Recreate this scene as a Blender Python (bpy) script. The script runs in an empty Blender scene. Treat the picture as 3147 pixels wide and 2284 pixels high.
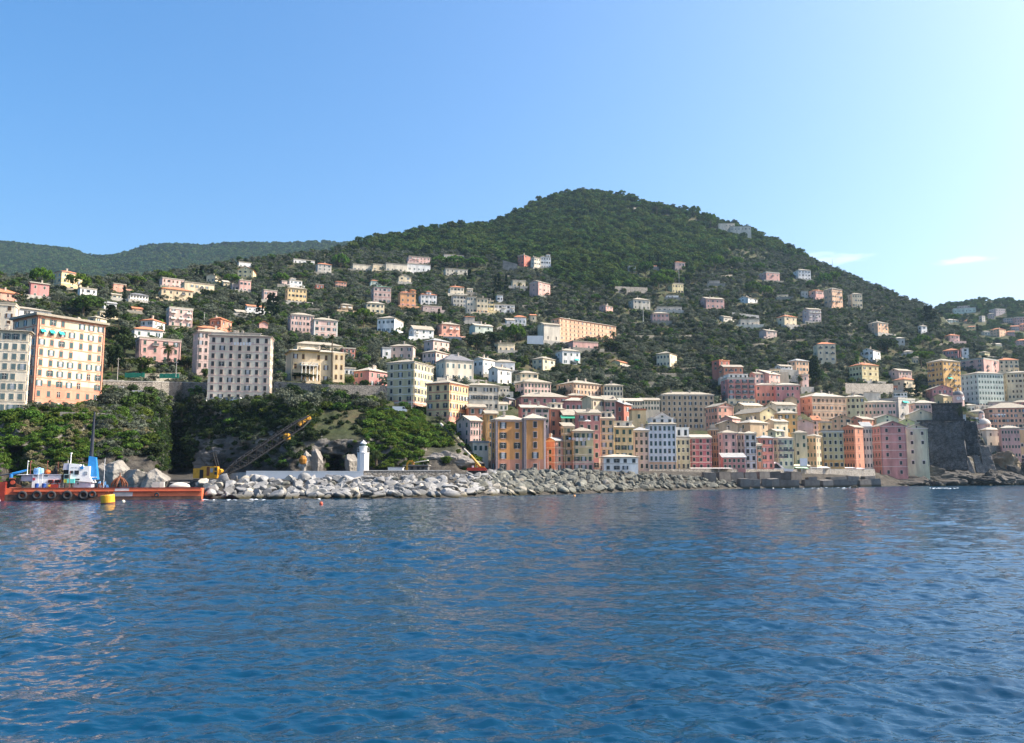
import bpy, bmesh, math, random
import numpy as np
from mathutils import Vector, Matrix, noise as mnoise
SC = bpy.context.scene
COL = SC.collection
R = math.radians
rng = random.Random(7)
nrng = np.random.default_rng(7)
# ------------------------------------------------------------------ camera (photo 3147 x 2284)
W_PX, H_PX, FPX, CAM_H = 3147.0, 2284.0, 2622.5, 5.0
CX, CY = W_PX / 2, H_PX / 2
TH = math.atan(0.1224)
CT, ST = math.cos(TH), math.sin(TH)
cam = bpy.data.cameras.new('camera')
cam.sensor_width = 36.0
cam.lens = 36.0 * FPX / W_PX
cam.clip_end = 20000
cam.clip_start = 0.5
camo = bpy.data.objects.new('camera', cam)
COL.objects.link(camo)
camo.location = (0, 0, CAM_H)
camo.rotation_euler = (math.pi / 2 + TH, 0, 0)
SC.camera = camo

def ray(px, py):
    u = (px - CX) / FPX
    v = (CY - py) / FPX
    return u, CT - v * ST, ST + v * CT

def at(px, py, d):
    "world point seen at photo pixel (px, py), d metres ahead"
    x, y, z = ray(px, py)
    k = d / y
    return Vector((x * k, d, CAM_H + z * k))

def to_px(x, y, z):
    z = z - CAM_H
    f = y * CT + z * ST
    v = -y * ST + z * CT
    return CX + FPX * x / f, CY - FPX * v / f

# ------------------------------------------------------------------ materials
MATS = {}
def nodes_of(m):
    m.use_nodes = True
    nt = m.node_tree
    b = nt.nodes['Principled BSDF']
    return nt, b

def lin(c):
    return tuple(c) + (1.0,) if len(c) == 3 else tuple(c)

def mat(name, col, rough=0.8, var=0.12, scale=0.5, metal=0.0, spec=0.3, stretch=(1, 1, 1), bump=0.0, bscale=4.0, col2=None, perobj=0.0):
    if name in MATS:
        return MATS[name]
    m = bpy.data.materials.new(name)
    nt, b = nodes_of(m)
    b.inputs['Roughness'].default_value = rough
    b.inputs['Metallic'].default_value = metal
    b.inputs['Specular IOR Level'].default_value = spec
    tc = nt.nodes.new('ShaderNodeTexCoord')
    mp = nt.nodes.new('ShaderNodeMapping')
    mp.inputs['Scale'].default_value = stretch
    nt.links.new(tc.outputs['Object'], mp.inputs['Vector'])
    nz = nt.nodes.new('ShaderNodeTexNoise')
    nz.inputs['Scale'].default_value = scale
    nz.inputs['Detail'].default_value = 6
    nz.inputs['Roughness'].default_value = 0.65
    nt.links.new(mp.outputs[0], nz.inputs['Vector'])
    rp = nt.nodes.new('ShaderNodeValToRGB')
    rp.color_ramp.elements[0].position = 0.32
    rp.color_ramp.elements[1].position = 0.68
    c1 = tuple(max(0, c * (1 - var)) for c in col)
    c2 = tuple(min(0.95, c * (1 + var)) for c in (col2 or col))
    rp.color_ramp.elements[0].color = lin(c1)
    rp.color_ramp.elements[1].color = lin(c2)
    nt.links.new(nz.outputs['Fac'], rp.inputs[0])
    out = rp.outputs[0]
    if perobj:
        oi = nt.nodes.new('ShaderNodeObjectInfo')
        mr = nt.nodes.new('ShaderNodeMapRange')
        mr.inputs['To Min'].default_value = 1 - perobj
        mr.inputs['To Max'].default_value = 1 + perobj
        nt.links.new(oi.outputs['Random'], mr.inputs['Value'])
        hs = nt.nodes.new('ShaderNodeHueSaturation')
        nt.links.new(mr.outputs[0], hs.inputs['Value'])
        nt.links.new(out, hs.inputs['Color'])
        out = hs.outputs[0]
    nt.links.new(out, b.inputs['Base Color'])
    if bump:
        n2 = nt.nodes.new('ShaderNodeTexNoise')
        n2.inputs['Scale'].default_value = bscale
        n2.inputs['Detail'].default_value = 8
        nt.links.new(mp.outputs[0], n2.inputs['Vector'])
        bp = nt.nodes.new('ShaderNodeBump')
        bp.inputs['Strength'].default_value = bump
        bp.inputs['Distance'].default_value = 0.3
        nt.links.new(n2.outputs['Fac'], bp.inputs['Height'])
        nt.links.new(bp.outputs[0], b.inputs['Normal'])
    MATS[name] = m
    return m

def leaf_mat(name, dark, light, hue=0.03, val=0.35, trans=0.25):
    "foliage: colour differs from tree to tree and from leaf clump to leaf clump"
    if name in MATS:
        return MATS[name]
    m = bpy.data.materials.new(name)
    m.use_nodes = True
    nt = m.node_tree
    nt.nodes.clear()
    out = nt.nodes.new('ShaderNodeOutputMaterial')
    oi = nt.nodes.new('ShaderNodeObjectInfo')
    geo = nt.nodes.new('ShaderNodeNewGeometry')
    rp = nt.nodes.new('ShaderNodeMix'); rp.data_type = 'RGBA'
    rp.inputs[6].default_value = lin(dark)
    rp.inputs[7].default_value = lin(light)
    nt.links.new(geo.outputs['Random Per Island'], rp.inputs[0])
    hs = nt.nodes.new('ShaderNodeHueSaturation')
    mh = nt.nodes.new('ShaderNodeMapRange')
    mh.inputs['To Min'].default_value = 0.5 - hue
    mh.inputs['To Max'].default_value = 0.5 + hue * 0.7
    nt.links.new(oi.outputs['Random'], mh.inputs['Value'])
    nt.links.new(mh.outputs[0], hs.inputs['Hue'])
    ma = nt.nodes.new('ShaderNodeMath'); ma.operation = 'MULTIPLY'; ma.inputs[1].default_value = 7.31
    fr = nt.nodes.new('ShaderNodeMath'); fr.operation = 'FRACT'
    nt.links.new(oi.outputs['Random'], ma.inputs[0]); nt.links.new(ma.outputs[0], fr.inputs[0])
    mv = nt.nodes.new('ShaderNodeMapRange')
    mv.inputs['To Min'].default_value = 1 - val
    mv.inputs['To Max'].default_value = 1 + val
    nt.links.new(fr.outputs[0], mv.inputs['Value'])
    nt.links.new(mv.outputs[0], hs.inputs['Value'])
    nt.links.new(rp.outputs[2], hs.inputs['Color'])
    d = nt.nodes.new('ShaderNodeBsdfDiffuse')
    t = nt.nodes.new('ShaderNodeBsdfTranslucent')
    mx = nt.nodes.new('ShaderNodeMixShader'); mx.inputs[0].default_value = trans
    nt.links.new(hs.outputs[0], d.inputs[0]); nt.links.new(hs.outputs[0], t.inputs[0])
    nt.links.new(d.outputs[0], mx.inputs[1]); nt.links.new(t.outputs[0], mx.inputs[2])
    nt.links.new(mx.outputs[0], out.inputs[0])
    MATS[name] = m
    return m

# ------------------------------------------------------------------ object helpers
def tag(o, label=None, cat=None, group=None, kind=None):
    if label: o['label'] = label
    if cat: o['category'] = cat
    if group: o['group'] = group
    if kind: o['kind'] = kind
    return o

def empty(name, loc, rz=0.0):
    o = bpy.data.objects.new(name, None)
    o.empty_display_size = 0.5
    o.location = loc
    o.rotation_euler = (0, 0, rz)
    COL.objects.link(o)
    return o

def put(name, mesh, parent=None, loc=(0, 0, 0), rot=(0, 0, 0), sc=(1, 1, 1)):
    o = bpy.data.objects.new(name, mesh)
    o.location = loc; o.rotation_euler = rot; o.scale = sc
    if parent: o.parent = parent
    COL.objects.link(o)
    return o

class MB:
    "collects boxes, prisms and tubes into one mesh"
    def __init__(s): s.v = []; s.f = []; s.mi = []; s.m = 0
    def add(s, vs, fs):
        k = len(s.v); s.v += [tuple(p) for p in vs]; s.f += [tuple(i + k for i in f) for f in fs]; s.mi += [s.m] * len(fs); return s
    def box(s, x0, x1, y0, y1, z0, z1):
        return s.add([(x0,y0,z0),(x1,y0,z0),(x1,y1,z0),(x0,y1,z0),(x0,y0,z1),(x1,y0,z1),(x1,y1,z1),(x0,y1,z1)],
                     [(3,2,1,0),(4,5,6,7),(0,1,5,4),(1,2,6,5),(2,3,7,6),(3,0,4,7)])
    def prism(s, poly, y0, y1):
        "outline poly [(x,z)] counter-clockwise seen from -y, extruded y0..y1"
        n = len(poly)
        vs = [(x, y0, z) for x, z in poly] + [(x, y1, z) for x, z in poly]
        return s.add(vs, [tuple(range(n)), tuple(range(2*n-1, n-1, -1))] + [(i, i+n, (i+1) % n + n, (i+1) % n) for i in range(n)])
    def plan(s, poly, z0, z1, top=1.0):
        "footprint poly [(x,y)] ccw from above, extruded z0..z1"
        n = len(poly); cx = sum(p[0] for p in poly)/n; cy = sum(p[1] for p in poly)/n
        vs = [(x, y, z0) for x, y in poly] + [(cx+(x-cx)*top, cy+(y-cy)*top, z1) for x, y in poly]
        return s.add(vs, [tuple(range(n-1, -1, -1)), tuple(range(n, 2*n))] + [(i, (i+1) % n, (i+1) % n + n, i+n) for i in range(n)])
    def tube(s, a, b, r0, r1=None, n=8):
        a = Vector(a); b = Vector(b); r1 = r0 if r1 is None else r1
        d = (b - a).normalized()
        u = d.orthogonal().normalized(); w = d.cross(u)
        vs = []
        for p, r in ((a, r0), (b, r1)):
            for i in range(n):
                t = 2 * math.pi * i / n
                vs.append(p + (u * math.cos(t) + w * math.sin(t)) * r)
        return s.add(vs, [tuple(range(n-1, -1, -1)), tuple(range(n, 2*n))] + [(i, (i+1) % n, (i+1) % n + n, i+n) for i in range(n)])
    def lathe(s, prof, n=16, c=(0, 0, 0)):
        "prof [(r,z)] bottom to top around z"
        vs = []; fs = []
        for r, z in prof:
            for i in range(n):
                t = 2 * math.pi * i / n
                vs.append((c[0] + r * math.cos(t), c[1] + r * math.sin(t), c[2] + z))
        for j in range(len(prof) - 1):
            for i in range(n):
                fs.append((j*n+i, j*n+(i+1) % n, (j+1)*n+(i+1) % n, (j+1)*n+i))
        fs.append(tuple(range(n-1, -1, -1))); fs.append(tuple(range((len(prof)-1)*n, len(prof)*n)))
        return s.add(vs, fs)
    def torus(s, R0, r, n=20, k=8, c=(0, 0, 0)):
        "ring whose axis is y"
        vs = []; fs = []
        for i in range(n):
            a = 2*math.pi*i/n
            for j in range(k):
                b = 2*math.pi*j/k
                q = R0 + r*math.cos(b)
                vs.append((c[0]+q*math.cos(a), c[1]+r*1.2*math.sin(b), c[2]+q*math.sin(a)))
        for i in range(n):
            for j in range(k):
                fs.append((i*k+j, i*k+(j+1) % k, ((i+1) % n)*k+(j+1) % k, ((i+1) % n)*k+j))
        return s.add(vs, fs)
    def mesh(s, name, *mats, smooth=False):
        me = bpy.data.meshes.new(name)
        me.from_pydata(s.v, [], s.f)
        for m in mats: me.materials.append(m)
        if len(mats) > 1: me.polygons.foreach_set('material_index', s.mi)
        if smooth: me.polygons.foreach_set('use_smooth', [True]*len(s.f))
        me.update()
        return me
    def build(s, name, m, parent=None, loc=(0,0,0), rot=(0,0,0), smooth=False):
        ms = m if isinstance(m, (list, tuple)) else [m]
        return put(name, s.mesh(name, *ms, smooth=smooth), parent, loc, rot)

def grid_mesh(name, P, flip=False):
    "P[rows, cols, 3] -> quad sheet"
    r, c, _ = P.shape
    me = bpy.data.meshes.new(name)
    me.vertices.add(r * c)
    me.vertices.foreach_set('co', P.reshape(-1).astype(np.float32))
    i = np.arange((r-1)*(c-1)); a = (i // (c-1)) * c + i % (c-1)
    q = np.stack([a, a+1, a+c+1, a+c], 1) if not flip else np.stack([a, a+c, a+c+1, a+1], 1)
    n = len(q)
    me.loops.add(n * 4); me.loops.foreach_set('vertex_index', q.reshape(-1).astype(np.int32))
    me.polygons.add(n); me.polygons.foreach_set('loop_start', (np.arange(n) * 4).astype(np.int32))
    me.polygons.foreach_set('use_smooth', np.ones(n, bool))
    me.update(calc_edges=True)
    return me

# ------------------------------------------------------------------ value noise (numpy)
def vnoise(x, y, seed=0, octaves=4, gain=0.5):
    r = np.random.default_rng(seed)
    T = r.random((256, 256)).astype(np.float32)
    out = 0; amp = 1; tot = 0
    for o in range(octaves):
        xi = np.floor(x).astype(int); yi = np.floor(y).astype(int)
        fx = x - xi; fy = y - yi
        fx = fx*fx*(3-2*fx); fy = fy*fy*(3-2*fy)
        a = T[yi % 256, xi % 256]; b = T[yi % 256, (xi+1) % 256]; c = T[(yi+1) % 256, xi % 256]; d = T[(yi+1) % 256, (xi+1) % 256]
        out = out + amp * ((a*(1-fx)+b*fx)*(1-fy) + (c*(1-fx)+d*fx)*fy)
        tot += amp; amp *= gain; x = x*2.03+17.3; y = y*2.03+5.1
    return out / tot * 2 - 1
# ------------------------------------------------------------------ light
SUN_AZ, SUN_EL = R(85), R(42)          # measured from the view direction, clockwise
sdir = Vector((math.cos(SUN_EL)*math.sin(SUN_AZ), math.cos(SUN_EL)*math.cos(SUN_AZ), math.sin(SUN_EL)))
sun = bpy.data.lights.new('sun', 'SUN')
sun.energy = 4.9; sun.angle = R(0.5); sun.color = (1.0, 0.92, 0.80)
suno = bpy.data.objects.new('sun', sun); COL.objects.link(suno)
suno.rotation_euler = sdir.to_track_quat('Z', 'Y').to_euler()
wd = bpy.data.worlds.new('World'); SC.world = wd; wd.use_nodes = True
wn = wd.node_tree
bg = wn.nodes['Background']
sky = wn.nodes.new('ShaderNodeTexSky'); sky.sky_type = 'NISHITA'
sky.sun_disc = False; sky.sun_elevation = SUN_EL; sky.sun_rotation = SUN_AZ
sky.air_density = 1.0; sky.dust_density = 4.0; sky.ozone_density = 2.3; sky.altitude = 0
hsv = wn.nodes.new('ShaderNodeHueSaturation'); hsv.inputs['Saturation'].default_value = 1.4; hsv.inputs['Hue'].default_value = 0.498
wn.links.new(sky.outputs[0], hsv.inputs['Color']); wn.links.new(hsv.outputs[0], bg.inputs[0]); bg.inputs[1].default_value = 0.15
SC.view_settings.view_transform = 'Standard'; SC.view_settings.look = 'None'
SC.view_settings.exposure = 0.92; SC.view_settings.gamma = 1
# ------------------------------------------------------------------ land: how far away the slope lies, column by column of the photo
COLS = {
 -260: [(1530,206),(1450,212),(1262,244),(1245,262),(1150,300),(1000,390),(900,480),(840,560)],
 60: [(1530,210),(1450,216),(1264,246),(1252,258),(1150,305),(1000,400),(900,500),(840,600)],
 330: [(1530,212),(1450,222),(1300,244),(1262,258),(1240,280),(1215,304),(1165,312),(1100,350),(1000,425),(900,560),(850,640)],
 470: [(1530,216),(1455,228),(1350,246),(1240,288),(1215,308),(1165,318),(1100,365),(1000,445),(900,590),(845,680)],
 525: [(1530,222),(1472,226),(1455,300),(1350,312),(1240,324),(1150,345),(1000,460),(900,610),(835,720)],
 650: [(1530,190),(1474,202),(1468,252),(1450,284),(1350,297),(1240,317),(1150,360),(1000,480),(900,640),(815,790)],
 900: [(1535,188),(1472,203),(1468,245),(1450,254),(1350,266),(1250,290),(1200,330),(1100,420),(1000,530),(900,690),(782,930)],
 1040: [(1535,190),(1472,205),(1468,250),(1450,262),(1380,264),(1350,266),(1260,292),(1200,340),(1100,440),(1000,555),(900,715),(755,1050)],
 1200: [(1535,192),(1471,208),(1468,245),(1450,252),(1350,268),(1270,300),(1200,360),(1100,470),(1000,590),(900,740),(800,950),(728,1150)],
 1400: [(1532,198),(1462,216),(1460,250),(1445,262),(1400,272),(1320,305),(1250,350),(1200,400),(1100,500),(1000,620),(900,780),(800,980),(694,1230)],
 1500: [(1528,212),(1455,235),(1452,270),(1440,296),(1320,335),(1250,390),(1150,490),(1000,640),(850,870),(692,1280)],
 1800: [(1518,240),(1450,268),(1444,300),(1438,312),(1300,380),(1200,470),(1150,540),(1000,690),(800,980),(595,1400)],
 2000: [(1510,285),(1452,312),(1443,345),(1430,355),(1300,425),(1200,500),(1120,590),(1000,720),(800,1030),(617,1400)],
 2200: [(1503,320),(1455,350),(1442,376),(1430,385),(1300,450),(1200,525),(1100,630),(1000,750),(850,950),(684,1350)],
 2600: [(1496,392),(1455,415),(1440,440),(1400,462),(1300,510),(1200,580),(1100,680),(1000,800),(900,950),(835,1150)],
 2880: [(1493,460),(1455,485),(1430,505),(1350,535),(1250,580),(1150,660),(1050,780),(955,980)],
 3000: [(1492,480),(1440,510),(1350,545),(1250,585),(1180,640),(1110,720),(1045,860)],
 3450: [(1488,520),(1440,545),(1330,575),(1250,620),(1180,690),(1130,760),(1100,800)],
}
CK = sorted(COLS)
CARR = {k: (np.array([p[0] for p in COLS[k]][::-1], float), np.array([p[1] for p in COLS[k]][::-1], float)) for k in CK}
# the drawn skyline of the near slope
SKY = [(-260,846),(0,852),(150,856),(300,858),(450,850),(600,824),(750,802),(900,786),(1050,765),(1130,748),(1207,730),(1300,712),(1388,698),(1499,694),(1560,668),(1637,633),(1680,612),(1721,600),(1780,594),(1846,596),(1900,604),(1950,613),(1990,634),(2054,641),(2165,668),(2220,686),(2310,708),(2335,726),(2400,752),(2470,788),(2595,838),(2706,884),(2775,912),(2850,942),(2885,962),(2930,1005),(3000,1045),(3080,1065),(3200,1085),(3450,1105)]
SKX = np.array([p[0] for p in SKY], float); SKYY = np.array([p[1] for p in SKY], float)
def col_d(k, y):
    ys, ds = CARR[k]
    y = np.asarray(y, float)
    d = np.interp(y, ys, ds)
    # above the last control point keep receding
    s = (ds[0] - ds[1]) / (ys[0] - ys[1])
    return np.where(y < ys[0], ds[0] + (y - ys[0]) * s, d)

def depth(x, y):
    x = np.asarray(x, float); y = np.asarray(y, float)
    x = np.clip(x, CK[0], CK[-1] - 1e-3)
    idx = np.clip(np.searchsorted(CK, x, side='right') - 1, 0, len(CK) - 2)
    out = np.zeros(np.broadcast(x, y).shape)
    x, y, idx = np.broadcast_arrays(x, y, idx)
    for i in range(len(CK) - 1):
        m = idx == i
        if m.any():
            t = (x[m] - CK[i]) / (CK[i+1] - CK[i])
            out[m] = col_d(CK[i], y[m]) * (1 - t) + col_d(CK[i+1], y[m]) * t
    return out

TX = np.arange(-260, 3440, 10.0)
TN = 190
yt = np.interp(TX, SKX, SKYY)
S = np.linspace(0, 1, TN) ** 0.9
TY = 1545 + (yt[None, :] - 1545) * S[:, None]
TXX = np.repeat(TX[None, :], TN, 0)
TD = depth(TXX, TY)
bump_w = np.clip((1470 - TY) / 60, 0, 1)
rough_n = vnoise(TXX / 70, TY / 45, 3, 5)
CLIFF = ((TXX < 1480) & (TY > 1262)).astype(float)
fine = vnoise(TXX / 24, TY / 30, 11, 4)
TD = TD * (1 + 0.028 * bump_w * rough_n * (1 - CLIFF * 0.3)) + CLIFF * bump_w * fine * 3.5
TD = np.maximum.accumulate(TD, axis=0) * 0.75 + TD * 0.25 if False else TD
u = (TXX - CX) / FPX; v = (CY - TY) / FPX
ry = CT - v * ST; rz = ST + v * CT
TP = np.stack([u / ry * TD, TD, CAM_H + rz / ry * TD], 2)
# grotto and hollows in the cliff: push the wall back
def hollow(x0, x1, y0, y1, back):
    m = np.clip(1 - np.abs((TXX - (x0+x1)/2) / ((x1-x0)/2)) ** 4, 0, 1) * np.clip(1 - np.clip((y0 - TY) / 14 + 1, 0, 9) ** 2, 0, 1) * (TY < 1475)
    TP[..., 1] += m * back; TP[..., 0] *= 1 + m * back / np.maximum(TD, 1)
hollow(1003, 1052, 1397, 1470, 16)
hollow(15, 92, 1370, 1530, 12)
hollow(488, 580, 1300, 1470, 8)
# behind the skyline the hill falls away again
back = []
for k in range(1, 7):
    q = TP[-1].copy()
    sc = (TP[-1, :, 1] + 55 * k) / TP[-1, :, 1]
    q[:, 0] *= sc; q[:, 1] *= sc; q[:, 2] = TP[-1, :, 2] - 5 * k * k
    back.append(q)
# olive terraces: the middle slope is cut into steps with dry-stone risers
zt_ = TP[..., 2]; stp = 3.6
ph_ = zt_ / stp + 1.1 * vnoise(TXX / 160, TY / 160, 91, 3); fl_ = np.floor(ph_); fr_ = ph_ - fl_
wt_ = np.clip((TY - 800) / 60, 0, 1) * np.clip((1255 - TY) / 30, 0, 1) * np.clip(.55 + vnoise(TXX / 120, TY / 60, 92, 2) * 1.2, 0, 1)
TP[..., 2] = zt_ + wt_ * stp * (np.clip((fr_ - .72) / .28, 0, 1) - fr_) * .8
TPF = np.concatenate([TP, np.array(back)], 0)
TERR = TPF.reshape(-1, 3)

def ground_z(x, y):
    d2 = (TERR[:, 0] - x) ** 2 + (TERR[:, 1] - y) ** 2
    i = np.argpartition(d2, 4)[:4]
    w = 1 / (d2[i] + 0.5)
    return float((TERR[i, 2] * w).sum() / w.sum())

FOOT = []      # footprints the slope is terraced for: cx, cy, rot, W, D, z
RECTS = []     # what must stay in view: x0, x1, ytop, ybase, depth
def cut_terrain():
    for cx, cy, rz, W, D, z, fm in FOOT:
        dx = TERR[:, 0] - cx; dy = TERR[:, 1] - cy
        near = (np.abs(dx) < 70) & (np.abs(dy) < 70)
        lx = dx * math.cos(rz) + dy * math.sin(rz); ly = -dx * math.sin(rz) + dy * math.cos(rz)
        ins = near & (np.abs(lx) < W/2 + 2.5) & (ly > -D/2 - fm) & (ly < D/2 + 1)
        TERR[ins, 2] = np.minimum(TERR[ins, 2], z + 0.1)
# ------------------------------------------------------------------ houses
PAL = dict(cream=(.72,.60,.40), pale=(.72,.64,.50), yellow=(.70,.51,.25), ochre=(.62,.36,.11), orange=(.64,.31,.13), salmon=(.64,.31,.22), peach=(.70,.43,.27),
    pink=(.64,.36,.31), rosy=(.68,.46,.40), rose=(.52,.20,.19), red=(.46,.12,.08), crimson=(.44,.075,.10), white=(.78,.77,.74), coolwhite=(.73,.75,.77), grey=(.48,.45,.40),
    beige=(.56,.47,.36), tan=(.50,.36,.22), mint=(.52,.60,.52), palegreen=(.55,.60,.40), olive=(.50,.43,.22), lime=(.50,.52,.25), mauve=(.52,.39,.35), lilac=(.60,.49,.48), brick=(.50,.19,.11),
    khaki=(.47,.41,.24), greige=(.58,.53,.44), stone=(.36,.33,.29), lemon=(.70,.60,.33), buff=(.66,.52,.33), coral=(.66,.25,.16), straw=(.77,.58,.40), amber=(.60,.25,.05), shell=(.80,.68,.52))
ROOFS = dict(slate=(.34,.30,.235), terra=(.46,.19,.10), dark=(.17,.17,.18), bright=(.43,.385,.31), green=(.20,.42,.34), grey=(.34,.34,.33))
SHUT = dict(g=(.040,.082,.064), b=(.050,.10,.105), k=(.042,.050,.048), n=(.10,.055,.030), t=(.11,.16,.16), w=(.5,.5,.48), y=(.42,.27,.08))
PAL = {k: tuple(a*.84 + b*.16 for a, b in zip(v, (.60,.52,.43))) for k, v in PAL.items()}
def wallm(c): return mat('plaster_' + c, PAL[c], 0.92, 0.27, 0.3, spec=0.15, stretch=(1, 1, 0.3))
def roofm(c): return mat('roof_' + c, ROOFS[c], 0.85, 0.22, 0.9, spec=0.2, stretch=(1, 1, 3), bump=0.25, bscale=3)
def shutm(c): return mat('shutter_' + c, SHUT[c], 0.6, 0.15, 2.0)
GLASS = mat('window_glass', (.022, .028, .036), 0.12, 0.3, 2.0, spec=0.6)
CURT = mat('window_curtain', (.30, .33, .36), 0.35, 0.35, 3.0, spec=0.6)
TRIMS = {k: mat('trim_' + k, c, 0.9, 0.08, 1.0) for k, c in dict(w=(.70,.67,.60), c=(.66,.56,.42), s=(.64,.28,.18), g=(.55,.53,.48), r=(.50,.22,.18), p=(.66,.48,.42), y=(.66,.50,.24)).items()}
CHIM = mat('chimney_brick', (.46, .40, .33), 0.9, 0.2, 3)
RAIL = mat('iron_rail', (.12, .12, .12), 0.6, 0.2, 3)
CONCP = mat('pale_terrace_wall', (.42,.39,.34), .9, .25, .6, stretch=(1,1,.5)); STONEP = mat('stone_terrace_wall', (.27,.25,.21), .95, .4, 1.4)
WINM = {}
def win_meshes(trim, sh, arch=False):
    key = (trim, sh, arch)
    if key in WINM: return WINM[key]
    T = TRIMS[trim]; S = shutm(sh)
    d = {}
    top = [(0.5 * math.cos(t), 1.0 + 0.2 * math.sin(t)) for t in np.linspace(0, math.pi, 9)] if arch else [(0.5, 1.0), (-0.5, 1.0)]
    tt = [(x * 1.26, z + 0.07) for x, z in top]
    m = MB(); m.prism([(-.63, -.05), (.63, -.05)] + tt, -.04, .10); m.box(-.70, .70, -.12, .10, -.10, -.05)
    d['frame'] = m.mesh('window_frame', T)
    m = MB(); m.prism([(-.5, 0), (.5, 0), (.5, 1), (-.5, 1)], -.075, .02); m.box(-.02, .02, -.095, -.06, .02, .98)
    d['closed'] = m.mesh('shutter_closed', S)
    m = MB(); m.box(-.98, -.52, -.10, -.03, 0, 1); d['sl'] = m.mesh('shutter_leaf', S)
    m = MB(); m.box(.52, .98, -.10, -.03, 0, 1); d['sr'] = m.mesh('shutter_leaf', S)
    for k, G in (('pane', GLASS), ('panec', CURT)):
        m = MB(); m.prism([(-.5, 0), (.5, 0), (.5, 1), (-.5, 1)], -.06, .02); m.m = 1
        m.box(-.03, .03, -.075, -.05, .02, .98); m.box(-.5, .5, -.075, -.05, .62, .66)
        d[k] = m.mesh('window_pane', G, TRIMS['w'])
    # one-piece versions for houses too far off to show the leaves
    m = MB(); m.m = 0; m.prism([(-.63, -.05), (.63, -.05)] + tt, -.04, .10); m.m = 1; m.box(-.5, .5, -.075, .02, 0, 1)
    d['far_closed'] = m.mesh('window', T, S)
    for k, G in (('far_open', GLASS), ('far_openc', CURT)):
        m = MB(); m.m = 0; m.box(-.5, .5, -.04, .10, -.08, 1.08); m.m = 2; m.box(-.46, .46, -.06, .02, 0, 1); m.m = 1
        m.box(-.96, -.48, -.10, -.03, 0, 1); m.box(.48, .96, -.10, -.03, 0, 1)
        d[k] = m.mesh('window', T, S, G)
    m = MB(); m.m = 0; m.prism([(-.63, -.05), (.63, -.05)] + tt, -.04, .10); m.m = 1; m.box(-.5, .5, -.06, .02, 0, 1)
    d['far_bare'] = m.mesh('window', T, GLASS)
    WINM[key] = d
    return d

def roof_mesh(kind, W, D, ov, pitch, m_):
    m = MB(); t = 0.22; w = W/2 + ov; d = D/2 + ov
    if kind == 'hip':
        h = min(w, d) * math.tan(R(pitch)); e = abs(w - d)
        m.box(-w, w, -d, d, 0, t)
        if w >= d: rid = [(-e, 0), (e, 0)]
        else: rid = [(0, -e), (0, e)]
        b = [(-w, -d, t+.003), (w, -d, t+.003), (w, d, t+.003), (-w, d, t+.003)]
        r = [(rid[0][0], rid[0][1], t+h), (rid[1][0], rid[1][1], t+h)]
        if w >= d: fs = [(0,1,5,4), (1,2,5), (2,3,4,5), (3,0,4)]
        else: fs = [(0,1,4), (1,2,5,4), (2,3,5), (3,0,4,5)]
        m.add(b + r, fs)
    elif kind in ('gx', 'gy'):
        h = (d if kind == 'gx' else w) * math.tan(R(pitch))
        if kind == 'gx':
            for s in (-1, 1):
                m.add([(-w, s*d, -ov*math.tan(R(pitch))), (w, s*d, -ov*math.tan(R(pitch))), (w, 0, h-ov*math.tan(R(pitch))), (-w, 0, h-ov*math.tan(R(pitch))),
                       (-w, s*d, t-ov*math.tan(R(pitch))), (w, s*d, t-ov*math.tan(R(pitch))), (w, 0, h+t-ov*math.tan(R(pitch))), (-w, 0, h+t-ov*math.tan(R(pitch)))],
                      [(0,1,2,3), (4,7,6,5), (0,4,5,1), (1,5,6,2), (3,7,4,0)] if s > 0 else [(3,2,1,0), (5,6,7,4), (1,5,4,0), (2,6,5,1), (0,4,7,3)])
        else:
            for s in (-1, 1):
                m.add([(s*w, -d, -ov*math.tan(R(pitch))), (s*w, d, -ov*math.tan(R(pitch))), (0, d, h-ov*math.tan(R(pitch))), (0, -d, h-ov*math.tan(R(pitch))),
                       (s*w, -d, t-ov*math.tan(R(pitch))), (s*w, d, t-ov*math.tan(R(pitch))), (0, d, h+t-ov*math.tan(R(pitch))), (0, -d, h+t-ov*math.tan(R(pitch)))],
                      [(0,1,2,3), (4,7,6,5), (0,4,5,1), (1,5,6,2), (3,7,4,0)] if s < 0 else [(3,2,1,0), (5,6,7,4), (1,5,4,0), (2,6,5,1), (0,4,7,3)])
    elif kind == 'shed':       # falls towards the front
        h = 2 * d * math.tan(R(pitch))
        m.prism([(-1, 0)], 0, 0) if False else None
        m.add([(-w,-d,0),(w,-d,0),(w,d,h),(-w,d,h),(-w,-d,t),(w,-d,t),(w,d,h+t),(-w,d,h+t)], [(3,2,1,0),(4,5,6,7),(0,1,5,4),(1,2,6,5),(2,3,7,6),(3,0,4,7)])
        h = h
    else:
        m.box(-w, w, -d, d, 0, t); h = 0
        m.box(-w, w, -d, -d+.2, t+.003, t+.5); m.box(-w, w, d-.2, d, t+.003, t+.5); m.box(-w, -w+.2, -d+.203, d-.203, t+.003, t+.5); m.box(w-.2, w, -d+.203, d-.203, t+.003, t+.5)
    return m.mesh('roof', m_), h

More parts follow.
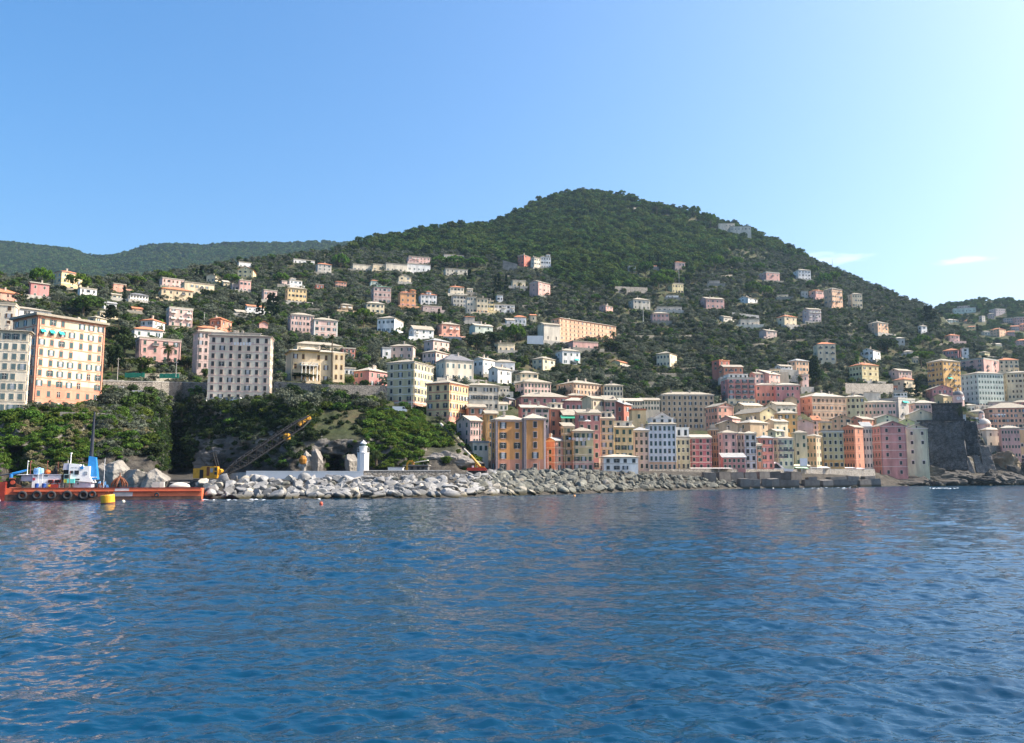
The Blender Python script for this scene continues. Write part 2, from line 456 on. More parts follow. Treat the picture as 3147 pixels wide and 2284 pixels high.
FAR_SKY = [(2840,968),(2868,962),(2890,945),(2925,936),(2956,934),(2985,928),(3011,922),(3060,928),(3094,922),(3120,926),(3147,934),(3300,925),(3460,940)]
def far_depth(x, y):
    top = np.interp(x, [p[0] for p in FAR_SKY], [p[1] for p in FAR_SKY])
    return 900 + 520 * np.clip((1150 - y) / (1150 - top), 0, 1) ** 1.1
HOUSES = []
ZO = {}
for i, x0 in enumerate((0, 400, 800, 1200, 1600, 2000, 2400)):
    ZO['H%d' % (i+1)] = (x0, 780, 1646/450); ZO['L%d' % (i+1)] = (x0, 1180, 1852/450)
ZO['H8'] = (2697, 880, 1646/450); ZO['L8'] = (2697, 1180, 1852/450); ZO['P'] = (0, 0, 1.0)

def B(zone, name, x0, xm, x1, ye, yb, rows, nL, nR, wall, roof, label, **o):
    X0, Y0, s = ZO[zone]
    cv = lambda x: X0 + x / s
    HOUSES.append(dict(fm=o.get('fm', 30 if zone[0] == 'L' else 4), dz=16 if zone in ('L6', 'L7') else 0, name=name, x0=cv(x0), xm=cv(xm), x1=cv(x1), ye=Y0 + ye/s, yb=Y0 + yb/s, rows=rows, nL=nL, nR=nR, wall=wall, roof=roof, label=label, o=o))

def place(h):
    o = h['o']
    d = (o['d'] + h['dz'] if 'd' in o else 0) or (float(far_depth(h['xm'], h['yb'])) if o.get('far') else float(depth(h['xm'], h['yb']))) + o.get('dd', 0)
    ym = (h['ye'] + h['yb']) / 2
    def tg(x):
        a, b, c = ray(x, ym); return a / b
    t0, tm, t1 = tg(h['x0']), tg(h['xm']), tg(h['x1'])
    Cx, Cy = tm * d, d
    zb = at(h['xm'], h['yb'], d).z; ze = at(h['xm'], h['ye'], d).z
    al = math.atan(tm)
    wl = h['xm'] - h['x0']; wr = h['x1'] - h['xm']
    if 'phi' in o: pr = R(max(o['phi'], 11))
    elif wl < 4: pr = R(12)
    elif wr < 4: pr = R(83)
    else: pr = min(max(math.atan(wl / wr * o.get('asp', 1.35)), R(10)), R(80))
    ph = pr - al
    c, s_ = math.cos(ph), math.sin(ph)
    W = (t1*Cy - Cx) / (c - t1*s_) if wr >= 4 else 0
    D = (t0*Cy - Cx) / (-s_ - t0*c) if wl >= 4 else 0
    if wr < 4: W = o.get('dep', min(max(0.7*D, 6), 13))
    if wl < 4: D = o.get('dep', min(max(0.7*W, 6), 13))
    W = min(max(W, 2.5), 90); D = min(max(D, 2.5), 90)
    uR = Vector((c, s_, 0)); uL = Vector((-s_, c, 0))
    ctr = Vector((Cx, Cy, zb)) + uR * (W/2) + uL * (D/2)
    h.update(ctr=ctr, rz=ph, W=W, D=D, H=ze - zb, d=d, zb=zb)

def corners(h, g=0):
    c, s_ = math.cos(h['rz']), math.sin(h['rz'])
    return [(h['ctr'].x + a*c - b*s_, h['ctr'].y + a*s_ + b*c) for a in (-h['W']/2-g, h['W']/2+g) for b in (-h['D']/2-g, h['D']/2+g)]

def facade(root, h, face, n, rows, H, z0, trim, sh, r, near, o):
    W, D = h['W'], h['D']
    L = W if face == 'R' else D
    st = H / rows
    sp = L / n
    ww = min(o.get('ww', 1.05), sp * 0.5); wh = min(o.get('wh', 1.75), st * 0.58)
    M = win_meshes(trim, sh, o.get('arch', False))
    po = o.get('open', 0.38); skip = o.get('skip', 0.04)
    canopen = sp > ww * 2.0
    bal = o.get('bal', 0)
    for k in range(rows):
        for j in range(n):
            if r.random() < skip: continue
            p = -L/2 + sp * (j + 0.5)
            z = z0 + k * st + (st - wh) * (0.42 if k else 0.2)
            lw, lh = ww, wh
            if k == rows - 1 and o.get('attic'): lh = wh * 0.6; z += wh * 0.2
            loc = (p, -D/2, z) if face == 'R' else (-W/2, -p, z)
            rot = (0, 0, 0) if face == 'R' else (0, 0, -math.pi/2)
            isopen = canopen and r.random() < po
            bare = r.random() < o.get('bare', 0.12)
            if near:
                w = put('window', M['frame'], root, loc, rot, (lw, 1, lh))
                if isopen:
                    put('pane', M['panec' if r.random() < .6 else 'pane'], w); put('shutter', M['sl'], w); put('shutter', M['sr'], w)
                elif bare: put('pane', M['pane'], w)
                else: put('shutter', M['closed'], w)
            else:
                put('window', M[('far_openc' if r.random() < .5 else 'far_open') if isopen else 'far_bare' if bare else 'far_closed'], root, loc, rot, (lw, 1, lh))
            if k and bal and r.random() < bal:
                bw = min(sp*0.95, 2.6)
                b = MB(); b.box(-bw/2, bw/2, -1.0, 0.05, -.22, -.08); b.m = 1
                b.box(-bw/2, bw/2, -1.0, -.95, -.077, .85); b.box(-bw/2, -bw/2+.05, -.947, 0, -.077, .85); b.box(bw/2-.05, bw/2, -.947, 0, -.077, .85)
                put('balcony', b.mesh('balcony', TRIMS['g'], TRIMS['w'] if o.get('balsolid') else RAIL), root, (loc[0], loc[1], z - 0.05), rot)

def make_house(h):
    o = h['o']; r = random.Random(h['label'])
    W, D, H = h['W'], h['D'], h['H']
    root = empty(h['name'], h['ctr'], h['rz'])
    tag(root, h['label'], o.get('cat') or {'apartment_building': 'apartment building'}.get(h['name'], h['name'].split('_')[-1]), o.get('group'))
    gz = min(ground_z(x, y) for x, y in corners(h))
    ext = min(max(1.0, h['zb'] - gz + 1.0), 26)
    wm = wallm(h['wall'])
    roof = h['roof']; rk, rc = (roof.split('_') + ['slate'])[:2]
    pitch = o.get('pitch', 21)
    m = MB(); m.box(-W/2, W/2, -D/2, D/2, -ext, H)
    gh = 0
    if rk == 'gx':
        gh = D/2*math.tan(R(pitch)); m.add([(-W/2,-D/2,H),(-W/2,D/2,H),(-W/2,0,H+gh),(W/2,-D/2,H),(W/2,D/2,H),(W/2,0,H+gh)], [(0,2,1),(3,4,5),(0,3,5,2),(1,2,5,4)])
    if rk == 'gy':
        gh = W/2*math.tan(R(pitch)); m.add([(-W/2,-D/2,H),(W/2,-D/2,H),(0,-D/2,H+gh),(-W/2,D/2,H),(W/2,D/2,H),(0,D/2,H+gh)], [(0,1,2),(3,5,4),(0,2,5,3),(1,4,5,2)])
    if rk == 'shed':
        gh = D*math.tan(R(pitch)); m.add([(-W/2,-D/2,H),(W/2,-D/2,H),(W/2,D/2,H+gh),(-W/2,D/2,H+gh),(W/2,D/2,H),(-W/2,D/2,H)], [(0,1,2,3),(1,4,2),(0,3,5),(3,2,4,5)])
    m.build('wall', wm, root)
    near = h['d'] < 400 and H / h['rows'] > 2
    trim = o.get('trim', 'w' if r.random() < 0.5 else 'c'); sh = o.get('sh', r.choice('ggbkg'))
    if 'pl' in o:      # lower storeys in another colour
        f, c = o['pl']; z1 = H * f
        p = MB(); e = .03
        p.box(-W/2-e, W/2+e, -D/2-e, D/2+e, -ext, z1)
        p.build('plinth', wallm(c), root)
    if o.get('sc'):
        p = MB(); e = .07
        for i in range(o.get('sc0', 1), h['rows']): 
            z = i * H / h['rows']
            q = MB(); sw = o.get('sch', .16); q.box(-W/2-e, W/2+e, -D/2-e, D/2+e, -sw, sw)
            put('string_course', q.mesh('string_course', TRIMS[trim]), root, (0, 0, z))
    if o.get('quoin'):
        for sx, sy in ((-1, -1), (1, -1), (-1, 1)):
            q = MB(); q.box(-.36, .36, -.36, .36, -ext, H-.3); q.build('quoin', TRIMS[trim], root, (sx*(W/2-.31), sy*(D/2-.31), 0))
    ov = o.get('ov', 0.55 if rk != 'flat' else 0.25)
    rm, rh = roof_mesh(rk, W, D, ov, pitch, roofm(rc))
    rf = put('roof', rm, root, (0, 0, H + .003))
    nc = o.get('ch', r.choice((0, 1, 1, 2)) if H > 5 and rk != 'flat' else r.choice((0, 1)) if H > 5 else 0)
    for i in range(nc):
        q = MB(); q.box(-.4, .4, -.4, .4, -1.5, 1.3); q.box(-.52, .52, -.52, .52, 1.303, 1.5); q.box(-.3, .3, -.3, .3, 1.503, 1.75)
        cx = r.uniform(-.32, .32)*W; cy = r.uniform(-.25, .25)*D
        put('chimney', q.mesh('chimney', CHIM), rf, (cx, cy, (rh * max(0.2, 1 - max(abs(cx)/(W/2), abs(cy)/(D/2))) if rk in ('hip', 'gx', 'gy') else 0) + .3))
    if o.get('cornice', H > 9):
        q = MB(); q.box(-W/2-.22, W/2+.22, -D/2-.22, D/2+.22, -.45, -.003); q.build('cornice', TRIMS[trim], root, (0, 0, H))
    rows = h['rows']
    if h['nL']: facade(root, h, 'L', h['nL'], o.get('rowsL', rows), H * o.get('topL', 1), 0, trim, sh, r, near, o)
    if h['nR']: facade(root, h, 'R', h['nR'], rows, H, 0, trim, o.get('shR', sh), r, near, o)
    if rk == 'gy' and gh > 1.6:
        M = win_meshes(trim, sh); put('window', M['far_closed'], root, (0, -D/2, H + gh*.12), (0, 0, 0), (.8, 1, min(1.0, gh*.5)))
    if rk == 'gx' and gh > 1.6:
        M = win_meshes(trim, sh); put('window', M['far_closed'], root, (-W/2, 0, H + gh*.12), (0, 0, -math.pi/2), (.8, 1, min(1.0, gh*.5)))
    if 'tw' in o:      # tower: position along the front, side, height above the eaves
        f, sz, th = o['tw']
        q = MB(); q.box(-sz/2, sz/2, -sz/2, sz/2, -1, th)
        t = q.build('tower', wm, root, (-W/2 + f*W, -D/2 + sz*0.5 - 0.05, H))
        trm, _ = roof_mesh('hip', sz, sz, .5, 22, roofm(rc)); put('tower_roof', trm, t, (0, 0, th + .003))
        M = win_meshes(trim, sh); put('window', M['far_closed'], t, (0, -sz/2, th - 2.0), (0, 0, 0), (.8, 1, 1.2))
    if 'pent' in o:    # set-back top floor
        f0, f1, ph_, c = o['pent']
        x0 = -W/2 + f0*W; x1 = -W/2 + f1*W
        q = MB(); q.box(x0, x1, -D/2 + D*.18, D/2 - .3, 0, ph_); q.box(x0-.3, x1+.3, -D/2 + D*.18 - .4, D/2, ph_+.003, ph_+.22)
        t = q.build('penthouse', wallm(c), root, (0, 0, H + .23))
        M = win_meshes('w', sh); n = max(2, int((x1-x0)/2.6))
        for j in range(n):
            put('window', M['far_bare'], t, (x0 + (x1-x0)*(j+.5)/n, -D/2 + D*.18, ph_*.25), (0, 0, 0), (1.1, 1, ph_*.55))
    for a in o.get('awn', []):   # awnings: face, along 0..1, height 0..1, width, colour
        f, u_, zf, wd_, colr = a
        L = W if f == 'R' else D
        q = MB(); q.add([(-wd_/2,0,0),(wd_/2,0,0),(wd_/2,-1.1,-1.1),(-wd_/2,-1.1,-1.1),(-wd_/2,0,.05),(wd_/2,0,.05),(wd_/2,-1.15,-1.05),(-wd_/2,-1.15,-1.05)], [(3,2,1,0),(4,5,6,7)][::-1] + [(0,1,5,4),(1,2,6,5),(2,3,7,6),(3,0,4,7)])
        p = -L/2 + u_*L
        put('awning', q.mesh('awning', mat('awning_'+colr, dict(teal=(.03,.42,.36), green=(.05,.36,.22), white=(.75,.73,.7))[colr], .8)), root, (p, -D/2-.05, H*zf) if f == 'R' else (-W/2-.05, -p, H*zf), (0,0,0) if f == 'R' else (0,0,-math.pi/2))
    if o.get('loggia'):   # projecting bay: balcony on columns, balustrade, its own hipped roof
        x0, x1, pj = -W/2 + W*.16, -W/2 + W*.46, 3.2; zf = H*.52
        q = MB(); q.box(x0-.2, x1+.2, -D/2-pj, -D/2+.1, zf-.3, zf)
        q.m = 0
        for i in range(14):
            xx = x0 + (x1-x0)*i/13
            q.box(xx-.09, xx+.09, -D/2-pj+.05, -D/2-pj+.2, zf+.003, zf+.8)
        q.box(x0-.2, x1+.2, -D/2-pj, -D/2-pj+.25, zf+.803, zf+1.0)
        q.box(x0-.2, x0, -D/2-pj+.253, -D/2, zf+.003, zf+1.0); q.box(x1, x1+.2, -D/2-pj+.253, -D/2, zf+.003, zf+1.0)
        q.build('balcony', TRIMS['w'], root)
        for i in range(5):
            xx = x0 + .2 + (x1-x0-.4)*i/4
            q = MB(); q.lathe([(.34,0),(.34,.25),(.24,.3),(.21,zf-.9),(.33,zf-.6),(.33,zf-.31)], 12, (xx, -D/2-pj+.4, 0)); q.build('column', TRIMS['w'], root, smooth=True)
        q = MB(); q.box(x0-.2, x1+.2, -D/2-pj, -D/2+.1, -3, -.01); q.build('terrace', wallm('buff'), root)
        rm2, _ = roof_mesh('hip', (x1-x0)*1.05, 8, 1.0, 20, roofm(rc)); put('bay_roof', rm2, root, ((x0+x1)/2, -D/2+2.4, H+.35))
        q = MB(); q.box(W/2-W*.24, W/2-.4, -D/2-1.8, -D/2+.1, 0, H-.02); b_ = q.build('bay', wm, root)
        M = win_meshes('y', 'n', True)
        for k in range(3):
            for j in range(2): put('window', M['far_closed'], b_, (W/2-W*.18+j*W*.1, -D/2-1.8, H*(k+.3)/3), (0,0,0), (.9, 1, 1.9))
    if h['d'] > 400 and h['fm'] == 4 and 'far' not in o and r.random() < .62:    # garden terrace held by a wall
        q = MB(); t0, t1, tf = r.uniform(1, 6), r.uniform(1, 6), r.uniform(2.5, 4.2)
        q.box(-W/2-t0, W/2+t1, -D/2-tf, -D/2+.3, -ext-1.5, -.12)
        q.box(-W/2-t0, W/2+t1, -D/2-tf, -D/2-tf+.25, -.117, .6)
        q.build('terrace', r.choice((CONCP, STONEP, wallm(h['wall']))), root)
    if h['d'] < 480 and H > 8:      # downpipes at the corners
        for sx in ((-1, 1) if r.random() < .5 else (r.choice((-1, 1)),)):
            q = MB(); q.tube((sx*(W/2-.5), -D/2-.12, -.5), (sx*(W/2-.5), -D/2-.12, H-.5), .09, n=5); q.build('downpipe', RAIL, root)
    if rk == 'hip' and h['d'] < 700 and r.random() < .6:
        q = MB(); q.tube((0,0,0), (0,0,2.6), .05, n=4); q.box(-.8,.8,-.04,.04,2.2,2.26); q.box(-.5,.5,-.04,.04,1.7,1.76); put('aerial', q.mesh('aerial', RAIL), rf, (r.uniform(-.2,.2)*W, 0, rh*.8))
    h['root'] = root; h['rh'] = rh
    return root
# ------------------------------------------------------------------ every house: photo zone, outline, storeys, windows, colours, label
A_ = 'apartment_building'
# the cliff edge and the slope above it
B('H1',A_,120,397,1160,690,1735,9,3,7,'straw','flat_slate','tall yellow and salmon apartment building with teal awnings on cliff edge',d=262,pl=(.27,'coral'),trim='s',sc=1,sch=.18,quoin=1,arch=True,open=.4,awn=[('R',.075,.855,1.6,'teal'),('R',.205,.855,1.6,'teal'),('R',.335,.855,1.6,'teal')],ch=3,ov=1.0,cornice=True,wh=1.8)
B('H1',A_,-300,296,328,880,1775,8,6,1,'shell','hip_slate','pale pink apartment building with green shutters at cliff edge',d=247,sh='t',trim='c',sc=1,pitch=10,ov=.8,asp=.5)
B('H1',A_,-200,158,166,575,900,4,3,0,'pale','flat_slate','beige block rising behind the pale pink apartment building',d=285,sh='n',phi=80)
B('H1',A_,20,24,575,592,800,3,0,5,'white','hip_slate','long white building with grey roof above the yellow apartment building',d=312,pitch=14,sh='k')
B('H1','house',-160,-155,235,412,520,2,0,4,'salmon','hip_terra','salmon house with broad orange tile roof above the cliff street',pitch=24,sh='n')
B('H1','house',325,345,552,322,480,2,1,2,'rose','gx_slate','rose red house beside a round umbrella pine',pitch=18)
B('H1','villa',600,690,930,197,385,3,2,3,'yellow','hip_terra','tall yellow villa on the ridge behind umbrella pine',trim='w',sc=1,pitch=19)
B('H1','house',888,900,1088,385,480,2,0,3,'white','flat_bright','white house with flat roof behind dark pine')
B('H1','house',1272,1276,1418,338,400,1,0,2,'salmon','flat_slate','low salmon house below the far wooded ridge')
B('H2','villa',-27,0,205,455,530,2,1,6,'white','hip_dark','white villa with dark hip roof in olive trees',sh='k')
B('H1','house',1250,1262,1366,455,505,1,0,2,'cream','gx_slate','little cream house beside a lone cypress',)
B('H1','house',1160,1170,1310,548,620,1,0,2,'white','gx_grey','white cottage with grey roof behind flat cedar')
B('H1','house',1480,1490,1600,610,660,1,0,2,'peach','gx_terra','peach cottage half hidden in olive trees')
B('H1','villa',985,1075,1200,715,800,2,1,2,'cream','hip_slate','cream villa just behind roof of the yellow apartment building')
B('H2','villa',118,255,390,748,860,2,2,2,'white','hip_terra','white villa with orange hip roof and antenna')
B('H2','house',40,50,368,842,915,1,0,3,'white','hip_terra','low white annex with orange roof below white villa',dd=-6)
B('H2',A_,60,105,570,948,1195,3,1,4,'pink','flat_slate','pink apartment block with big palm in front',trim='p',awn=[],bal=.15,open=.4)
B('H2','villa',405,440,702,605,805,3,1,3,'rosy','flat_bright','pale pink villa with stacked balconies and roof terrace',bal=.6,balsolid=1)
B('H2','house',355,362,605,272,370,2,0,5,'rosy','flat_bright','long rosy house joined to beige house below umbrella pine',sh='n')
B('H2','house',604,610,946,318,445,2,0,6,'cream','flat_slate','long beige house with loggia beside rosy house',bal=.2)
B('H2','villa',310,352,704,388,512,2,1,5,'buff','hip_terra','buff villa with wide orange roof and terrace',bal=.25)
B('H2','house',1208,1380,1418,182,268,2,3,1,'lemon','gx_terra','lemon yellow house with orange roof on hill shoulder',pitch=25)
B('H2','house',1215,1222,1362,92,150,1,0,3,'white','flat_slate','white bungalow above the lemon yellow house')
B('H2','house',858,960,1025,245,315,1,2,1,'cream','gx_slate','cream house half hidden behind two cypresses')
B('H2','house',1222,1230,1358,296,420,2,0,3,'pink','flat_bright','pink house with arched windows under glass veranda',arch=True)
B('H2','house',1140,1146,1222,338,405,1,0,2,'mauve','flat_slate','low mauve house joined to the arched pink house')
B('H3','house',32,40,188,408,525,2,0,3,'rosy','flat_bright','pale house behind the row of tall cypresses')
B('H2','cottage',1190,1196,1300,655,690,1,0,1,'grey','shed_slate','grey cottage with pale lean-to roof')
B('H2','house',1310,1316,1505,585,650,1,0,3,'white','gx_terra','white house with orange roof between cypresses')
B('H2','cottage',1448,1452,1550,782,815,1,0,1,'pink','gy_terra','plain pink gabled cottage in olive grove',pitch=28,skip=1)
B('H2','villa',895,1020,1140,738,860,2,2,2,'brick','hip_terra','red brick villa with two orange hip roofs',sh='n',tw=(.25,6,.4))
B('H2','house',758,764,1005,828,880,1,0,3,'salmon','hip_terra','orange roofed house behind the mauve apartment block')
B('H2',A_,752,758,1130,872,1280,5,0,6,'mauve','hip_slate','mauve apartment block behind the big grey one',d=352,open=.1,sc=1,trim='p')
B('H2',A_,876,1570,1602,936,1645,8,7,3,'pale','hip_slate','big grey beige apartment block with eight rows of shutters',d=322,phi=83,sc=1,trim='p',sh='k',open=.08,bare=.03,skip=0,pitch=12,ch=3,cornice=True,pent=(.2,.3,1.2,'grey'))
B('H3','villa',368,374,612,60,100,1,0,5,'white','flat_bright','low white villa under the wooded ridge')
B('H3','villa',636,645,800,112,220,3,0,3,'grey','hip_terra','grey white villa with orange roof and gable dormer',)
B('H3','house',1035,1042,1262,118,185,1,0,5,'pale','flat_bright','first low terrace house of the long hillside row, white balconies',bal=.8,balsolid=1)
B('H3','house',1262,1268,1412,118,190,1,0,3,'cream','flat_bright','narrow cream terrace house within the long hillside row',bal=.8,balsolid=1)
B('H3','house',1408,1414,1650,108,195,1,0,5,'pale','flat_slate','terrace house with chimneys within the long hillside row',bal=.8,balsolid=1,ch=2)
B('H4','house',185,190,450,112,185,1,0,5,'white','flat_bright','end terrace house with white overhang on the long hillside row',bal=.8,balsolid=1)
B('H3','house',322,330,470,300,365,2,0,3,'white','flat_bright','white cubic house behind the yellow four-row villa',tw=(.25,5,1.8))
B('H3','villa',298,308,520,382,540,3,1,5,'yellow','hip_slate','yellow villa with three rows of windows and pale roof',trim='y')
B('H3','cottage',618,624,712,345,380,1,0,2,'red','flat_slate','small plain red cottage in olive trees')
B('H3','house',836,845,968,312,372,2,0,4,'salmon','hip_terra','small salmon house with orange hip roof',pitch=16)
B('H3','cottage',1236,1244,1326,302,350,1,0,2,'mint','hip_terra','tiny mint cottage with orange roof')
B('H3',A_,1262,1275,1470,366,540,3,1,4,'mauve','hip_green','brown pink building with green roof under repair',pitch=14,sc=1,trim='r')
B('H3','villa',878,905,1038,572,645,2,1,2,'tan','hip_slate','tan villa with white balcony and pyramid roof',bal=.9,balsolid=1)
B('H3','villa',1186,1196,1395,552,655,2,0,4,'cream','hip_bright','cream villa with pale roof behind bushes',)
B('H3',A_,308,342,602,682,865,3,1,6,'rosy','hip_slate','rose white building with three rows of small windows',sh='k',ww=.8)
B('H3',A_,566,604,868,738,935,3,2,4,'rosy','hip_slate','classical pink building with white pilasters and slate roof',quoin=1,sc=1,trim='w',arch=True)
B('H3','villa',1315,1508,1606,722,875,2,4,3,'white','hip_slate','white villa with two rows of wide shuttered windows',sh='b',open=.7)
B('H3','villa',410,415,920,1010,1100,1,0,8,'cream','hip_slate','cream upper villa peeping over the ochre villa roof',dep=10)
B('H3','house',920,926,1068,1066,1155,2,0,3,'red','flat_bright','red house with white trim behind the ochre villa',trim='w')
B('H3','house',930,940,1070,1290,1350,1,0,2,'white','flat_bright','white shed beside the dark rose villa')
B('H3','villa',1052,1222,1432,1312,1480,2,3,3,'rose','hip_bright','dark rose villa with pale roofs below ochre villa',trim='p')
B('H4','villa',0,252,279,1040,1170,2,3,1,'mauve','hip_slate','long mauve villa with two rows of windows',trim='p')
B('H3','house',1368,1374,1470,1062,1150,1,0,1,'white','flat_grey','white garage house joined to the mauve villa',)
B('H4',A_,-38,262,482,1216,1760,6,3,6,'khaki','hip_slate','khaki and cream apartment building on the slope',d=330,pl=(.22,'salmon'),sh='k',trim='w',sc=1,pitch=16,cornice=True)
B('H4',A_,405,660,872,1452,1950,5,3,6,'yellow','hip_slate','yellow painted apartment building with red corner panels',d=320,pl=(.28,'salmon'),sh='k',trim='s',sc=1,pitch=18,cornice=True)
B('H4',A_,858,866,1216,1476,1740,3,0,6,'greige','hip_bright','grey beige building with pale roof behind yellow painted block',d=372,sh='k',open=.6,pitch=14)
B('H4','villa',512,612,932,1192,1420,2,2,5,'pale','hip_dark','grand pale villa with slate roof and round dormer',sh='t',open=0,skip=0,pitch=30,wh=2.2,trim='w',awn=[])
B('H4','house',928,1040,1172,1182,1370,2,2,2,'white','gx_bright','white house with solar panels on roof')
B('H4','house',1168,1176,1398,1216,1320,1,0,3,'white','hip_slate','long white house behind the white gabled house')
B('H4','house',1102,1206,1362,1292,1455,2,1,2,'white','gx_slate','white gabled house with glazed balcony',bal=.3)
B('H4','villa',360,510,655,1102,1240,2,3,3,'rosy','hip_slate','pale villa with side wings under pale roofs',open=.5)
B('H4','house',375,480,660,972,1095,2,1,3,'rosy','hip_grey','rosy house with dark roof above the side-winged villa',)
B('H4','house',206,262,486,842,950,2,1,3,'white','gx_slate','white chalet with broad pale roof',pitch=30,bal=.5,balsolid=1)
B('H4','villa',514,576,780,788,930,2,1,3,'salmon','hip_slate','salmon red villa with white balcony centre',bal=.3,balsolid=1)
B('H4','house',884,952,1150,802,905,2,1,2,'mint','gx_bright','mint green house with pale roof',)
B('H4','house',1164,1208,1398,1000,1095,1,0,3,'cream','shed_bright','cream house with three windows and flat pale roof',pitch=6,sh='k')
B('H4','villa',1378,1392,1526,712,780,1,0,3,'white','hip_terra','white pavilion with orange pyramid roof',pitch=26)
B('H4','house',1300,1306,1396,748,800,1,0,1,'white','shed_slate','low white wing beside orange-roofed pavilion')
B('H4','pavilion',828,834,946,708,775,1,0,1,'stone','hip_terra','open pavilion under wide orange roof',pitch=14,skip=1)
B('H4','house',698,704,856,466,590,3,0,4,'greige','hip_slate','grey shaded end house of the joined cream houses',pitch=12)
B('H4','house',854,860,966,474,655,3,0,3,'pale','hip_slate','pale house with grey pilasters in joined cream row',pitch=12)
B('H4','house',964,970,1096,496,670,3,0,3,'cream','hip_slate','cream house with salmon base in joined row',pitch=12,pl=(.2,'peach'))
B('H4','house',1094,1100,1158,526,655,3,0,2,'lemon','hip_slate','narrow lemon house ending the joined cream row',pitch=12)
B('H4','house',1160,1166,1395,572,655,2,0,5,'white','flat_bright','white terraced house below the lemon narrow house',bal=.5,balsolid=1)
B('H4','villa',662,672,826,372,460,2,0,4,'pale','hip_terra','pale villa with orange hip roof above joined cream row')
B('H4','villa',84,110,284,436,595,3,1,3,'orange','hip_terra','orange villa with square corner tower',tw=(.82,4.5,2.4),pl=(.25,'salmon'))
B('H4','villa',330,342,520,456,550,2,0,4,'white','hip_terra','white villa with small central roof tower',tw=(.5,4,2.6),sh='b')
B('H4','house',362,368,576,588,640,1,0,3,'mauve','flat_bright','low mauve house below the two towered villas')
B('H4','house',86,94,232,256,325,2,0,2,'cream','gy_slate','cream gabled house below the terrace row',pitch=26)
B('H4','house',198,206,446,28,95,2,0,6,'rosy','flat_slate','rosy modern house with white balconies above terrace row',bal=.6,balsolid=1)
B('H4','house',598,604,830,8,48,1,0,6,'grey','flat_slate','low grey house against the dark wood')
B('H4','house',614,622,866,168,240,2,0,5,'pale','flat_slate','pale house with red panels below long flat pine',bal=.4,balsolid=1)
B('H4',A_,1430,1502,1574,12,145,4,2,2,'red','hip_slate','tall narrow red house beside white mansion',)
B('H5','mansion',114,152,222,38,170,3,1,3,'pale','hip_slate','white mansion with green shutters',cat='mansion')
B('H5','mansion',222,228,340,32,160,3,0,4,'white','hip_slate','white turreted mansion joined to its twin',tw=(.75,4.5,2.5),cat='mansion')
B('H4','house',1370,1376,1518,300,375,1,0,3,'cream','flat_bright','cream bungalow behind a small palm')
B('H5','villa',100,200,332,312,475,3,1,3,'pink','gx_slate','pink villa with gable on stone terrace',)
B('H5','convent',345,440,1072,722,1012,6,2,14,'peach','hip_slate','long salmon convent with many windows',sc=1,trim='s',phi=42,pitch=16,open=.2,ch=1,dd=10,cat='convent',ww=.9)
B('H5','annex',488,590,872,985,1065,1,1,4,'pink','flat_slate','long pink annex at the foot of the convent',cat='annex',dd=-10)
B('H5','church',190,262,446,790,992,1,1,2,'greige','gx_slate','plain grey church beside the salmon convent',ww=.9,wh=2.4,sh='k',pitch=20,open=0,skip=0,bare=1)
B('H5','house',882,958,1036,582,662,2,1,2,'pink','gx_slate','small pink gabled house over the convent')
B('H5','villa',1205,1268,1456,512,615,2,1,4,'greige','hip_slate','grey villa with low wing in trees')
B('H5','house',1208,1214,1292,142,190,2,0,2,'coolwhite','flat_slate','small white house deep in the dark wood')
B('H5','cottage',1448,1454,1530,138,165,1,0,2,'rosy','gx_terra','tiny rosy cottage under dark cypress')
B('H5','villa',392,470,670,1088,1232,2,1,3,'white','hip_slate','white villa with turquoise awning below convent',awn=[('R',.8,.4,3,'teal')])
B('H5','villa',132,250,386,1176,1295,2,2,2,'cream','hip_slate','cream villa with wide terrace and hip roof')
B('H5','cottage',1008,1120,1212,1215,1255,1,1,1,'lemon','gx_terra','small lemon cottage with orange roof in wood')
B('H6','villa',14,20,205,672,765,2,0,4,'pink','hip_slate','pink villa with bougainvillea beside it')
B('H5','villa',-60,42,340,1440,1640,3,2,8,'rosy','hip_slate','rosy building with row of narrow windows behind old town',d=430,open=.1)
B('H5','villa',-60,0,198,1342,1450,2,1,3,'cream','hip_slate','cream villa with shaded loggia over the old town',d=455)
B('H5',A_,405,592,906,1452,1640,3,3,8,'peach','hip_slate','long peach building with dark side wall',d=455,open=.1,sh='n',pitch=17,ch=3)
B('H5',A_,904,936,1150,1484,1660,3,1,6,'cream','hip_slate','cream building joined to the long peach one',d=462,open=.1,sh='k',pitch=18)
B('H6','villa',65,215,292,1118,1255,2,4,2,'cream','hip_slate','square cream house alone among olive trees',sh='k',open=0)
B('H6','villa',240,274,386,96,185,2,1,3,'rosy','hip_terra','pink villa with orange roof at wood edge',pitch=20)
B('H6','house',190,242,366,332,435,2,1,4,'lemon','flat_slate','lemon villa partly behind umbrella pines',)
B('H6','house',545,622,826,502,600,2,1,4,'pink','gx_slate','long pink farmhouse with stepped roof and arches',arch=True)
B('H6','house',978,1095,1202,492,558,2,1,2,'white','gx_slate','white house with tiled lean-to and two chimneys',ch=2)
B('H6','house',1218,1298,1448,206,305,2,1,3,'pink','flat_bright','pink house with open terrace below pines',bal=.3)
B('H7','villa',138,196,335,182,292,3,1,4,'white','hip_slate','bright white house high on the ridge',sh='k')
B('H6','villa',62,72,350,602,645,1,0,5,'grey','flat_bright','low modern villa with wide white roof')
B('H6','villa',752,820,915,706,758,1,1,2,'greige','gx_slate','low grey villa with pale gable',)
B('H6','villa',976,1010,1222,742,808,1,0,4,'pale','flat_bright','low glazed villa below a long garden wall',wh=1.6)
B('H6','villa',1414,1504,1640,702,805,2,1,2,'cream','hip_terra','cream house with orange hexagonal style roof',open=.5)
B('H6','cottage',1410,1420,1546,468,500,1,0,2,'cream','flat_bright','cream cottage sunk in olive trees')
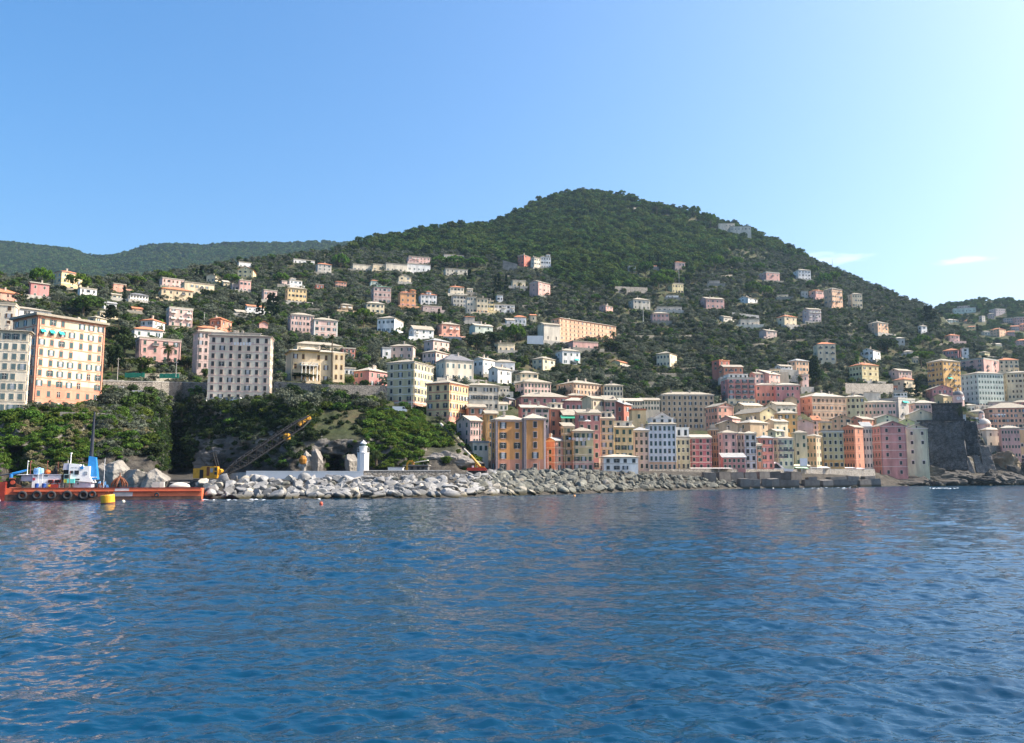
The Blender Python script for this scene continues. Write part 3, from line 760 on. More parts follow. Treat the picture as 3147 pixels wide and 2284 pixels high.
B('H6','house',1215,1300,1418,862,950,2,1,2,'mauve','gx_slate','mauve house with pale roof among pines')
B('H6','house',688,770,886,1202,1300,2,1,2,'red','flat_terra','red sided house with white front stepping uphill',d=545)
B('H6','house',766,822,1038,1272,1400,2,1,4,'brick','gx_slate','brick house with pale green veranda',d=525,bal=.3)
B('H6',A_,790,866,1172,1402,1700,5,1,4,'rose','flat_bright','rose modern apartment block with balcony stacks',d=500,pl=(.26,'cream'),bal=.75,pent=(.1,.8,2.6,'white'),sh='b',trim='w',wh=2.0,ww=1.6)
B('H6','house',1110,1170,1275,1345,1450,2,1,2,'rosy','gx_slate','rosy house tucked behind rose modern block',d=535)
B('H6','house',1212,1330,1452,1352,1460,2,1,2,'pink','shed_bright','pink house with white flat roof under trees',d=535)
B('H6','house',1318,1340,1452,1302,1350,1,0,3,'cream','flat_slate','cream house with curved roof under trees',d=560)
B('H6','house',1392,1460,1592,1262,1318,2,1,3,'white','gx_slate','white house with pale roof next to salmon villa',d=580)
B('H7','villa',74,170,312,1202,1315,2,2,4,'peach','hip_grey','salmon villa with blue grey hip roof',d=590)
B('H6',A_,1168,1182,1402,1476,1690,3,0,4,'salmon','hip_bright','salmon red wing with pale hip roof',d=512,pitch=16,trim='w')
B('H6',A_,1398,1406,1678,1478,1690,3,0,5,'rose','hip_bright','rose wing with wide pale roof next to salmon wing',d=505,pitch=16)
B('L6',A_,122,136,804,138,640,7,0,10,'tan','hip_slate','huge tan apartment block over the old harbour houses',d=450,fm=62,sh='k',open=.2,skip=0,pitch=16,cornice=True,ch=2)
B('H7','house',318,392,487,412,505,2,1,4,'pink','hip_terra','pink house beside the tall pink tower house')
B('H7',A_,485,576,692,392,610,4,2,5,'peach','hip_slate','tall peach tower house on the upper slope',bal=.2)
B('H7','villa',752,802,914,452,590,3,1,4,'cream','hip_slate','cream three storey villa beneath the ridge',)
B('H7','villa',242,312,452,622,770,3,1,4,'lilac','gx_slate','lilac villa with white balcony',bal=.25,balsolid=1)
B('H7','cottage',200,208,286,668,725,1,0,2,'yellow','flat_slate','little yellow cottage joined to lilac villa')
B('H7','villa',982,1090,1206,772,900,3,1,3,'peach','hip_slate','peach villa standing alone on the olive slope',bal=.2)
B('H7',A_,362,412,616,1018,1205,3,1,3,'cream','hip_terra','tall cream villa with orange roof and balconies',bal=.3,open=.5)
B('H7','house',896,1038,1118,1082,1195,2,3,2,'white','gx_slate','white gabled house above the lemon palazzo',bal=.1)
B('H7','palazzo',772,912,1098,1248,1440,3,4,3,'lemon','hip_terra','bright lemon palazzo with red roof on terrace',trim='y',cat='palazzo',sh='n',sc=1)
B('H7','house',1212,1326,1472,1312,1430,2,1,4,'rosy','gx_slate','rosy house above the red-roofed cream house',)
B('H7','house',1268,1392,1520,1412,1560,2,1,2,'cream','hip_terra','cream house with red roof beside cypress',)
B('H7','house',205,240,312,1362,1510,2,0,1,'rosy','flat_bright','narrow balcony house behind salmon rose wings',d=560,bal=.9)
B('H7','cottage',1262,1290,1392,952,1010,1,0,2,'grey','hip_bright','grey cottage with white roof under pines')
B('H7','house',1540,1580,1642,812,890,2,1,1,'white','gx_slate','small white house near cypress clump')
B('H7','cottage',1366,1380,1484,1102,1135,1,0,1,'grey','hip_bright','grey cottage with pale roof beside flat pine')
B('H8',A_,563,740,936,836,1190,6,4,4,'ochre','hip_slate','brown ochre apartment building with teal awning',bal=.3,awn=[('R',.35,.48,5,'teal')],pitch=18,trim='c',sh='n')
B('H8',A_,934,1195,1366,812,1000,4,3,2,'pink','flat_grey','pink modern block with balconies behind pale green palazzo',bal=.7)
B('H8',A_,1300,1368,1588,832,970,3,1,4,'cream','hip_terra','cream building with orange roof behind pale green palazzo',bal=.3)
B('H8',A_,943,1136,1422,977,1350,6,4,9,'mint','hip_slate','pale green palazzo with many dark windows',trim='w',sc=1,open=.05,sh='g',pl=(.06,'salmon'),pitch=14,skip=0)
B('H8',A_,1418,1460,1765,978,1330,6,1,7,'buff','hip_slate','buff palazzo joined to the pale green one',trim='c',open=.2,sh='n',pitch=14,sc=1)
B('H8','house',518,616,846,1152,1275,2,1,4,'rose','gy_slate','dark rose gabled house above the castle',trim='w',phi=20)
B('H8','house',628,742,846,1232,1330,1,1,3,'yellow','gx_slate','ochre yellow house next to the grey dome')
B('H8','house',732,905,946,716,810,2,4,1,'rose','hip_terra','dark rose villa with wide red roof',)
B('H8','house',938,950,1026,700,810,3,0,1,'white','flat_bright','thin white house beside dark cypress')
B('H8','house',1142,1205,1262,742,795,1,1,1,'lemon','hip_slate','lemon pavilion with pyramid roof',)
B('H8','house',752,815,922,552,625,2,1,2,'rosy','hip_terra','rosy house with red roof on far side of slope')
B('H3','villa',344,350,948,1088,1425,3,0,7,'buff','hip_bright','large ochre villa with columned loggia and balustrade above the cliff',arch=True,trim='y',sh='n',open=.3,ov=1.2,phi=8,pitch=13,dep=13,wh=2.1,loggia=1,skip=.05)
B('P','villa',2200,2208,2258,688,697,1,0,5,'greige','flat_bright','pale summit building, upper wing on the ridge',dd=-20)
B('P','villa',2236,2244,2308,697,708,1,0,6,'greige','flat_slate','pale summit building, lower wing with long terrace on the ridge',dd=-40)
B('L4','house',1368,1376,1484,256,330,1,0,2,'white','gx_slate','white house with low roof between grey beige block and rose house')
B('L4','house',1415,1500,1576,190,260,1,2,1,'mauve','gx_dark','house with steep dark roof above low white one')
B('H4','house',1220,1228,1335,1502,1570,1,0,3,'pale','flat_bright','pale low house beside the stone steps under white gabled house')
B('H7','house',744,752,966,1476,1535,1,0,5,'white','flat_bright','white low building with arches under lemon palazzo terrace',arch=True)
B('H7','house',1160,1168,1312,1496,1545,1,0,3,'brick','flat_terra','low brick house with red roof under lemon palazzo terrace')
B('H7',A_,1262,1270,1420,1566,1640,2,0,4,'white','flat_bright','white flat roofed block behind grey modern building')
B('H8','house',384,400,458,800,868,1,1,2,'cream','gx_slate','cream gabled house under the broad flat umbrella pine')
B('H3','house',236,244,302,308,362,1,0,2,'rosy','flat_bright','small rosy house behind dark cypress by white cubic house')
B('H4','house',1194,1200,1264,468,522,1,0,2,'white','flat_bright','little white house above the white terraced one')
B('H4','house',862,868,926,396,442,1,0,2,'pale','gx_slate','little pale house beside the orange-roofed pale villa')
B('H1','house',1116,1126,1302,656,725,1,0,4,'cream','flat_bright','cream house behind the cedar over yellow building')
B('H7','cottage',220,228,306,424,470,1,0,2,'grey','flat_slate','grey cottage in trees below pink neighbour house')
B('H6','cottage',168,176,312,470,502,1,0,3,'white','flat_bright','white bungalow below the lemon villa in pines')
B('H6','cottage',648,656,776,308,346,1,0,1,'stone','flat_slate','roofless stone ruin among olive terraces',skip=1)
B('H4','house',1560,1574,1640,690,745,1,0,1,'cream','gx_terra','cream cottage by the church forecourt')
B('H2','cottage',1040,1050,1116,318,365,1,0,1,'cream','shed_bright','cottage with cream awning roof below date cypress')
# the far hill beyond the castle
for a in [
 (895,905,1036,226,262,2,0,7,'lilac','flat_slate','long lilac villa on the crest of the far hill'),
 (848,856,1106,252,295,1,0,6,'mint','flat_bright','low greenish villa below the far crest'),
 (1252,1330,1436,252,335,3,1,4,'lilac','flat_slate','white columned villa on the far hill'),
 (1238,1244,1312,312,355,2,0,3,'rosy','hip_slate','rosy house below the columned villa'),
 (728,800,912,378,420,2,1,3,'mint','hip_bright','mint villa with broad pale roof at hill gap'),
 (974,980,1056,386,418,1,0,3,'peach','hip_terra','peach bungalow with orange roof on far hill'),
 (1140,1175,1210,334,405,3,1,1,'grey','flat_slate','grey narrow house on far hill'),
 (1418,1425,1542,362,412,2,0,5,'mauve','flat_slate','mauve block on far hill'),
 (1530,1540,1720,352,435,3,0,6,'pink','flat_bright','big pink block on far hill with white roof'),
 (1478,1500,1592,452,492,2,0,4,'rosy','gx_terra','rosy house with orange roof on far hill'),
 (1268,1370,1444,478,565,3,3,2,'peach','hip_terra','peach house with wide orange roof on far hill'),
 (1448,1456,1542,512,545,1,0,3,'pink','gx_terra','pink cottage row on far hill'),
 (1168,1200,1266,508,545,1,0,2,'pale','gx_slate','pale cottage on far hill'),
 (1588,1596,1720,432,495,2,0,4,'salmon','hip_terra','salmon house at far hill edge of view'),
 (1250,1300,1396,650,695,1,1,2,'pale','gx_bright','pale house with bright lean roof on lower far hill'),
 (1555,1562,1720,612,650,2,0,5,'pink','hip_terra','long pink house on lower far hill'),
 (1418,1424,1502,738,758,1,0,2,'salmon','gx_terra','orange-roofed cottage at foot of far hill'),
 (1020,1028,1096,455,480,1,0,2,'cream','gx_terra','cream cottage beside far hill cypress')]:
    B('H8', 'cottage' if 'cottage' in a[-1] else 'villa' if 'villa' in a[-1] else A_ if 'block' in a[-1] else 'house', *a, far=True)
# the old harbour houses, front row and the rows stacked behind them
B('L4','house',838,1010,1148,462,760,3,2,4,'rosy','gx_bright','narrow pink painted house with gable beside the green cliff',d=300,trim='p',open=.2,phi=30)
B('L4','house',978,984,1200,290,700,4,0,2,'brick','gx_slate','brick red house wedged behind the pink gabled one',d=325)
B('L4','house',1200,1206,1345,372,800,4,0,1,'ochre','gx_slate','narrow ochre house behind orange harbour house',d=318)
B('L4','house',1036,1042,1240,746,850,1,0,3,'pale','flat_grey','small hut with shuttered windows and roof terrace on stilts',d=294,open=.6)
B('L4',A_,1274,1336,1690,455,1095,5,1,2,'amber','hip_bright','big orange harbour house with two shuttered columns and skylights',d=288,pl=(.215,'brick'),quoin=1,trim='p',sh='k',skip=0,bare=0,open=.3,sc=0,pitch=24,phi=16,ww=1.2,wh=2.0,ch=1)
B('L5',A_,45,50,318,440,1095,5,0,1,'amber','hip_bright','orange harbour house with one column of windows',d=290,pl=(.215,'brick'),quoin=1,trim='p',sh='k',skip=0,bare=0,open=.3,pitch=24,dep=13,phi=6,ww=1.2,wh=2.0)
B('L5','house',-58,5,600,165,330,2,1,5,'rose','hip_slate','long rose house with pale roof under the cream villa',d=398,dep=9)
B('L5','house',5,12,205,298,520,3,0,3,'rose','gx_bright','rose house with bright roof behind the orange ones',d=332)
B('L5','house',178,184,360,306,560,4,0,2,'mauve','hip_bright','mauve house with roof terrace behind the orange ones',d=318)
B('L5',A_,318,372,548,322,780,4,1,2,'brick','hip_slate','dark brick red tower house over salmon gable',d=322,sh='k',trim='r',open=0,skip=0,pent=(.05,.95,2.2,'pale'))
B('L5','house',318,432,548,712,1090,4,1,1,'salmon','gx_grey','bright salmon house with gable on the waterfront',d=300,sc=1,trim='c',pitch=24,phi=52)
B('L5',A_,512,546,670,540,1090,6,1,1,'olive','shed_slate','narrow olive house with salmon base and roof shed',d=303,pl=(.2,'salmon'),sc=1,trim='c')
B('L5',A_,664,668,922,602,1092,5,0,3,'olive','hip_slate','wide olive house with salmon base and washing line',d=301,pl=(.27,'pink'),sc=1,trim='c',phi=4,dep=9)
B('L5','house',546,552,722,402,640,2,0,3,'palegreen','shed_slate','pale green terrace house with green awning',d=318,awn=[('R',.5,1.0,8,'green')],open=.3)
B('L5',A_,722,728,1006,372,1070,6,0,3,'rose','shed_slate','tall rose house with open loggia on top',d=310,sh='k',skip=0,bal=.05,phi=3,pitch=14)
B('L5',A_,1004,1010,1182,442,1000,6,0,2,'yellow','shed_slate','tall yellow house with open shutters and roof terrace',d=314,sh='g',skip=0,sc=1,trim='c',phi=12,pent=(.05,.95,2.4,'pale'))
B('L5',A_,1180,1186,1428,555,1050,5,0,3,'yellow','shed_slate','yellow house with four rows of shutters behind low white one',d=316,sh='g',open=.35,skip=0,phi=14,trim='y',pent=(.02,.98,2.2,'pale'))
B('L5','house',775,900,1062,182,420,2,0,2,'cream','gx_slate','cream house with brown shutters above tall rose house',d=372,sh='n',phi=40)
B('L5','house',1060,1066,1206,212,480,3,0,2,'pink','shed_slate','pink house joined to cream house with brown shutters',d=374)
B('L5','house',1204,1306,1402,262,470,2,1,1,'red','shed_grey','vivid red house with pink balcony',d=372,bal=.4)
B('L5','house',1245,1252,1540,215,340,2,0,9,'cream','gx_bright','long cream house with row of small windows and shed roof',d=410,ww=.7,sh='k')
B('L5','house',1525,1532,1756,205,330,2,0,6,'pale','gx_slate','cream gallery house stepping up to the huge tan block',d=425)
B('L5','house',1400,1406,1585,335,450,1,0,1,'yellow','flat_terra','curved yellow house below the cream gallery',d=362)
B('L5',A_,1428,1434,1625,592,1075,5,0,3,'mauve','hip_grey','narrow pink brown house beside tall white one',d=322,sh='k',skip=0,open=.4,phi=8)
B('L6','house',0,6,285,440,620,1,0,4,'white','gy_slate','white rooftop house with wide gable above tall white one',d=352,phi=4,pitch=32)
B('L6',A_,-28,-22,322,512,1085,6,0,6,'coolwhite','hip_slate','tall white harbour house with six rows of shutters',d=330,pl=(.17,'peach'),sh='b',skip=.02,open=.15,phi=5,trim='w',pent=(.1,.95,2.4,'white'))
B('L5','house',992,1052,1486,930,1090,2,1,4,'white','hip_bright','low white two storey house on the quay wall',d=297,sh='k',open=.2,pitch=12,trim='g',phi=12,sc=1)
B('L6',A_,320,326,498,690,1075,4,0,3,'khaki','flat_slate','khaki house with white upper terrace beside crimson house',d=338,sh='k',skip=0,open=.3,pent=(.0,.98,4.2,'white'),phi=6)
B('L6',A_,496,502,768,682,1070,5,0,3,'crimson','shed_bright','crimson house with white string lines',d=342,sc=1,trim='p',sh='k',open=0,skip=0,phi=4,pitch=12)
B('L6',A_,748,762,858,572,1040,5,1,3,'orange','flat_slate','slim orange tower house with chimney pots',d=362,sh='n',ch=6,ww=.6,open=0)
B('L6',A_,852,914,1092,622,1070,5,1,2,'pink','hip_slate','pink house with pyramid roof behind crimson lean-to',d=352,sh='k',open=.1,skip=0,trim='p')
B('L6','house',908,914,1198,935,1068,2,0,5,'rose','shed_grey','low crimson annex with sloping roof on the quay',d=343,open=.3,dep=5,pitch=18)
B('L6',A_,1088,1094,1196,632,1065,5,0,2,'pale','hip_slate','narrow pale house between pink and white houses',d=357,ww=.7)
B('L6',A_,1186,1192,1336,632,1068,5,0,2,'white','hip_bright','narrow white house with dark shutters on the quay',d=354,sh='k',skip=0,sc=1,open=.2)
B('L6','house',1332,1338,1402,770,1070,4,0,1,'brick','hip_slate','very narrow brick house by narrow white one',d=360)
B('L6',A_,1326,1396,1556,686,1068,4,1,2,'rose','hip_grey','rose house with orange side and framed windows',d=364,sc=1,trim='s',skip=0,sh='k')
B('L6',A_,1548,1612,1804,692,1040,4,1,3,'palegreen','hip_slate','pale green house with balconies over the beach huts',d=372,sh='b',open=.4,skip=0,bal=.3)
B('L6','house',1478,1580,1694,595,720,2,1,2,'palegreen','gx_bright','pale green gabled house behind the balcony one',d=388)
B('L7',A_,166,176,335,622,1020,4,0,2,'buff','hip_slate','buff house with white panel on the beach front',d=385,skip=.3,open=.2)
B('L7',A_,326,448,515,662,1035,4,3,2,'tan','hip_slate','tan corner house in shade on the beach front',d=388,open=.4)
B('L7',A_,522,528,796,602,1055,5,0,4,'olive','flat_slate','olive house with roof garden on the beach front',d=398,pl=(.2,'ochre'),skip=0,sh='k',open=.15,phi=4)
B('L7',A_,792,932,1046,545,1062,5,4,1,'brick','gx_slate','brick pink house with lit side of narrow windows',d=408,sc=1,trim='s',skip=0,sh='k',ww=.8,open=.1)
B('L7',A_,1036,1042,1156,545,1066,5,0,3,'pale','shed_grey','narrow cream house between two pink ones',d=418,skip=0,sh='k',ww=.75,open=0)
B('L7',A_,1146,1266,1592,532,1150,6,3,2,'rose','gy_slate','big rose gabled house with peeling plaster above the rocks',d=428,sc=1,trim='p',skip=.1,sh='k',open=0,phi=22,trim_=0,ww=1.3,wh=1.9)
B('L8',A_,362,372,642,562,1030,4,0,2,'palegreen','gy_slate','weathered white green gabled house with big arch',d=452,arch=True,skip=.1,sh='k',open=0,phi=8,ww=1.2)
B('L7','house',1030,1210,1488,435,560,2,3,1,'palegreen','gy_slate','white green gable rising behind the big rose house',d=462,phi=20,pitch=19)
B('L7','house',1484,1490,1692,480,580,1,0,1,'lime','gy_bright','lime green gable with orange side wall',d=470,phi=14)
B('L7','house',165,172,412,492,640,2,0,1,'lilac','gy_slate','grey lilac gable among pale roofs',d=432,skip=.6,phi=10)
B('L7','house',408,414,502,462,640,3,0,2,'rosy','shed_terra','rosy house with clay tiles joined to lilac gable',d=436)
B('L7',A_,180,400,832,158,520,4,3,8,'peach','hip_bright','long peach palazzo with bright hipped roof above old town',d=492,sc=1,trim='c',sh='n',open=.25,skip=0,pitch=18,ch=3)
B('L7',A_,826,832,1058,168,480,4,0,4,'lemon','hip_bright','lemon yellow building joined to the long peach palazzo',d=500,open=.2,pitch=20,sh='n')
B('L7',A_,1052,1058,1458,238,480,3,0,8,'rosy','hip_slate','long rosy building with grey roof beyond lemon one',d=508,open=.2,pitch=13)
B('L7',A_,1255,1490,1700,182,480,4,2,2,'grey','flat_bright','grey modern building with teal awning',d=535,bal=.5,awn=[('R',.4,.9,6,'teal')])
B('L7',A_,940,1040,1262,112,260,1,1,3,'greige','flat_bright','grey flat roofed station building in trees',d=555)
B('L8','house',400,482,742,245,500,3,1,5,'rosy','hip_bright','pale rosy house with loggia beside the castle',d=510)
B('L8','church',398,404,700,385,520,1,0,1,'cream','gy_bright','cream church gable with big pale roof by castle',d=492,phi=16,pitch=24,bare=1)
B('L7','house',638,650,892,440,560,2,0,3,'tan','gy_slate','tan gable with two small windows over roof garden',d=445)
B('L7','house',500,506,642,492,580,1,0,2,'yellow','flat_bright','yellow terrace house with white canopy',d=425)
B('L7','house',856,1030,1176,442,560,2,2,2,'brick','gx_slate','long brick red house with stepped roof behind narrow cream one',d=455)
B('L6',A_,696,846,1052,282,720,5,4,3,'salmon','gy_slate','salmon rose gabled tenement beside the huge tan block',d=415,sc=0,trim='p',phi=34,skip=.05,open=.15)
B('L6','house',1056,1180,1412,272,360,1,1,2,'buff','gx_bright','buff house with big white roof and dark loggia',d=462)
B('L6','house',1452,1590,1842,262,360,1,1,4,'pale','gx_slate','pale house with long grey roof below rose wings',d=470)
B('L6','house',1055,1382,1602,355,460,1,3,2,'lemon','gy_slate','lemon gabled house with two green shutters',d=432,phi=38,pitch=26)
B('L6','house',1596,1602,1852,372,620,3,0,3,'ochre','hip_bright','ochre house with bright roof behind buff beach house',d=420)
B('L6','house',1680,1700,1850,190,320,1,0,2,'tan','gy_slate','tan gable right under the salmon wing of hill buildings',d=485)
B('L6','house',812,866,1100,505,680,2,1,1,'tan','gy_slate','tan gable with single brown window over slim orange tower',d=388,sh='n',pitch=20)
B('L6','house',895,1030,1132,432,540,1,0,1,'pink','gx_bright','little pink house with white roof in the roofscape',d=412,skip=1)
B('L6','house',1086,1258,1482,492,660,2,1,2,'tan','hip_bright','tan house with crown of white chimneys',d=398,ch=3)
B('L6','house',1448,1562,1732,472,600,1,0,2,'cream','gx_bright','cream rounded house with skylight among pale roofs',d=408)
B('L5','house',556,562,850,215,330,1,0,4,'rose','hip_bright','rose house with roof terrace below long peach building',d=392)
B('L5','house',560,596,800,150,260,1,0,2,'brick','hip_slate','brick house with stepped slate roof under long peach building',d=415)
# beyond the castle
B('L8','house',1250,1382,1584,582,790,2,1,2,'pale','hip_bright','pale yellow house on the rock beyond the castle',open=0,skip=0,sh='k',trim='c',ww=1.2)
B('L8',A_,1564,1572,1806,562,930,4,0,6,'pink','hip_bright','pink harbour building beyond the castle',open=.1)
B('L8',A_,1796,1802,1960,572,960,3,0,3,'yellow','flat_slate','yellow harbour building at the far edge beyond castle',arch=True)
B('L8',A_,1296,1412,1990,312,560,4,1,11,'peach','hip_slate','long pink barracks-like building with washing on lines',skip=.05,sc=1,trim='r')
B('L8','house',1160,1345,1398,348,470,2,2,1,'cream','hip_bright','cream house behind the castle palm')
B('L8','house',1086,1130,1232,272,350,1,0,2,'pale','hip_bright','small pale house under the pale green palazzo')
B('L8','house',1702,1710,1960,238,340,2,0,4,'rose','hip_slate','rose house above the long pink barracks-like building')
B('L8','house',1402,1410,1700,240,300,1,0,5,'mauve','flat_bright','mauve terrace house at the foot of pale green palazzo')
B('L8','house',1700,1860,2000,470,560,1,0,2,'grey','gx_slate','grey shed roof house behind pink harbour building')
for h_ in HOUSES:
    place(h_)
    FOOT.append((h_['ctr'].x, h_['ctr'].y, h_['rz'], h_['W'], h_['D'], h_['zb'], h_['fm']))
    RECTS.append((h_['x0'] - 2, h_['x1'] + 2, h_['ye'] - 6, h_['yb'] - (h_['yb'] - h_['ye']) * 0.12, h_['d']))
cut_terrain()
for h_ in HOUSES: make_house(h_)
print('houses', len(HOUSES), 'objects', len(SC.objects))
# ------------------------------------------------------------------ stone, walls, castle, breakwater
def stone_mat(name, c, joints=0.6, scale=1.2, var=0.35, wet=False, bump=0.8):
    if name in MATS: return MATS[name]
    m = bpy.data.materials.new(name); nt, b = nodes_of(m)
    b.inputs['Roughness'].default_value = 0.9; b.inputs['Specular IOR Level'].default_value = 0.2
    tc = nt.nodes.new('ShaderNodeTexCoord')
    n1 = nt.nodes.new('ShaderNodeTexNoise'); n1.inputs['Scale'].default_value = scale * 0.5; n1.inputs['Detail'].default_value = 9; n1.inputs['Roughness'].default_value = 0.68
    nt.links.new(tc.outputs['Object'], n1.inputs['Vector'])
    rp = nt.nodes.new('ShaderNodeValToRGB')
    rp.color_ramp.elements[0].position = .3; rp.color_ramp.elements[1].position = .72
    rp.color_ramp.elements[0].color = lin([k*(1-var) for k in c]); rp.color_ramp.elements[1].color = lin([min(.9, k*(1+var)) for k in c])
    nt.links.new(n1.outputs['Fac'], rp.inputs[0]); out = rp.outputs[0]
    hgt = n1.outputs['Fac']
    if joints:
        vo = nt.nodes.new('ShaderNodeTexVoronoi'); vo.feature = 'DISTANCE_TO_EDGE'; vo.inputs['Scale'].default_value = scale
        mp = nt.nodes.new('ShaderNodeMapping'); mp.inputs['Scale'].default_value = (1, 1, 1.6); nt.links.new(tc.outputs['Object'], mp.inputs[0]); nt.links.new(mp.outputs[0], vo.inputs['Vector'])
        r2 = nt.nodes.new('ShaderNodeValToRGB'); r2.color_ramp.elements[0].color = (1-joints, 1-joints, 1-joints, 1); r2.color_ramp.elements[1].position = .12
        nt.links.new(vo.outputs['Distance'], r2.inputs[0])
        mm = nt.nodes.new('ShaderNodeMix'); mm.data_type = 'RGBA'; mm.blend_type = 'MULTIPLY'; mm.inputs[0].default_value = 1
        nt.links.new(out, mm.inputs[6]); nt.links.new(r2.outputs[0], mm.inputs[7]); out = mm.outputs[2]
        hgt = r2.outputs[0]
    oi = nt.nodes.new('ShaderNodeObjectInfo'); mr = nt.nodes.new('ShaderNodeMapRange'); mr.inputs['To Min'].default_value = .72; mr.inputs['To Max'].default_value = 1.22
    nt.links.new(oi.outputs['Random'], mr.inputs['Value'])
    hs = nt.nodes.new('ShaderNodeHueSaturation'); nt.links.new(mr.outputs[0], hs.inputs['Value']); nt.links.new(out, hs.inputs['Color']); out = hs.outputs[0]
    if wet:      # weed and damp below the splash line
        geo = nt.nodes.new('ShaderNodeNewGeometry'); sp = nt.nodes.new('ShaderNodeSeparateXYZ'); nt.links.new(geo.outputs['Position'], sp.inputs[0])
        ad = nt.nodes.new('ShaderNodeMath'); ad.operation = 'MULTIPLY_ADD'; ad.inputs[1].default_value = -1.4; nt.links.new(n1.outputs['Fac'], ad.inputs[0]); nt.links.new(sp.outputs[2], ad.inputs[2])
        r3 = nt.nodes.new('ShaderNodeMapRange'); r3.inputs['From Min'].default_value = -.35; r3.inputs['From Max'].default_value = .55; nt.links.new(ad.outputs[0], r3.inputs['Value'])
        m3 = nt.nodes.new('ShaderNodeMix'); m3.data_type = 'RGBA'; m3.inputs[6].default_value = (.055, .048, .026, 1)
        nt.links.new(r3.outputs[0], m3.inputs[0]); nt.links.new(out, m3.inputs[7]); out = m3.outputs[2]
    nt.links.new(out, b.inputs['Base Color'])
    bp = nt.nodes.new('ShaderNodeBump'); bp.inputs['Strength'].default_value = bump; bp.inputs['Distance'].default_value = .25
    nt.links.new(hgt, bp.inputs['Height']); nt.links.new(bp.outputs[0], b.inputs['Normal'])
    MATS[name] = m
    return m
ST_PALE = stone_mat('boulder_pale', (.25,.247,.24), 0, 1.2, .45, True, .5)
ST_WARM = stone_mat('boulder_warm', (.33,.30,.25), 0, 1.2, .3, True, .5)
ST_GREEN = stone_mat('boulder_greenish', (.17,.17,.145), 0, 1.5, .5, True, .7)
ST_WALL = stone_mat('stone_wall', (.34,.31,.27), .55, 1.0, .3)
ST_CASTLE = stone_mat('castle_stone', (.095,.092,.092), .55, .6, .8, bump=1.0)
ST_ROCK = stone_mat('sea_rock', (.075,.068,.060), 0, .8, .65, True, 1.0)
ST_ROCKP = stone_mat('cliff_rock_pale', (.25,.23,.20), 0, .5, .5, True, 1.0)
CONC = mat('concrete', (.40,.39,.37), .9, .2, .8)
CONCD = stone_mat('concrete_block', (.17,.155,.14), 0, .9, .4, True, .4)
WHITEP = mat('white_render', (.80,.79,.77), .85, .07, .4, stretch=(1,1,.4))

def wall_path(name, label, pts, th, m, cat='wall', down=0.0, coping=None, group=None):
    "pts: (px, y top, y bottom, d)"
    V = []
    for px, yt_, yb_, d in pts:
        a = at(px, (yt_+yb_)/2, d); V.append((a.x, d, at(px, yt_, d).z, at(px, yb_, d).z - down))
    vs = []; fs = []
    for x, y, zt, zb in V:
        k = 1 + th / y
        vs += [(x, y, zb), (x, y, zt), (x*k, y*k, zt), (x*k, y*k, zb)]
    n = len(V)
    for i in range(n-1):
        a = i*4; c = a+4
        fs += [(a, c, c+1, a+1), (a+1, c+1, c+2, a+2), (a+2, c+2, c+3, a+3)]
    fs += [(0,1,2,3), ((n-1)*4+3, (n-1)*4+2, (n-1)*4+1, (n-1)*4)]
    o = Vector((V[0][0], V[0][1], V[0][3]))
    root = empty(name, o); tag(root, label, cat, group, 'thing')
    q = MB(); q.add([tuple(Vector(v) - o) for v in vs], fs); q.build('masonry', m, root)
    if coping:
        q = MB(); vs2 = []; fs2 = []
        for x, y, zt, zb in V:
            k0 = 1 - .12/y; k1 = 1 + (th+.12)/y
            vs2 += [(x*k0, y*k0, zt+.004), (x*k0, y*k0, zt+.2), (x*k1, y*k1, zt+.2), (x*k1, y*k1, zt+.004)]
        for i in range(n-1):
            a = i*4; c = a+4; fs2 += [(a, c, c+1, a+1), (a+1, c+1, c+2, a+2), (a+2, c+2, c+3, a+3), (a+3, c+3, c, a)]
        fs2 += [(0,1,2,3), ((n-1)*4+3, (n-1)*4+2, (n-1)*4+1, (n-1)*4)]
        q.add([tuple(Vector(v) - o) for v in vs2], fs2); q.build('coping', coping, root)
    return root

def rock_mesh(name, seed, cuts=14, sub=3, rough=.07, m=None, flat=True):
    r = np.random.default_rng(seed)
    bm = bmesh.new(); bmesh.ops.create_icosphere(bm, subdivisions=sub, radius=1)
    N = r.normal(size=(cuts, 3)); N /= np.linalg.norm(N, axis=1)[:, None]
    dd = r.uniform(.4, .85, cuts)
    off = Vector(r.uniform(0, 50, 3))
    for v in bm.verts:
        n = np.array(v.co); c = N @ n
        t = min([d/k for d, k in zip(dd, c) if k > .05] + [1.15])
        t *= 1 + rough * mnoise.fractal(v.co * 2.2 + off, 1.0, 2.0, 4)
        v.co = v.co * t
    me = bpy.data.meshes.new(name); bm.to_mesh(me); bm.free()
    if not flat: me.polygons.foreach_set('use_smooth', [True]*len(me.polygons))
    if m: me.materials.append(m)
    return me

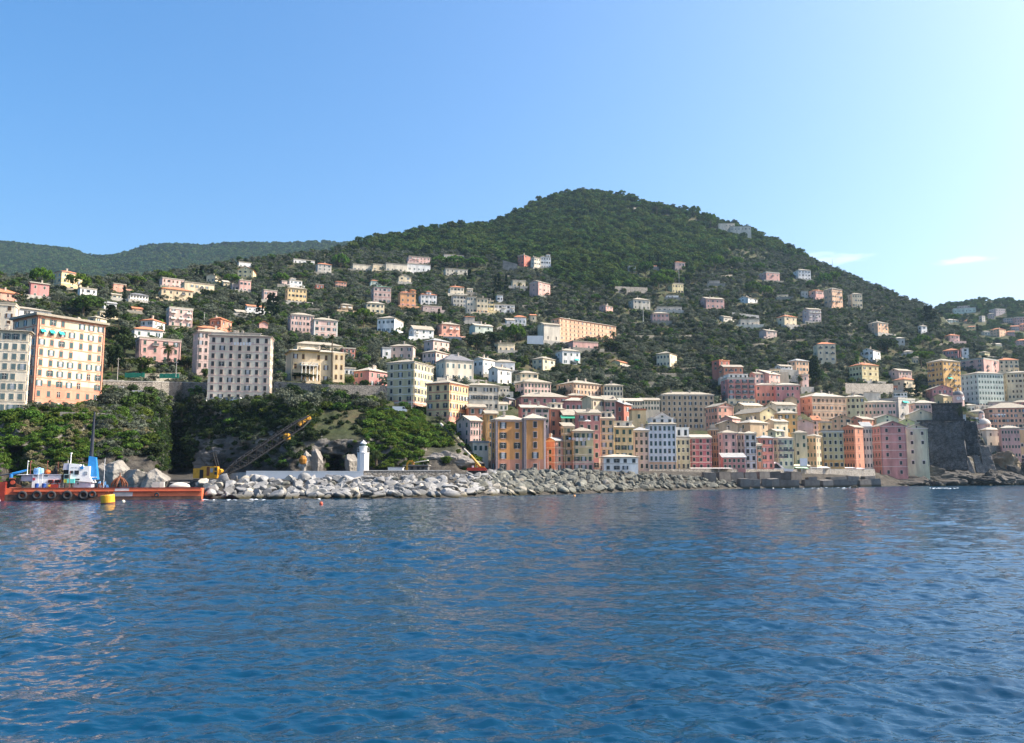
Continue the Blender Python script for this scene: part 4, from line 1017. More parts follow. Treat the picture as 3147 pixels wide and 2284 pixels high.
# --- breakwater boulders
BAND = [(598,1486,1537),(680,1478,1536),(760,1473,1535),(1000,1471,1531),(1115,1469,1530),(1390,1465,1524),(1440,1458,1522),(1480,1452,1520),(1540,1448,1519),(1600,1447,1518),(1800,1448,1511),(1900,1452,1507),(2000,1459,1503),(2130,1466,1498),(2190,1476,1497),(2262,1484,1495)]
bx = np.array([b[0] for b in BAND], float); bt = np.array([b[1] for b in BAND], float); bb = np.array([b[2] for b in BAND], float)
PROT = {k: [rock_mesh('boulder', 100 + 20*i + j, 7 + j % 3, 4, .03, m) for j in range(6)] for i, (k, m) in enumerate((('p', ST_PALE), ('w', ST_WARM), ('g', ST_GREEN)))}
boul = []
px = 604.0
while px < 2262:
    yt_, yb_ = np.interp(px, bx, bt), np.interp(px, bx, bb)
    dm = float(depth(px, (yt_+yb_)/2))
    w = 2.75 if px < 1480 else 2.5
    p0 = at(px, yb_, float(depth(px, yb_))); p1 = at(px, yt_, float(depth(px, yt_)))
    n = max(3, int((p1-p0).length / (w*.84)))
    for k in range(n):
        t = (k + rng.uniform(.1, .9)) / n
        qx = px + rng.uniform(-.5, .5) * w / dm * FPX
        y = yb_ + (yt_-yb_) * t
        p = at(qx, y, float(depth(qx, y)))
        boul.append((qx, t, p, w * rng.uniform(.34, .62) * (1.12 if t < .35 else 1)))
    px += w * .92 / dm * FPX
boul.sort(key=lambda b: -b[3] / b[2].y)
BZ = [(760, 'pale angular boulder at the breakwater tip near the yellow crane'), (1116, 'pale boulder below the white wall of the breakwater'), (1400, 'flat pale boulder below the stone parapet of the breakwater'),
      (1520, 'grey boulder under the small red crane'), (1700, 'greenish boulder in front of the orange harbour houses'), (1860, 'brownish boulder in front of the low white quay house'), (2050, 'dark boulder in front of the tall white harbour house'), (9999, 'dark boulder at the end of the breakwater by the concrete blocks')]
RUBP = [rock_mesh('boulder_small', 300+j, 8, 2, .04, ST_GREEN) for j in range(5)]
rub = MB()
for i, (qx, t, p, r_) in enumerate(boul):
    lab = next(l for x, l in BZ if qx < x)
    kind = 'p' if qx < 1440 and rng.random() < .82 else ('w' if rng.random() < (.5 if qx < 1560 else .35) else 'g' if qx > 1440 else 'w')
    if 1440 <= qx < 1520 and rng.random() < .6: kind = 'p'
    fl = .55 if 1100 < qx < 1500 else .78
    scl = (r_*rng.uniform(.9, 1.35), r_*rng.uniform(.8, 1.2), r_*rng.uniform(fl-.12, fl+.14))
    rot = (rng.uniform(-.45, .45), rng.uniform(-.5, .5), rng.uniform(0, 6.28))
    if i < 290:
        o = put('boulder', rng.choice(PROT[kind]), None, p + Vector((0, 0, .1)), rot, scl); tag(o, lab, 'boulder', lab.replace('boulder', 'boulders', 1))
    else:
        me = rng.choice(RUBP); M4 = Matrix.LocRotScale(p + Vector((0, 0, .05)), __import__('mathutils').Euler(rot), Vector(scl))
        rub.m = 0 if kind == 'p' else 1
        rub.add([tuple(M4 @ v.co) for v in me.vertices], [tuple(f.vertices) for f in me.polygons])
for k in range(260):   # small stones wedged between the boulders
    qx = rng.uniform(604, 2250); t = rng.uniform(0.02, 1)
    y = np.interp(qx, bx, bb) * (1-t) + np.interp(qx, bx, bt) * t
    p = at(qx, y, float(depth(qx, y))); r_ = rng.uniform(.3, .75)
    me = rng.choice(RUBP); M4 = Matrix.LocRotScale(p + Vector((0, 0, .25)), __import__('mathutils').Euler((rng.uniform(0, 6), rng.uniform(0, 6), 0)), Vector((r_*1.3, r_, r_*.8)))
    rub.m = 0 if qx < 1440 else 1
    rub.add([tuple(M4 @ v.co) for v in me.vertices], [tuple(f.vertices) for f in me.polygons])
tag(rub.build('rubble', [ST_PALE, ST_GREEN]), kind='stuff')
# --- walls
wall_path('parapet_wall', 'bright white parapet wall on the breakwater by the lighthouse', [(756,1450,1471,206),(1116,1450.5,1472,209)], .8, WHITEP, down=1.0, coping=WHITEP)
wall_path('parapet_wall', 'grey unpainted end of the breakwater parapet wall', [(742,1452,1471,212),(757,1452,1471,206.4)], .8, CONC, down=1.2)
wall_path('parapet_wall', 'grey concrete wall length behind white parapet tip', [(743,1451.5,1474,213),(655,1462,1478,222)][::-1], .6, CONC, down=1)
wall_path('parapet_wall', 'rough stone parapet wall between lighthouse and red crane', [(1117,1448,1469,210),(1385,1447.5,1466,217)], .7, ST_WALL, down=1.2, coping=CONC)
wall_path('quay_wall', 'stone quay wall below the crimson and white harbour houses', [(1420,1447,1462,262),(1520,1446,1458,272),(1640,1444.5,1456,282),(1840,1444,1458,302),(2000,1442.5,1462,332),(2170,1442,1464,349),(2300,1442,1466,362),(2452,1442.5,1472,391)], 1.2, ST_WALL, 'wall', down=1.5)
wall_path('quay_wall', 'tall stone sea wall below the beach huts', [(2462,1443,1480,394),(2690,1443,1484,424)], 1.5, ST_WALL, 'wall', down=1, coping=CONC)
wall_path('retaining_wall', 'long stone retaining wall with parapet on the cliff road', [(px_, a_, b_, float(depth(px_, b_))-1) for px_, a_, b_ in ((316,1172,1222),(400,1173,1219),(470,1174,1216),(560,1176,1220),(638,1178,1222))], 1.2, ST_WALL, 'wall', down=3, coping=CONC)
wall_path('terrace_wall', 'rough rock wall under the yellow apartment building', [(184,1266,1284,float(depth(184,1284))-1.5),(262,1268,1287,float(depth(262,1287))),(340,1270,1289,float(depth(340,1289))+1)], 1.2, ST_ROCKP, 'wall', down=.2)
wall_path('garden_wall', 'garden wall with railing below the ochre villa', [(842,1172,1196,322),(1010,1182,1206,322),(1190,1186,1226,330)], .8, ST_WALL, 'wall', down=3)
wall_path('garden_wall', 'terrace wall with white pillars beneath the lemon palazzo', [(2598,1178,1196,560),(2745,1180,1198,590)], .8, ST_WALL, 'wall', down=3)
wall_path('terrace_wall', 'long pale terrace wall above the low glazed villa', [(2250,960,972,790),(2333,970,982,800)], .6, CONC, 'wall', down=2)
wall_path('terrace_wall', 'dark masonry terrace wall in the wood', [(1890,880,896,845),(1990,884,896,860)], .8, ST_WALL, 'wall', down=2)
wall_path('terrace_wall', 'short grey wall under the salmon red villa', [(1362,1034,1044,560),(1418,1036,1044,560)], .5, CONC, 'wall', down=2)
wall_path('terrace_wall', 'sloping bright wall before the church in the hillside trees', [(1620,1032,1048,590),(1670,1032,1050,590)], .5, WHITEP, 'wall', down=2)
wall_path('terrace_wall', 'stone wall at the foot of the red and white mansions', [(1545,800,816,905),(1590,812,828,905)], .8, ST_ROCKP, 'wall', down=4)
# white hoarding with coloured marks on the retaining wall
bo = empty('hoarding', at(312, 1204, 290)); tag(bo, 'white hoarding with green and yellow paint marks below retaining wall', 'hoarding')
kx = 290/FPX
q = MB(); q.box(0, 68*kx, 0, .15, -1.0, 18*kx*.95); q.build('panel', WHITEP, bo)
for x0, x1, z0, z1, c in ((26,40,2,9,(.05,.45,.12)), (38,46,5,10,(.1,.5,.1)), (50,60,4,11,(.75,.7,.1))):
    q = MB(); q.prism([(x0*kx, z0*kx), (x1*kx, (z0+1)*kx), (x1*kx*.99, z1*kx), ((x0+3)*kx, (z1-1)*kx)], -.01, .02); q.build('paint_mark', mat('paint_%g' % c[0], c, .7), bo)
# green netting screens
NET = mat('green_netting', (.03,.26,.17), .8, .3, 3)
for i, (a, b, lab) in enumerate((((384,1147,312),(445,1149,312),'green netting screen along the cliff road, longer stretch'), ((490,1149,312),(550,1153,312),'green netting screen along the cliff road near big palm'))):
    A = at(*a); Bq = at(*b); e = empty('netting_screen', A); tag(e, lab, 'screen')
    L = (Bq - A).length; q = MB(); n = 14
    for k in range(n):
        q.box(L*k/n, L*(k+1)/n - .02, rng.uniform(-.08, .08), .12, -1.6, .1 + rng.uniform(-.12, .12))
    e.rotation_euler = (0, 0, math.atan2(Bq.y - A.y, Bq.x - A.x))
    q.build('net', NET, e)
    for k in range(4):
        q = MB(); q.tube((L*k/3.05, .2, -2.4), (L*k/3.05, .2, .4), .05); q.build('post', RAIL, e)

# --- concrete blocks
blk = [(2160,1457,36,17),(2200,1455,42,19),(2242,1457,40,18),(2284,1457,38,18),(2322,1455,36,19),(2366,1454,34,20),(2400,1458,30,18),(2420,1454,40,19),(2270,1476,28,17),(2300,1478,34,15),(2340,1478,30,14),(2362,1476,28,16),(2385,1479,22,14),(2405,1480,28,13),(2425,1480,26,13),(2468,1480,48,15),(2520,1480,34,15),(2560,1479,42,16),(2600,1482,30,13),(2634,1479,40,16),(2668,1476,36,18),(2480,1471,26,10),(2545,1470,52,9),(2602,1468,34,10),(2650,1467,36,10)]
for i, (x, y, w, hh) in enumerate(blk):
    d = float(depth(x + w/2, y + hh)) - 2
    k = d / FPX; p = at(x + w/2, y + hh, d)
    q = MB(); ww_, h_, dd_ = w*k, hh*k + .6, rng.uniform(3.5, 5.5)
    bm_ = [(-ww_/2, -dd_/2), (ww_/2, -dd_/2*rng.uniform(.8, 1.1)), (ww_/2*rng.uniform(.9, 1), dd_/2), (-ww_/2, dd_/2)]
    q.plan(bm_, -1.6, h_, rng.uniform(.95, 1))
    lab = ('big concrete block of the upper row below the quay wall' if y < 1466 else 'flat slab block under the tall sea wall' if y < 1475 else 'dark concrete block at the waterline by the sea wall')
    tag(put('concrete_block', q.mesh('concrete_block', CONCD), None, p, (rng.uniform(-.06, .06), rng.uniform(-.08, .08), rng.uniform(-.35, .35))), lab, 'block', lab.replace('block', 'blocks', 1))

# --- castle on its rock
def lump(name, label, c, size, seed, m, cat='rock', rough=.22, cuts=22, sub=5, group=None, rot=(0,0,0)):
    o = put(name, rock_mesh(name, seed, cuts, sub, rough, m), None, c, rot, size); tag(o, label, cat, group); return o
Z8 = lambda zx, zy: (2697 + zx/4.11556, 1180 + zy/4.11556)
def z8(zx, zy, d): return at(*Z8(zx, zy), d)
ca = empty('castle', z8(830, 1040, 478)); ca.rotation_euler = (0, 0, -math.atan2(ca.location.x, ca.location.y)); tag(ca, 'dark stone castle keep and bastion on the sea rock', 'castle')
k8 = 478 / FPX / 4.11556
def loc(zx, zy): return ((zx - 830) * k8, (1040 - zy) * k8)
def rugged(o, amp=.45):
    "uneven masonry: split the faces and push the stones in and out"
    bm = bmesh.new(); bm.from_mesh(o.data); bmesh.ops.subdivide_edges(bm, edges=bm.edges[:], cuts=11, use_grid_fill=True)
    for v in bm.verts: v.co += Vector((mnoise.noise(v.co*.45), mnoise.noise(v.co*.45+Vector((9,3,1))), mnoise.noise(v.co*.5+Vector((2,8,5)))))*amp + Vector((0, mnoise.noise(v.co*1.3)*amp*.8, 0))
    bm.to_mesh(o.data); bm.free(); return o
def batter(zx0, zx1, zyt, zyb, y0, y1, gx0=0, gx1=0, front=0):
    "wall block with sloping sides"
    (xa, zt), (xb, zb) = loc(zx0, zyt), loc(zx1, zyb)
    q = MB(); q.add([(xa-gx0, y0-front, zb), (xb+gx1, y0-front, zb), (xb+gx1, y1, zb), (xa-gx0, y1, zb), (xa, y0, zt), (xb, y0, zt), (xb, y1, zt), (xa, y1, zt)],
                    [(3,2,1,0),(4,5,6,7),(0,1,5,4),(1,2,6,5),(2,3,7,6),(3,0,4,7)]); return q
rugged(batter(742, 1085, 250, 520, 8, 30, .2, .3, .3).build('keep', ST_CASTLE, ca), .3)
rugged(batter(590, 1080, 478, 1090, 0, 34, -1.2, 1.2, 2.2).build('bastion', ST_CASTLE, ca), .7)
rugged(batter(1075, 1235, 470, 900, 9, 34, 0, 1.2, 1.5).build('side_wall', ST_CASTLE, ca), .6)
q = MB(); x0, z0 = loc(735, 250); x1, _ = loc(1090, 250); q.box(x0, x1, 7.6, 30.4, z0+.003, z0+.7); q.build('parapet', ST_CASTLE, ca)
q = MB(); x0, z0 = loc(556, 478); x1, _ = loc(1240, 478)
q.box(x0, x1-6, -.3, .5, z0+.003, z0+1.0); q.build('rampart', ST_CASTLE, ca)
q = MB(); x0, z0 = loc(1084, 470); x1, z1 = loc(1122, 385); q.box(x0, x1, 10, 14, z0-.5, z1); q.build('turret', WHITEP, ca)
for i, (a, b, top) in enumerate(((1092, 1160, 930), (1195, 1285, 900), (1275, 1400, 790))):
    (xa, zt), (xb, zb) = loc(a, top), loc(b, 1125)
    q = MB(); w = 4.2 if i < 2 else 7.5
    q.add([(xa, -1, zb), (xb+.6, -2, zb), (xb+.6, 14, zb), (xa, 14, zb), (xa-1.2, 6, zt), (xa-1.2+w*.6, 6, zt), (xa-1.2+w*.6, 14, zt), (xa-1.2, 14, zt)], [(3,2,1,0),(4,5,6,7),(0,1,5,4),(1,2,6,5),(2,3,7,6),(3,0,4,7)])
    rugged(q.build('buttress', stone_mat('buttress_stone', (.20,.18,.16), .5, .9, .4), ca), .35)
lp = empty('lamp_post', z8(1262, 500, 484)); tag(lp, 'white lamp post with square head beside the castle', 'lamp')
q = MB(); q.tube((0,0,-1), (0,0,2.6), .1); q.build('pole', WHITEP, lp); q = MB(); q.box(-.6, .6, -.3, .3, 2.6, 3.3); q.build('lamp_head', WHITEP, lp)
R3 = lambda zx, zy, d, dz=0: z8(zx, zy, d) + Vector((0, 0, dz))
lump('sea_rock', 'dark rock base under the castle and weathered houses', R3(640, 1185, 462), (21, 10, 8), 31, ST_ROCK)
lump('sea_rock', 'low dark rock ledge before the big rose gabled house', R3(330, 1228, 446), (18, 7, 4.2), 32, ST_ROCK, rough=.3)
lump('sea_rock', 'thin rock spit reaching into the foam', R3(190, 1268, 436), (13, 4, 1.5), 33, ST_ROCK, rough=.3)
lump('sea_rock', 'dark rock mass below the castle buttresses', R3(1060, 1185, 466), (13, 9, 5.4), 34, ST_ROCK, rough=.25)
lump('sea_rock', 'rounded pale-topped rock at the castle point', R3(1440, 1150, 460), (5.4, 6, 5.2), 35, ST_ROCK, rough=.2)
lump('sea_rock', 'low jagged rock at the water below castle point', R3(1400, 1225, 456), (10, 5, 3.6), 36, ST_ROCK, rough=.3)
for i_, (zx_, zy_, d_, sz_) in enumerate(((1300,1235,462,(9,6,5)),(1500,1215,468,(11,7,6)),(1680,1200,478,(12,8,7)),(1830,1190,486,(12,8,8)),(560,1235,448,(9,5,3.5)),(860,1245,452,(10,5,3.2)))):
    lump('sea_rock', ('dark shore rock below the brown cliff beyond the castle' if i_ < 4 else 'dark wave-washed rock at the castle foot'), R3(zx_, zy_, d_), sz_, 140+i_, ST_ROCK, rough=.25, sub=4, group='dark shore rocks beyond the castle' if i_ < 4 else 'wave-washed rocks at the castle foot')
lump('rock_overhang', 'overgrown rock overhang beside the castle bastion', R3(1190, 650, 484), (6.5, 9, 10.5), 37, ST_ROCK, rough=.3)
lump('cliff_rock', 'brown cliff under the pale yellow house beyond the castle', R3(1570, 1010, 522), (18, 15, 14.5), 38, stone_mat('cliff_brown', (.19,.15,.10), 0, .6, .6, True, 1.0), rough=.25)
lump('cliff_rock', 'dark outer cliff at the far edge beyond castle', R3(1900, 1110, 530), (17, 16, 10), 39, ST_ROCK, rough=.3)
wall_path('terrace_wall', 'stone terrace wall under the pale yellow house beyond castle', [(3014,1369,1380,528),(3118,1370,1392,536)], 1, ST_WALL, 'wall', down=6)
lump('sea_stack', 'small pointed rock standing in white foam', z8(750, 1305, 430), (5.6, 3, 4.4), 40, ST_ROCK, rough=.3, cuts=12)
lump('sea_stack', 'low dark rock awash before the sea wall', at(2625, 1500, 368), (2.8, 2, 1.3), 41, ST_ROCK)
for i, (zx, zy, sx, sz, lab) in enumerate(((1350,1110,9,8,'great pale rock slab beside the barge'), (1700,1180,8,6,'cracked pale rock beside the barge cargo hold'), (1480,1040,7,7,'tall pale rock behind the rusty grapple'), (1980,1150,6,7,'pale rock under hanging greenery at the cliff foot'))):
    lump('cliff_rock', lab, at(zx/4.11556, 1180+(zy+70)/4.11556, 217), (sx*.85, 5, sz*.72), 50+i, ST_ROCKP, rough=.09, cuts=26)
for i, (zx, zy, sx, sz, lab) in enumerate(((570,1010,3.4,5.2,'bright lit rock pillar behind white wall'), (720,980,3.0,5.4,'brown rock pillar beside the grotto'), (1150,1010,3.2,4.6,'pale rock between grotto and lighthouse'), (800,720,6,3.6,'rock shoulder above the grotto'))):
    lump('cliff_rock', lab, at(800+zx/4.11556, 1180+zy/4.11556, 248 if i < 3 else 272), (sx, 4, sz), 60+i, ST_ROCKP if i in (0, 2) else stone_mat('cliff_grey', (.22,.20,.18), 0, .5, .5, False, 1.0), rough=.13, cuts=24)
lump('cliff_rock', 'grey rock face at the foot of the green slope by the red crane', at(1375, 1422, 268), (11, 5, 5), 70, stone_mat('cliff_grey', (.22,.20,.18), 0, .5, .5), rough=.28)
lump('cliff_rock', 'bare grey rock face behind the yellow crane', at(670, 1425, 289), (13, 5, 9), 71, stone_mat('cliff_grey', (.22,.20,.18), 0, .5, .5), rough=.3)

# --- domes
def dome(label, c, r, mdome, drum=True):
    e = empty('church_dome', c); tag(e, label, 'dome')
    q = MB(); q.lathe([(r*1.02, -7), (r*1.02, -.1), (r*1.12, -.05), (r*1.12, .15)], 20); q.build('drum', wallm('rosy'), e, smooth=False)
    q = MB(); q.lathe([(r*math.cos(t), .153 + r*1.0*math.sin(t)) for t in np.linspace(0, 1.5, 9)], 24); q.build('cap', mdome, e, smooth=True)
    q = MB(); q.lathe([(r*.16, 0), (r*.16, r*.28), (r*.2, r*.3), (.04, r*.5)], 10, (0, 0, r*1.12)); q.build('lantern', TRIMS['g'], e)
    q = MB(); q.tube((0,0,r*1.6), (0,0,r*2.1), .06); q.box(-.35, .35, -.05, .05, r*1.85, r*1.92); q.build('cross', RAIL, e)
    return e
dm = dome('dark lead dome with clock faces on its drum behind the castle', at(2945, 1216, 540), 3.1, mat('lead_dome', (.16,.16,.16), .6, .2, 1))
for ang, nm in ((R(-28), 0), (R(32), 1)):
    cl = MB(); cl.tube((0, -3.3, 0), (0, -3.12, 0), 1.1, n=20); c_ = cl.build('clock_face', WHITEP, dm, (0, 0, -2.0), (0, 0, ang))
    h2 = MB(); h2.box(-.08, .08, -3.4, -3.31, -.1, .9); h2.box(-.08, .65, -3.45, -3.405, -.08, .08); h2.build('clock_hand', RAIL, c_)
dome('small grey lantern dome between castle palm and pale dome', at(3016, 1272, 556), 1.7, mat('lead_dome', (.16,.16,.16), .6, .2, 1))
dome('pale plaster dome near the castle palm', at(3023, 1306, 548), 4.1, mat('pale_dome', (.50,.46,.40), .8, .15, .5))

# --- lighthouse
lh = empty('lighthouse', at(1115, 1450.5, 224)); tag(lh, 'small white octagonal lighthouse on the breakwater', 'lighthouse')
kl = 224/FPX/4.11556
def oct_(r): return [(r*math.cos(R(22.5+45*i)), r*math.sin(R(22.5+45*i))) for i in range(8)]
q = MB(); q.plan(oct_(74*kl), -2.5, 235*kl); q.build('tower', WHITEP, lh)
q = MB(); q.plan(oct_(80*kl), 235*kl+.003, 235*kl+.12); q.build('gallery', WHITEP, lh)
q = MB(); q.lathe([(48*kl, 242*kl), (48*kl, 312*kl), (54*kl, 315*kl), (54*kl, 322*kl)], 20); q.build('watch_room', WHITEP, lh)
q = MB(); q.lathe([(34*kl, 322*kl), (34*kl, 352*kl)], 16); q.build('lantern', mat('lantern_glass', (.08,.13,.15), .15, .3, 4, spec=.7), lh)
q = MB(); q.lathe([(42*kl, 352*kl), (40*kl, 358*kl), (26*kl, 375*kl), (10*kl, 384*kl), (7*kl, 395*kl), (1*kl, 402*kl)], 16); q.build('dome', WHITEP, lh, smooth=True)
q = MB()
for i in range(8):
    a, b = oct_(78*kl)[i], oct_(78*kl)[(i+1) % 8]
    q.tube((*a, 240*kl), (*a, 300*kl), .025, n=5); q.tube((*a, 300*kl), (*b, 300*kl), .025, n=5); q.tube((*a, 270*kl), (*b, 270*kl), .02, n=5)
q.build('railing', mat('rail_grey', (.4,.42,.42), .5), lh)
q = MB(); q.box(40*kl, 48*kl, -14*kl, -4*kl, 255*kl, 300*kl); q.build('ladder', mat('rail_grey', (.4,.42,.42), .5), lh)

# --- yellow crawler crane
YEL = mat('machine_yellow', (.55,.27,.015), .5, .2, 1.5, spec=.5); BLK = mat('machine_black', (.015,.015,.016), .6, .3, 2); RUST = mat('rust', (.16,.06,.03), .85, .4, 2)
dC = 214.0; kc = dC/FPX/4.11556
cr = empty('crawler_crane', at(400+965/4.11556, 1180+1245/4.11556, dC)); tag(cr, 'orange yellow crawler crane with long black lattice boom', 'crane')
def cx(zx): return (zx-965)*kc
def cz(zy): return (1245-zy)*kc
q = MB(); q.prism([(cx(792), cz(1195)), (cx(1055), cz(1195)), (cx(1055), cz(1045)), (cx(905), cz(1045)), (cx(880), cz(1068)), (cx(792), cz(1072))], 0, 2.8); q.build('body', YEL, cr)
q = MB(); q.prism([(cx(1056), cz(1200)), (cx(1092), cz(1195)), (cx(1105), cz(1130)), (cx(1100), cz(1050)), (cx(1056), cz(1048))], -.15, 1.2); cb = q.build('cab', YEL, cr)
q = MB(); q.box(cx(1062), cx(1092), -.18, -.1, cz(1100), cz(1062)); q.box(cx(1062), cx(1094), -.18, -.1, cz(1150), cz(1115)); q.build('cab_window', GLASS, cb)
q = MB(); q.box(cx(875), cx(922), -.04, .1, cz(1193), cz(1088)); q.build('engine_door', BLK, cr)
q = MB(); q.box(cx(962), cx(998), -.04, .1, cz(1165), cz(1052)); q.build('red_panel', RUST, cr)
q = MB(); q.box(cx(1008), cx(1040), -.06, .1, cz(1120), cz(1070)); q.build('side_window', CURT, cr)
q = MB(); q.prism([(cx(1105), cz(1150)), (cx(1135), cz(1120)), (cx(1140), cz(1095)), (cx(1120), cz(1078)), (cx(1102), cz(1085))], .3, 2.2); q.build('winch_guard', YEL, cr)
for y0 in (-.2, 2.0):
    q = MB(); q.prism([(cx(790), cz(1225)), (cx(815), cz(1246)), (cx(1120), cz(1246)), (cx(1150), cz(1225)), (cx(1130), cz(1203)), (cx(810), cz(1203))], y0, y0+.9); q.build('track', BLK, cr)
q = MB()
for y0 in (.5, 2.2):
    q.tube((cx(1075), y0, cz(1047)), (cx(1020), y0, cz(875)), .12); q.tube((cx(1040), y0, cz(1047)), (cx(985), y0, cz(880)), .12)
    q.tube((cx(985), y0, cz(880)), (cx(1020), y0, cz(875)), .09)
q.tube((cx(985), .5, cz(880)), (cx(985), 2.2, cz(880)), .12); q.tube((cx(965), 1.3, cz(932)), (cx(1085), 1.3, cz(932)), .08)
q.build('gantry', BLK, cr)
P0 = at(687, 1459, dC+1.5) - cr.location; P1 = at(952, 1283, dC+16) - cr.location
ax = (P1-P0).normalized(); side = Vector((-ax.y, ax.x, 0)).normalized(); up = ax.cross(side)*-1
L = (P1-P0).length; nb = 22; q = MB()
def bp_(t, a, b):
    w = .3 + .75*min(1, t*5)*min(1, (1-t)*6+.25)
    return P0 + ax*(L*t) + side*(a*w) + up*(b*w)
for a, b in ((-1,-1),(1,-1),(1,1),(-1,1)):
    for i in range(nb): q.tube(bp_(i/nb, a, b), bp_((i+1)/nb, a, b), .2, n=5)
for i in range(nb):
    s_ = 1 if i % 2 else -1
    for (a, b), (c, d_) in ((((-1),-1),((1),-1)), ((1,-1),(1,1)), ((1,1),(-1,1)), ((-1,1),(-1,-1))):
        q.tube(bp_(i/nb, a, b) if s_ > 0 else bp_(i/nb, c, d_), bp_((i+1)/nb, c, d_) if s_ > 0 else bp_((i+1)/nb, a, b), .14, n=4)
bo_ = q.build('boom', BLK, cr)
def along(t0, t1, r0, r1, nm, m, par):
    q = MB(); q.tube(P0+ax*(L*t0), P0+ax*(L*t1), r0, r1, 6); return q.build(nm, m, par)
along(.86, .97, .62, .42, 'boom_tip', YEL, bo_)
along(.96, 1.0, .7, .75, 'sheave', YEL, bo_)
q = MB(); c_ = P0+ax*(L*.70)+up*.9; q.lathe([(.15,-.9),(.95,-.7),(1.05,.4),(.5,.9)], 10, tuple(c_)); q.build('pulley_block', YEL, bo_)
for t, s_ in ((.70, .2), (.96, .3)):
    q = MB(); q.tube(Vector((cx(1000), 1.3, cz(880))), P0+ax*(L*t)+up*s_, .03, n=4); q.build('cable', BLK, cr)
T_ = P0+ax*(L*.93); hk = empty('grab_bucket', cr.location + T_); hk.location.z = at(931, 1414, hk.location.y).z
q = MB(); q.tube(T_, hk.location - cr.location + Vector((0,0,2.2)), .07, n=4); q.build('hook_line', BLK, cr)
tag(hk, 'rusty orange grab bucket against the bright rock pillar', 'bucket')
q = MB(); q.lathe([(.1,-1.2),(.9,-.9),(1.1,.2),(.7,1.0),(.1,1.2)], 9); q.build('bucket_shell', mat('rust_yellow', (.35,.16,.03), .7, .4, 2), hk)
q = MB(); q.tube((0,0,1.2), (0,0,2.4), .06); q.build('chain', BLK, hk)

# --- red mobile crane with telescopic boom
dR = 232.0; kr = dR/FPX/4.11556
RED = mat('machine_red', (.50,.045,.02), .5, .15, 1.5, spec=.5)
mc = empty('mobile_crane', at(1200+1085/4.11556, 1180+1105/4.11556, dR)); tag(mc, 'small red crane on the rocks with yellow telescopic boom', 'crane')
def rx_(zx): return (zx-1085)*kr
def rz_(zy): return (1105-zy)*kr
q = MB(); q.prism([(rx_(968), rz_(1098)), (rx_(1205), rz_(1098)), (rx_(1212), rz_(1075)), (rx_(1190), rz_(1058)), (rx_(975), rz_(1060)), (rx_(962), rz_(1080))], 0, 2.2); q.build('chassis', RED, mc)
q = MB(); q.box(rx_(985), rx_(1195), .2, 2.0, rz_(1130), rz_(1099)); q.build('undercarriage', BLK, mc)
q = MB(); q.box(rx_(1028), rx_(1052), .5, 1.6, rz_(1060), rz_(1034)); q.build('cab', WHITEP, mc)
q = MB(); q.box(rx_(1130), rx_(1188), .3, 1.8, rz_(1060)+.01, rz_(1045)); q.build('counterweight', YEL, mc)
a_ = Vector((rx_(1132), 1.1, rz_(1048))); b_ = Vector((rx_(1010), 2.2, rz_(905))); c_ = Vector((rx_(922), 3.2, rz_(818))); e_ = Vector((rx_(622), 8, rz_(508)))
q = MB(); q.tube(a_, b_, .42, .34, 6); q.build('boom', YEL, mc)
q = MB(); q.tube(b_, c_, .30, .26, 6); q.build('boom_extension', mat('boom_pale', (.62,.55,.45), .6, .15, 2), mc)
ax2 = (e_-c_).normalized(); sd2 = Vector((-ax2.z, 0, ax2.x)).normalized(); L2 = (e_-c_).length
q = MB(); nb = 26
for i in range(nb):
    for s_ in (-1, 1):
        q.tube(c_+ax2*(L2*i/nb)+sd2*(.22*s_), c_+ax2*(L2*(i+1)/nb)+sd2*(.22*s_), .07, n=4)
    s_ = 1 if i % 2 else -1
    q.tube(c_+ax2*(L2*i/nb)+sd2*(.22*s_), c_+ax2*(L2*(i+1)/nb)-sd2*(.22*s_), .05, n=4)
q.tube(c_, e_, .10, n=4)
q.build('lattice_jib', BLK, mc)
q = MB(); q.tube(e_+ax2*-.3, e_+ax2*.9, .4, .3, 6); q.build('jib_head', mat('boom_pale', (.62,.55,.45), .6, .15, 2), mc)
q = MB(); q.tube(a_+Vector((-1.2,0,-.5)), (a_+b_)/2, .12, n=6); q.build('luffing_ram', YEL, mc)

# --- digger arm, site hut and white container behind the parapet
ex = empty('excavator', at(1200+235/4.11556, 1180+1105/4.11556, 226)); tag(ex, 'ochre excavator arm bent over the parapet beside site hut', 'excavator')
ke = 226/FPX/4.11556
q = MB(); q.prism([(-45*ke,0),(-15*ke,0),(-20*ke,70*ke),(0,110*ke),(35*ke,120*ke),(45*ke,138*ke),(0,140*ke),(-35*ke,100*ke)], 0, .5); q.build('arm', YEL, ex)
q = MB(); q.prism([(-60*ke,-20*ke),(30*ke,-20*ke),(30*ke,0),(-60*ke,0)], -.3, 1.2); q.build('undercarriage', BLK, ex)
q = MB(); q.box(30*ke, 60*ke, -.2, .9, 80*ke, 118*ke); q.build('bucket_shell', mat('rust_yellow', (.35,.16,.03), .7, .4, 2), ex)
sh = empty('site_hut', at(1200+350/4.11556, 1180+1110/4.11556, 236)); tag(sh, 'dark site hut with overhanging roof behind the parapet', 'hut')
ks = 236/FPX/4.11556
q = MB(); q.box(-120*ks, 120*ks, 0, 5, -1, 75*ks); q.build('wall', mat('hut_grey', (.13,.13,.13), .8, .3, 1), sh)
q = MB(); q.box(-190*ks, 135*ks, -1.2, 6, 75*ks+.003, 84*ks); q.build('roof', mat('hut_roof', (.35,.33,.30), .8), sh)
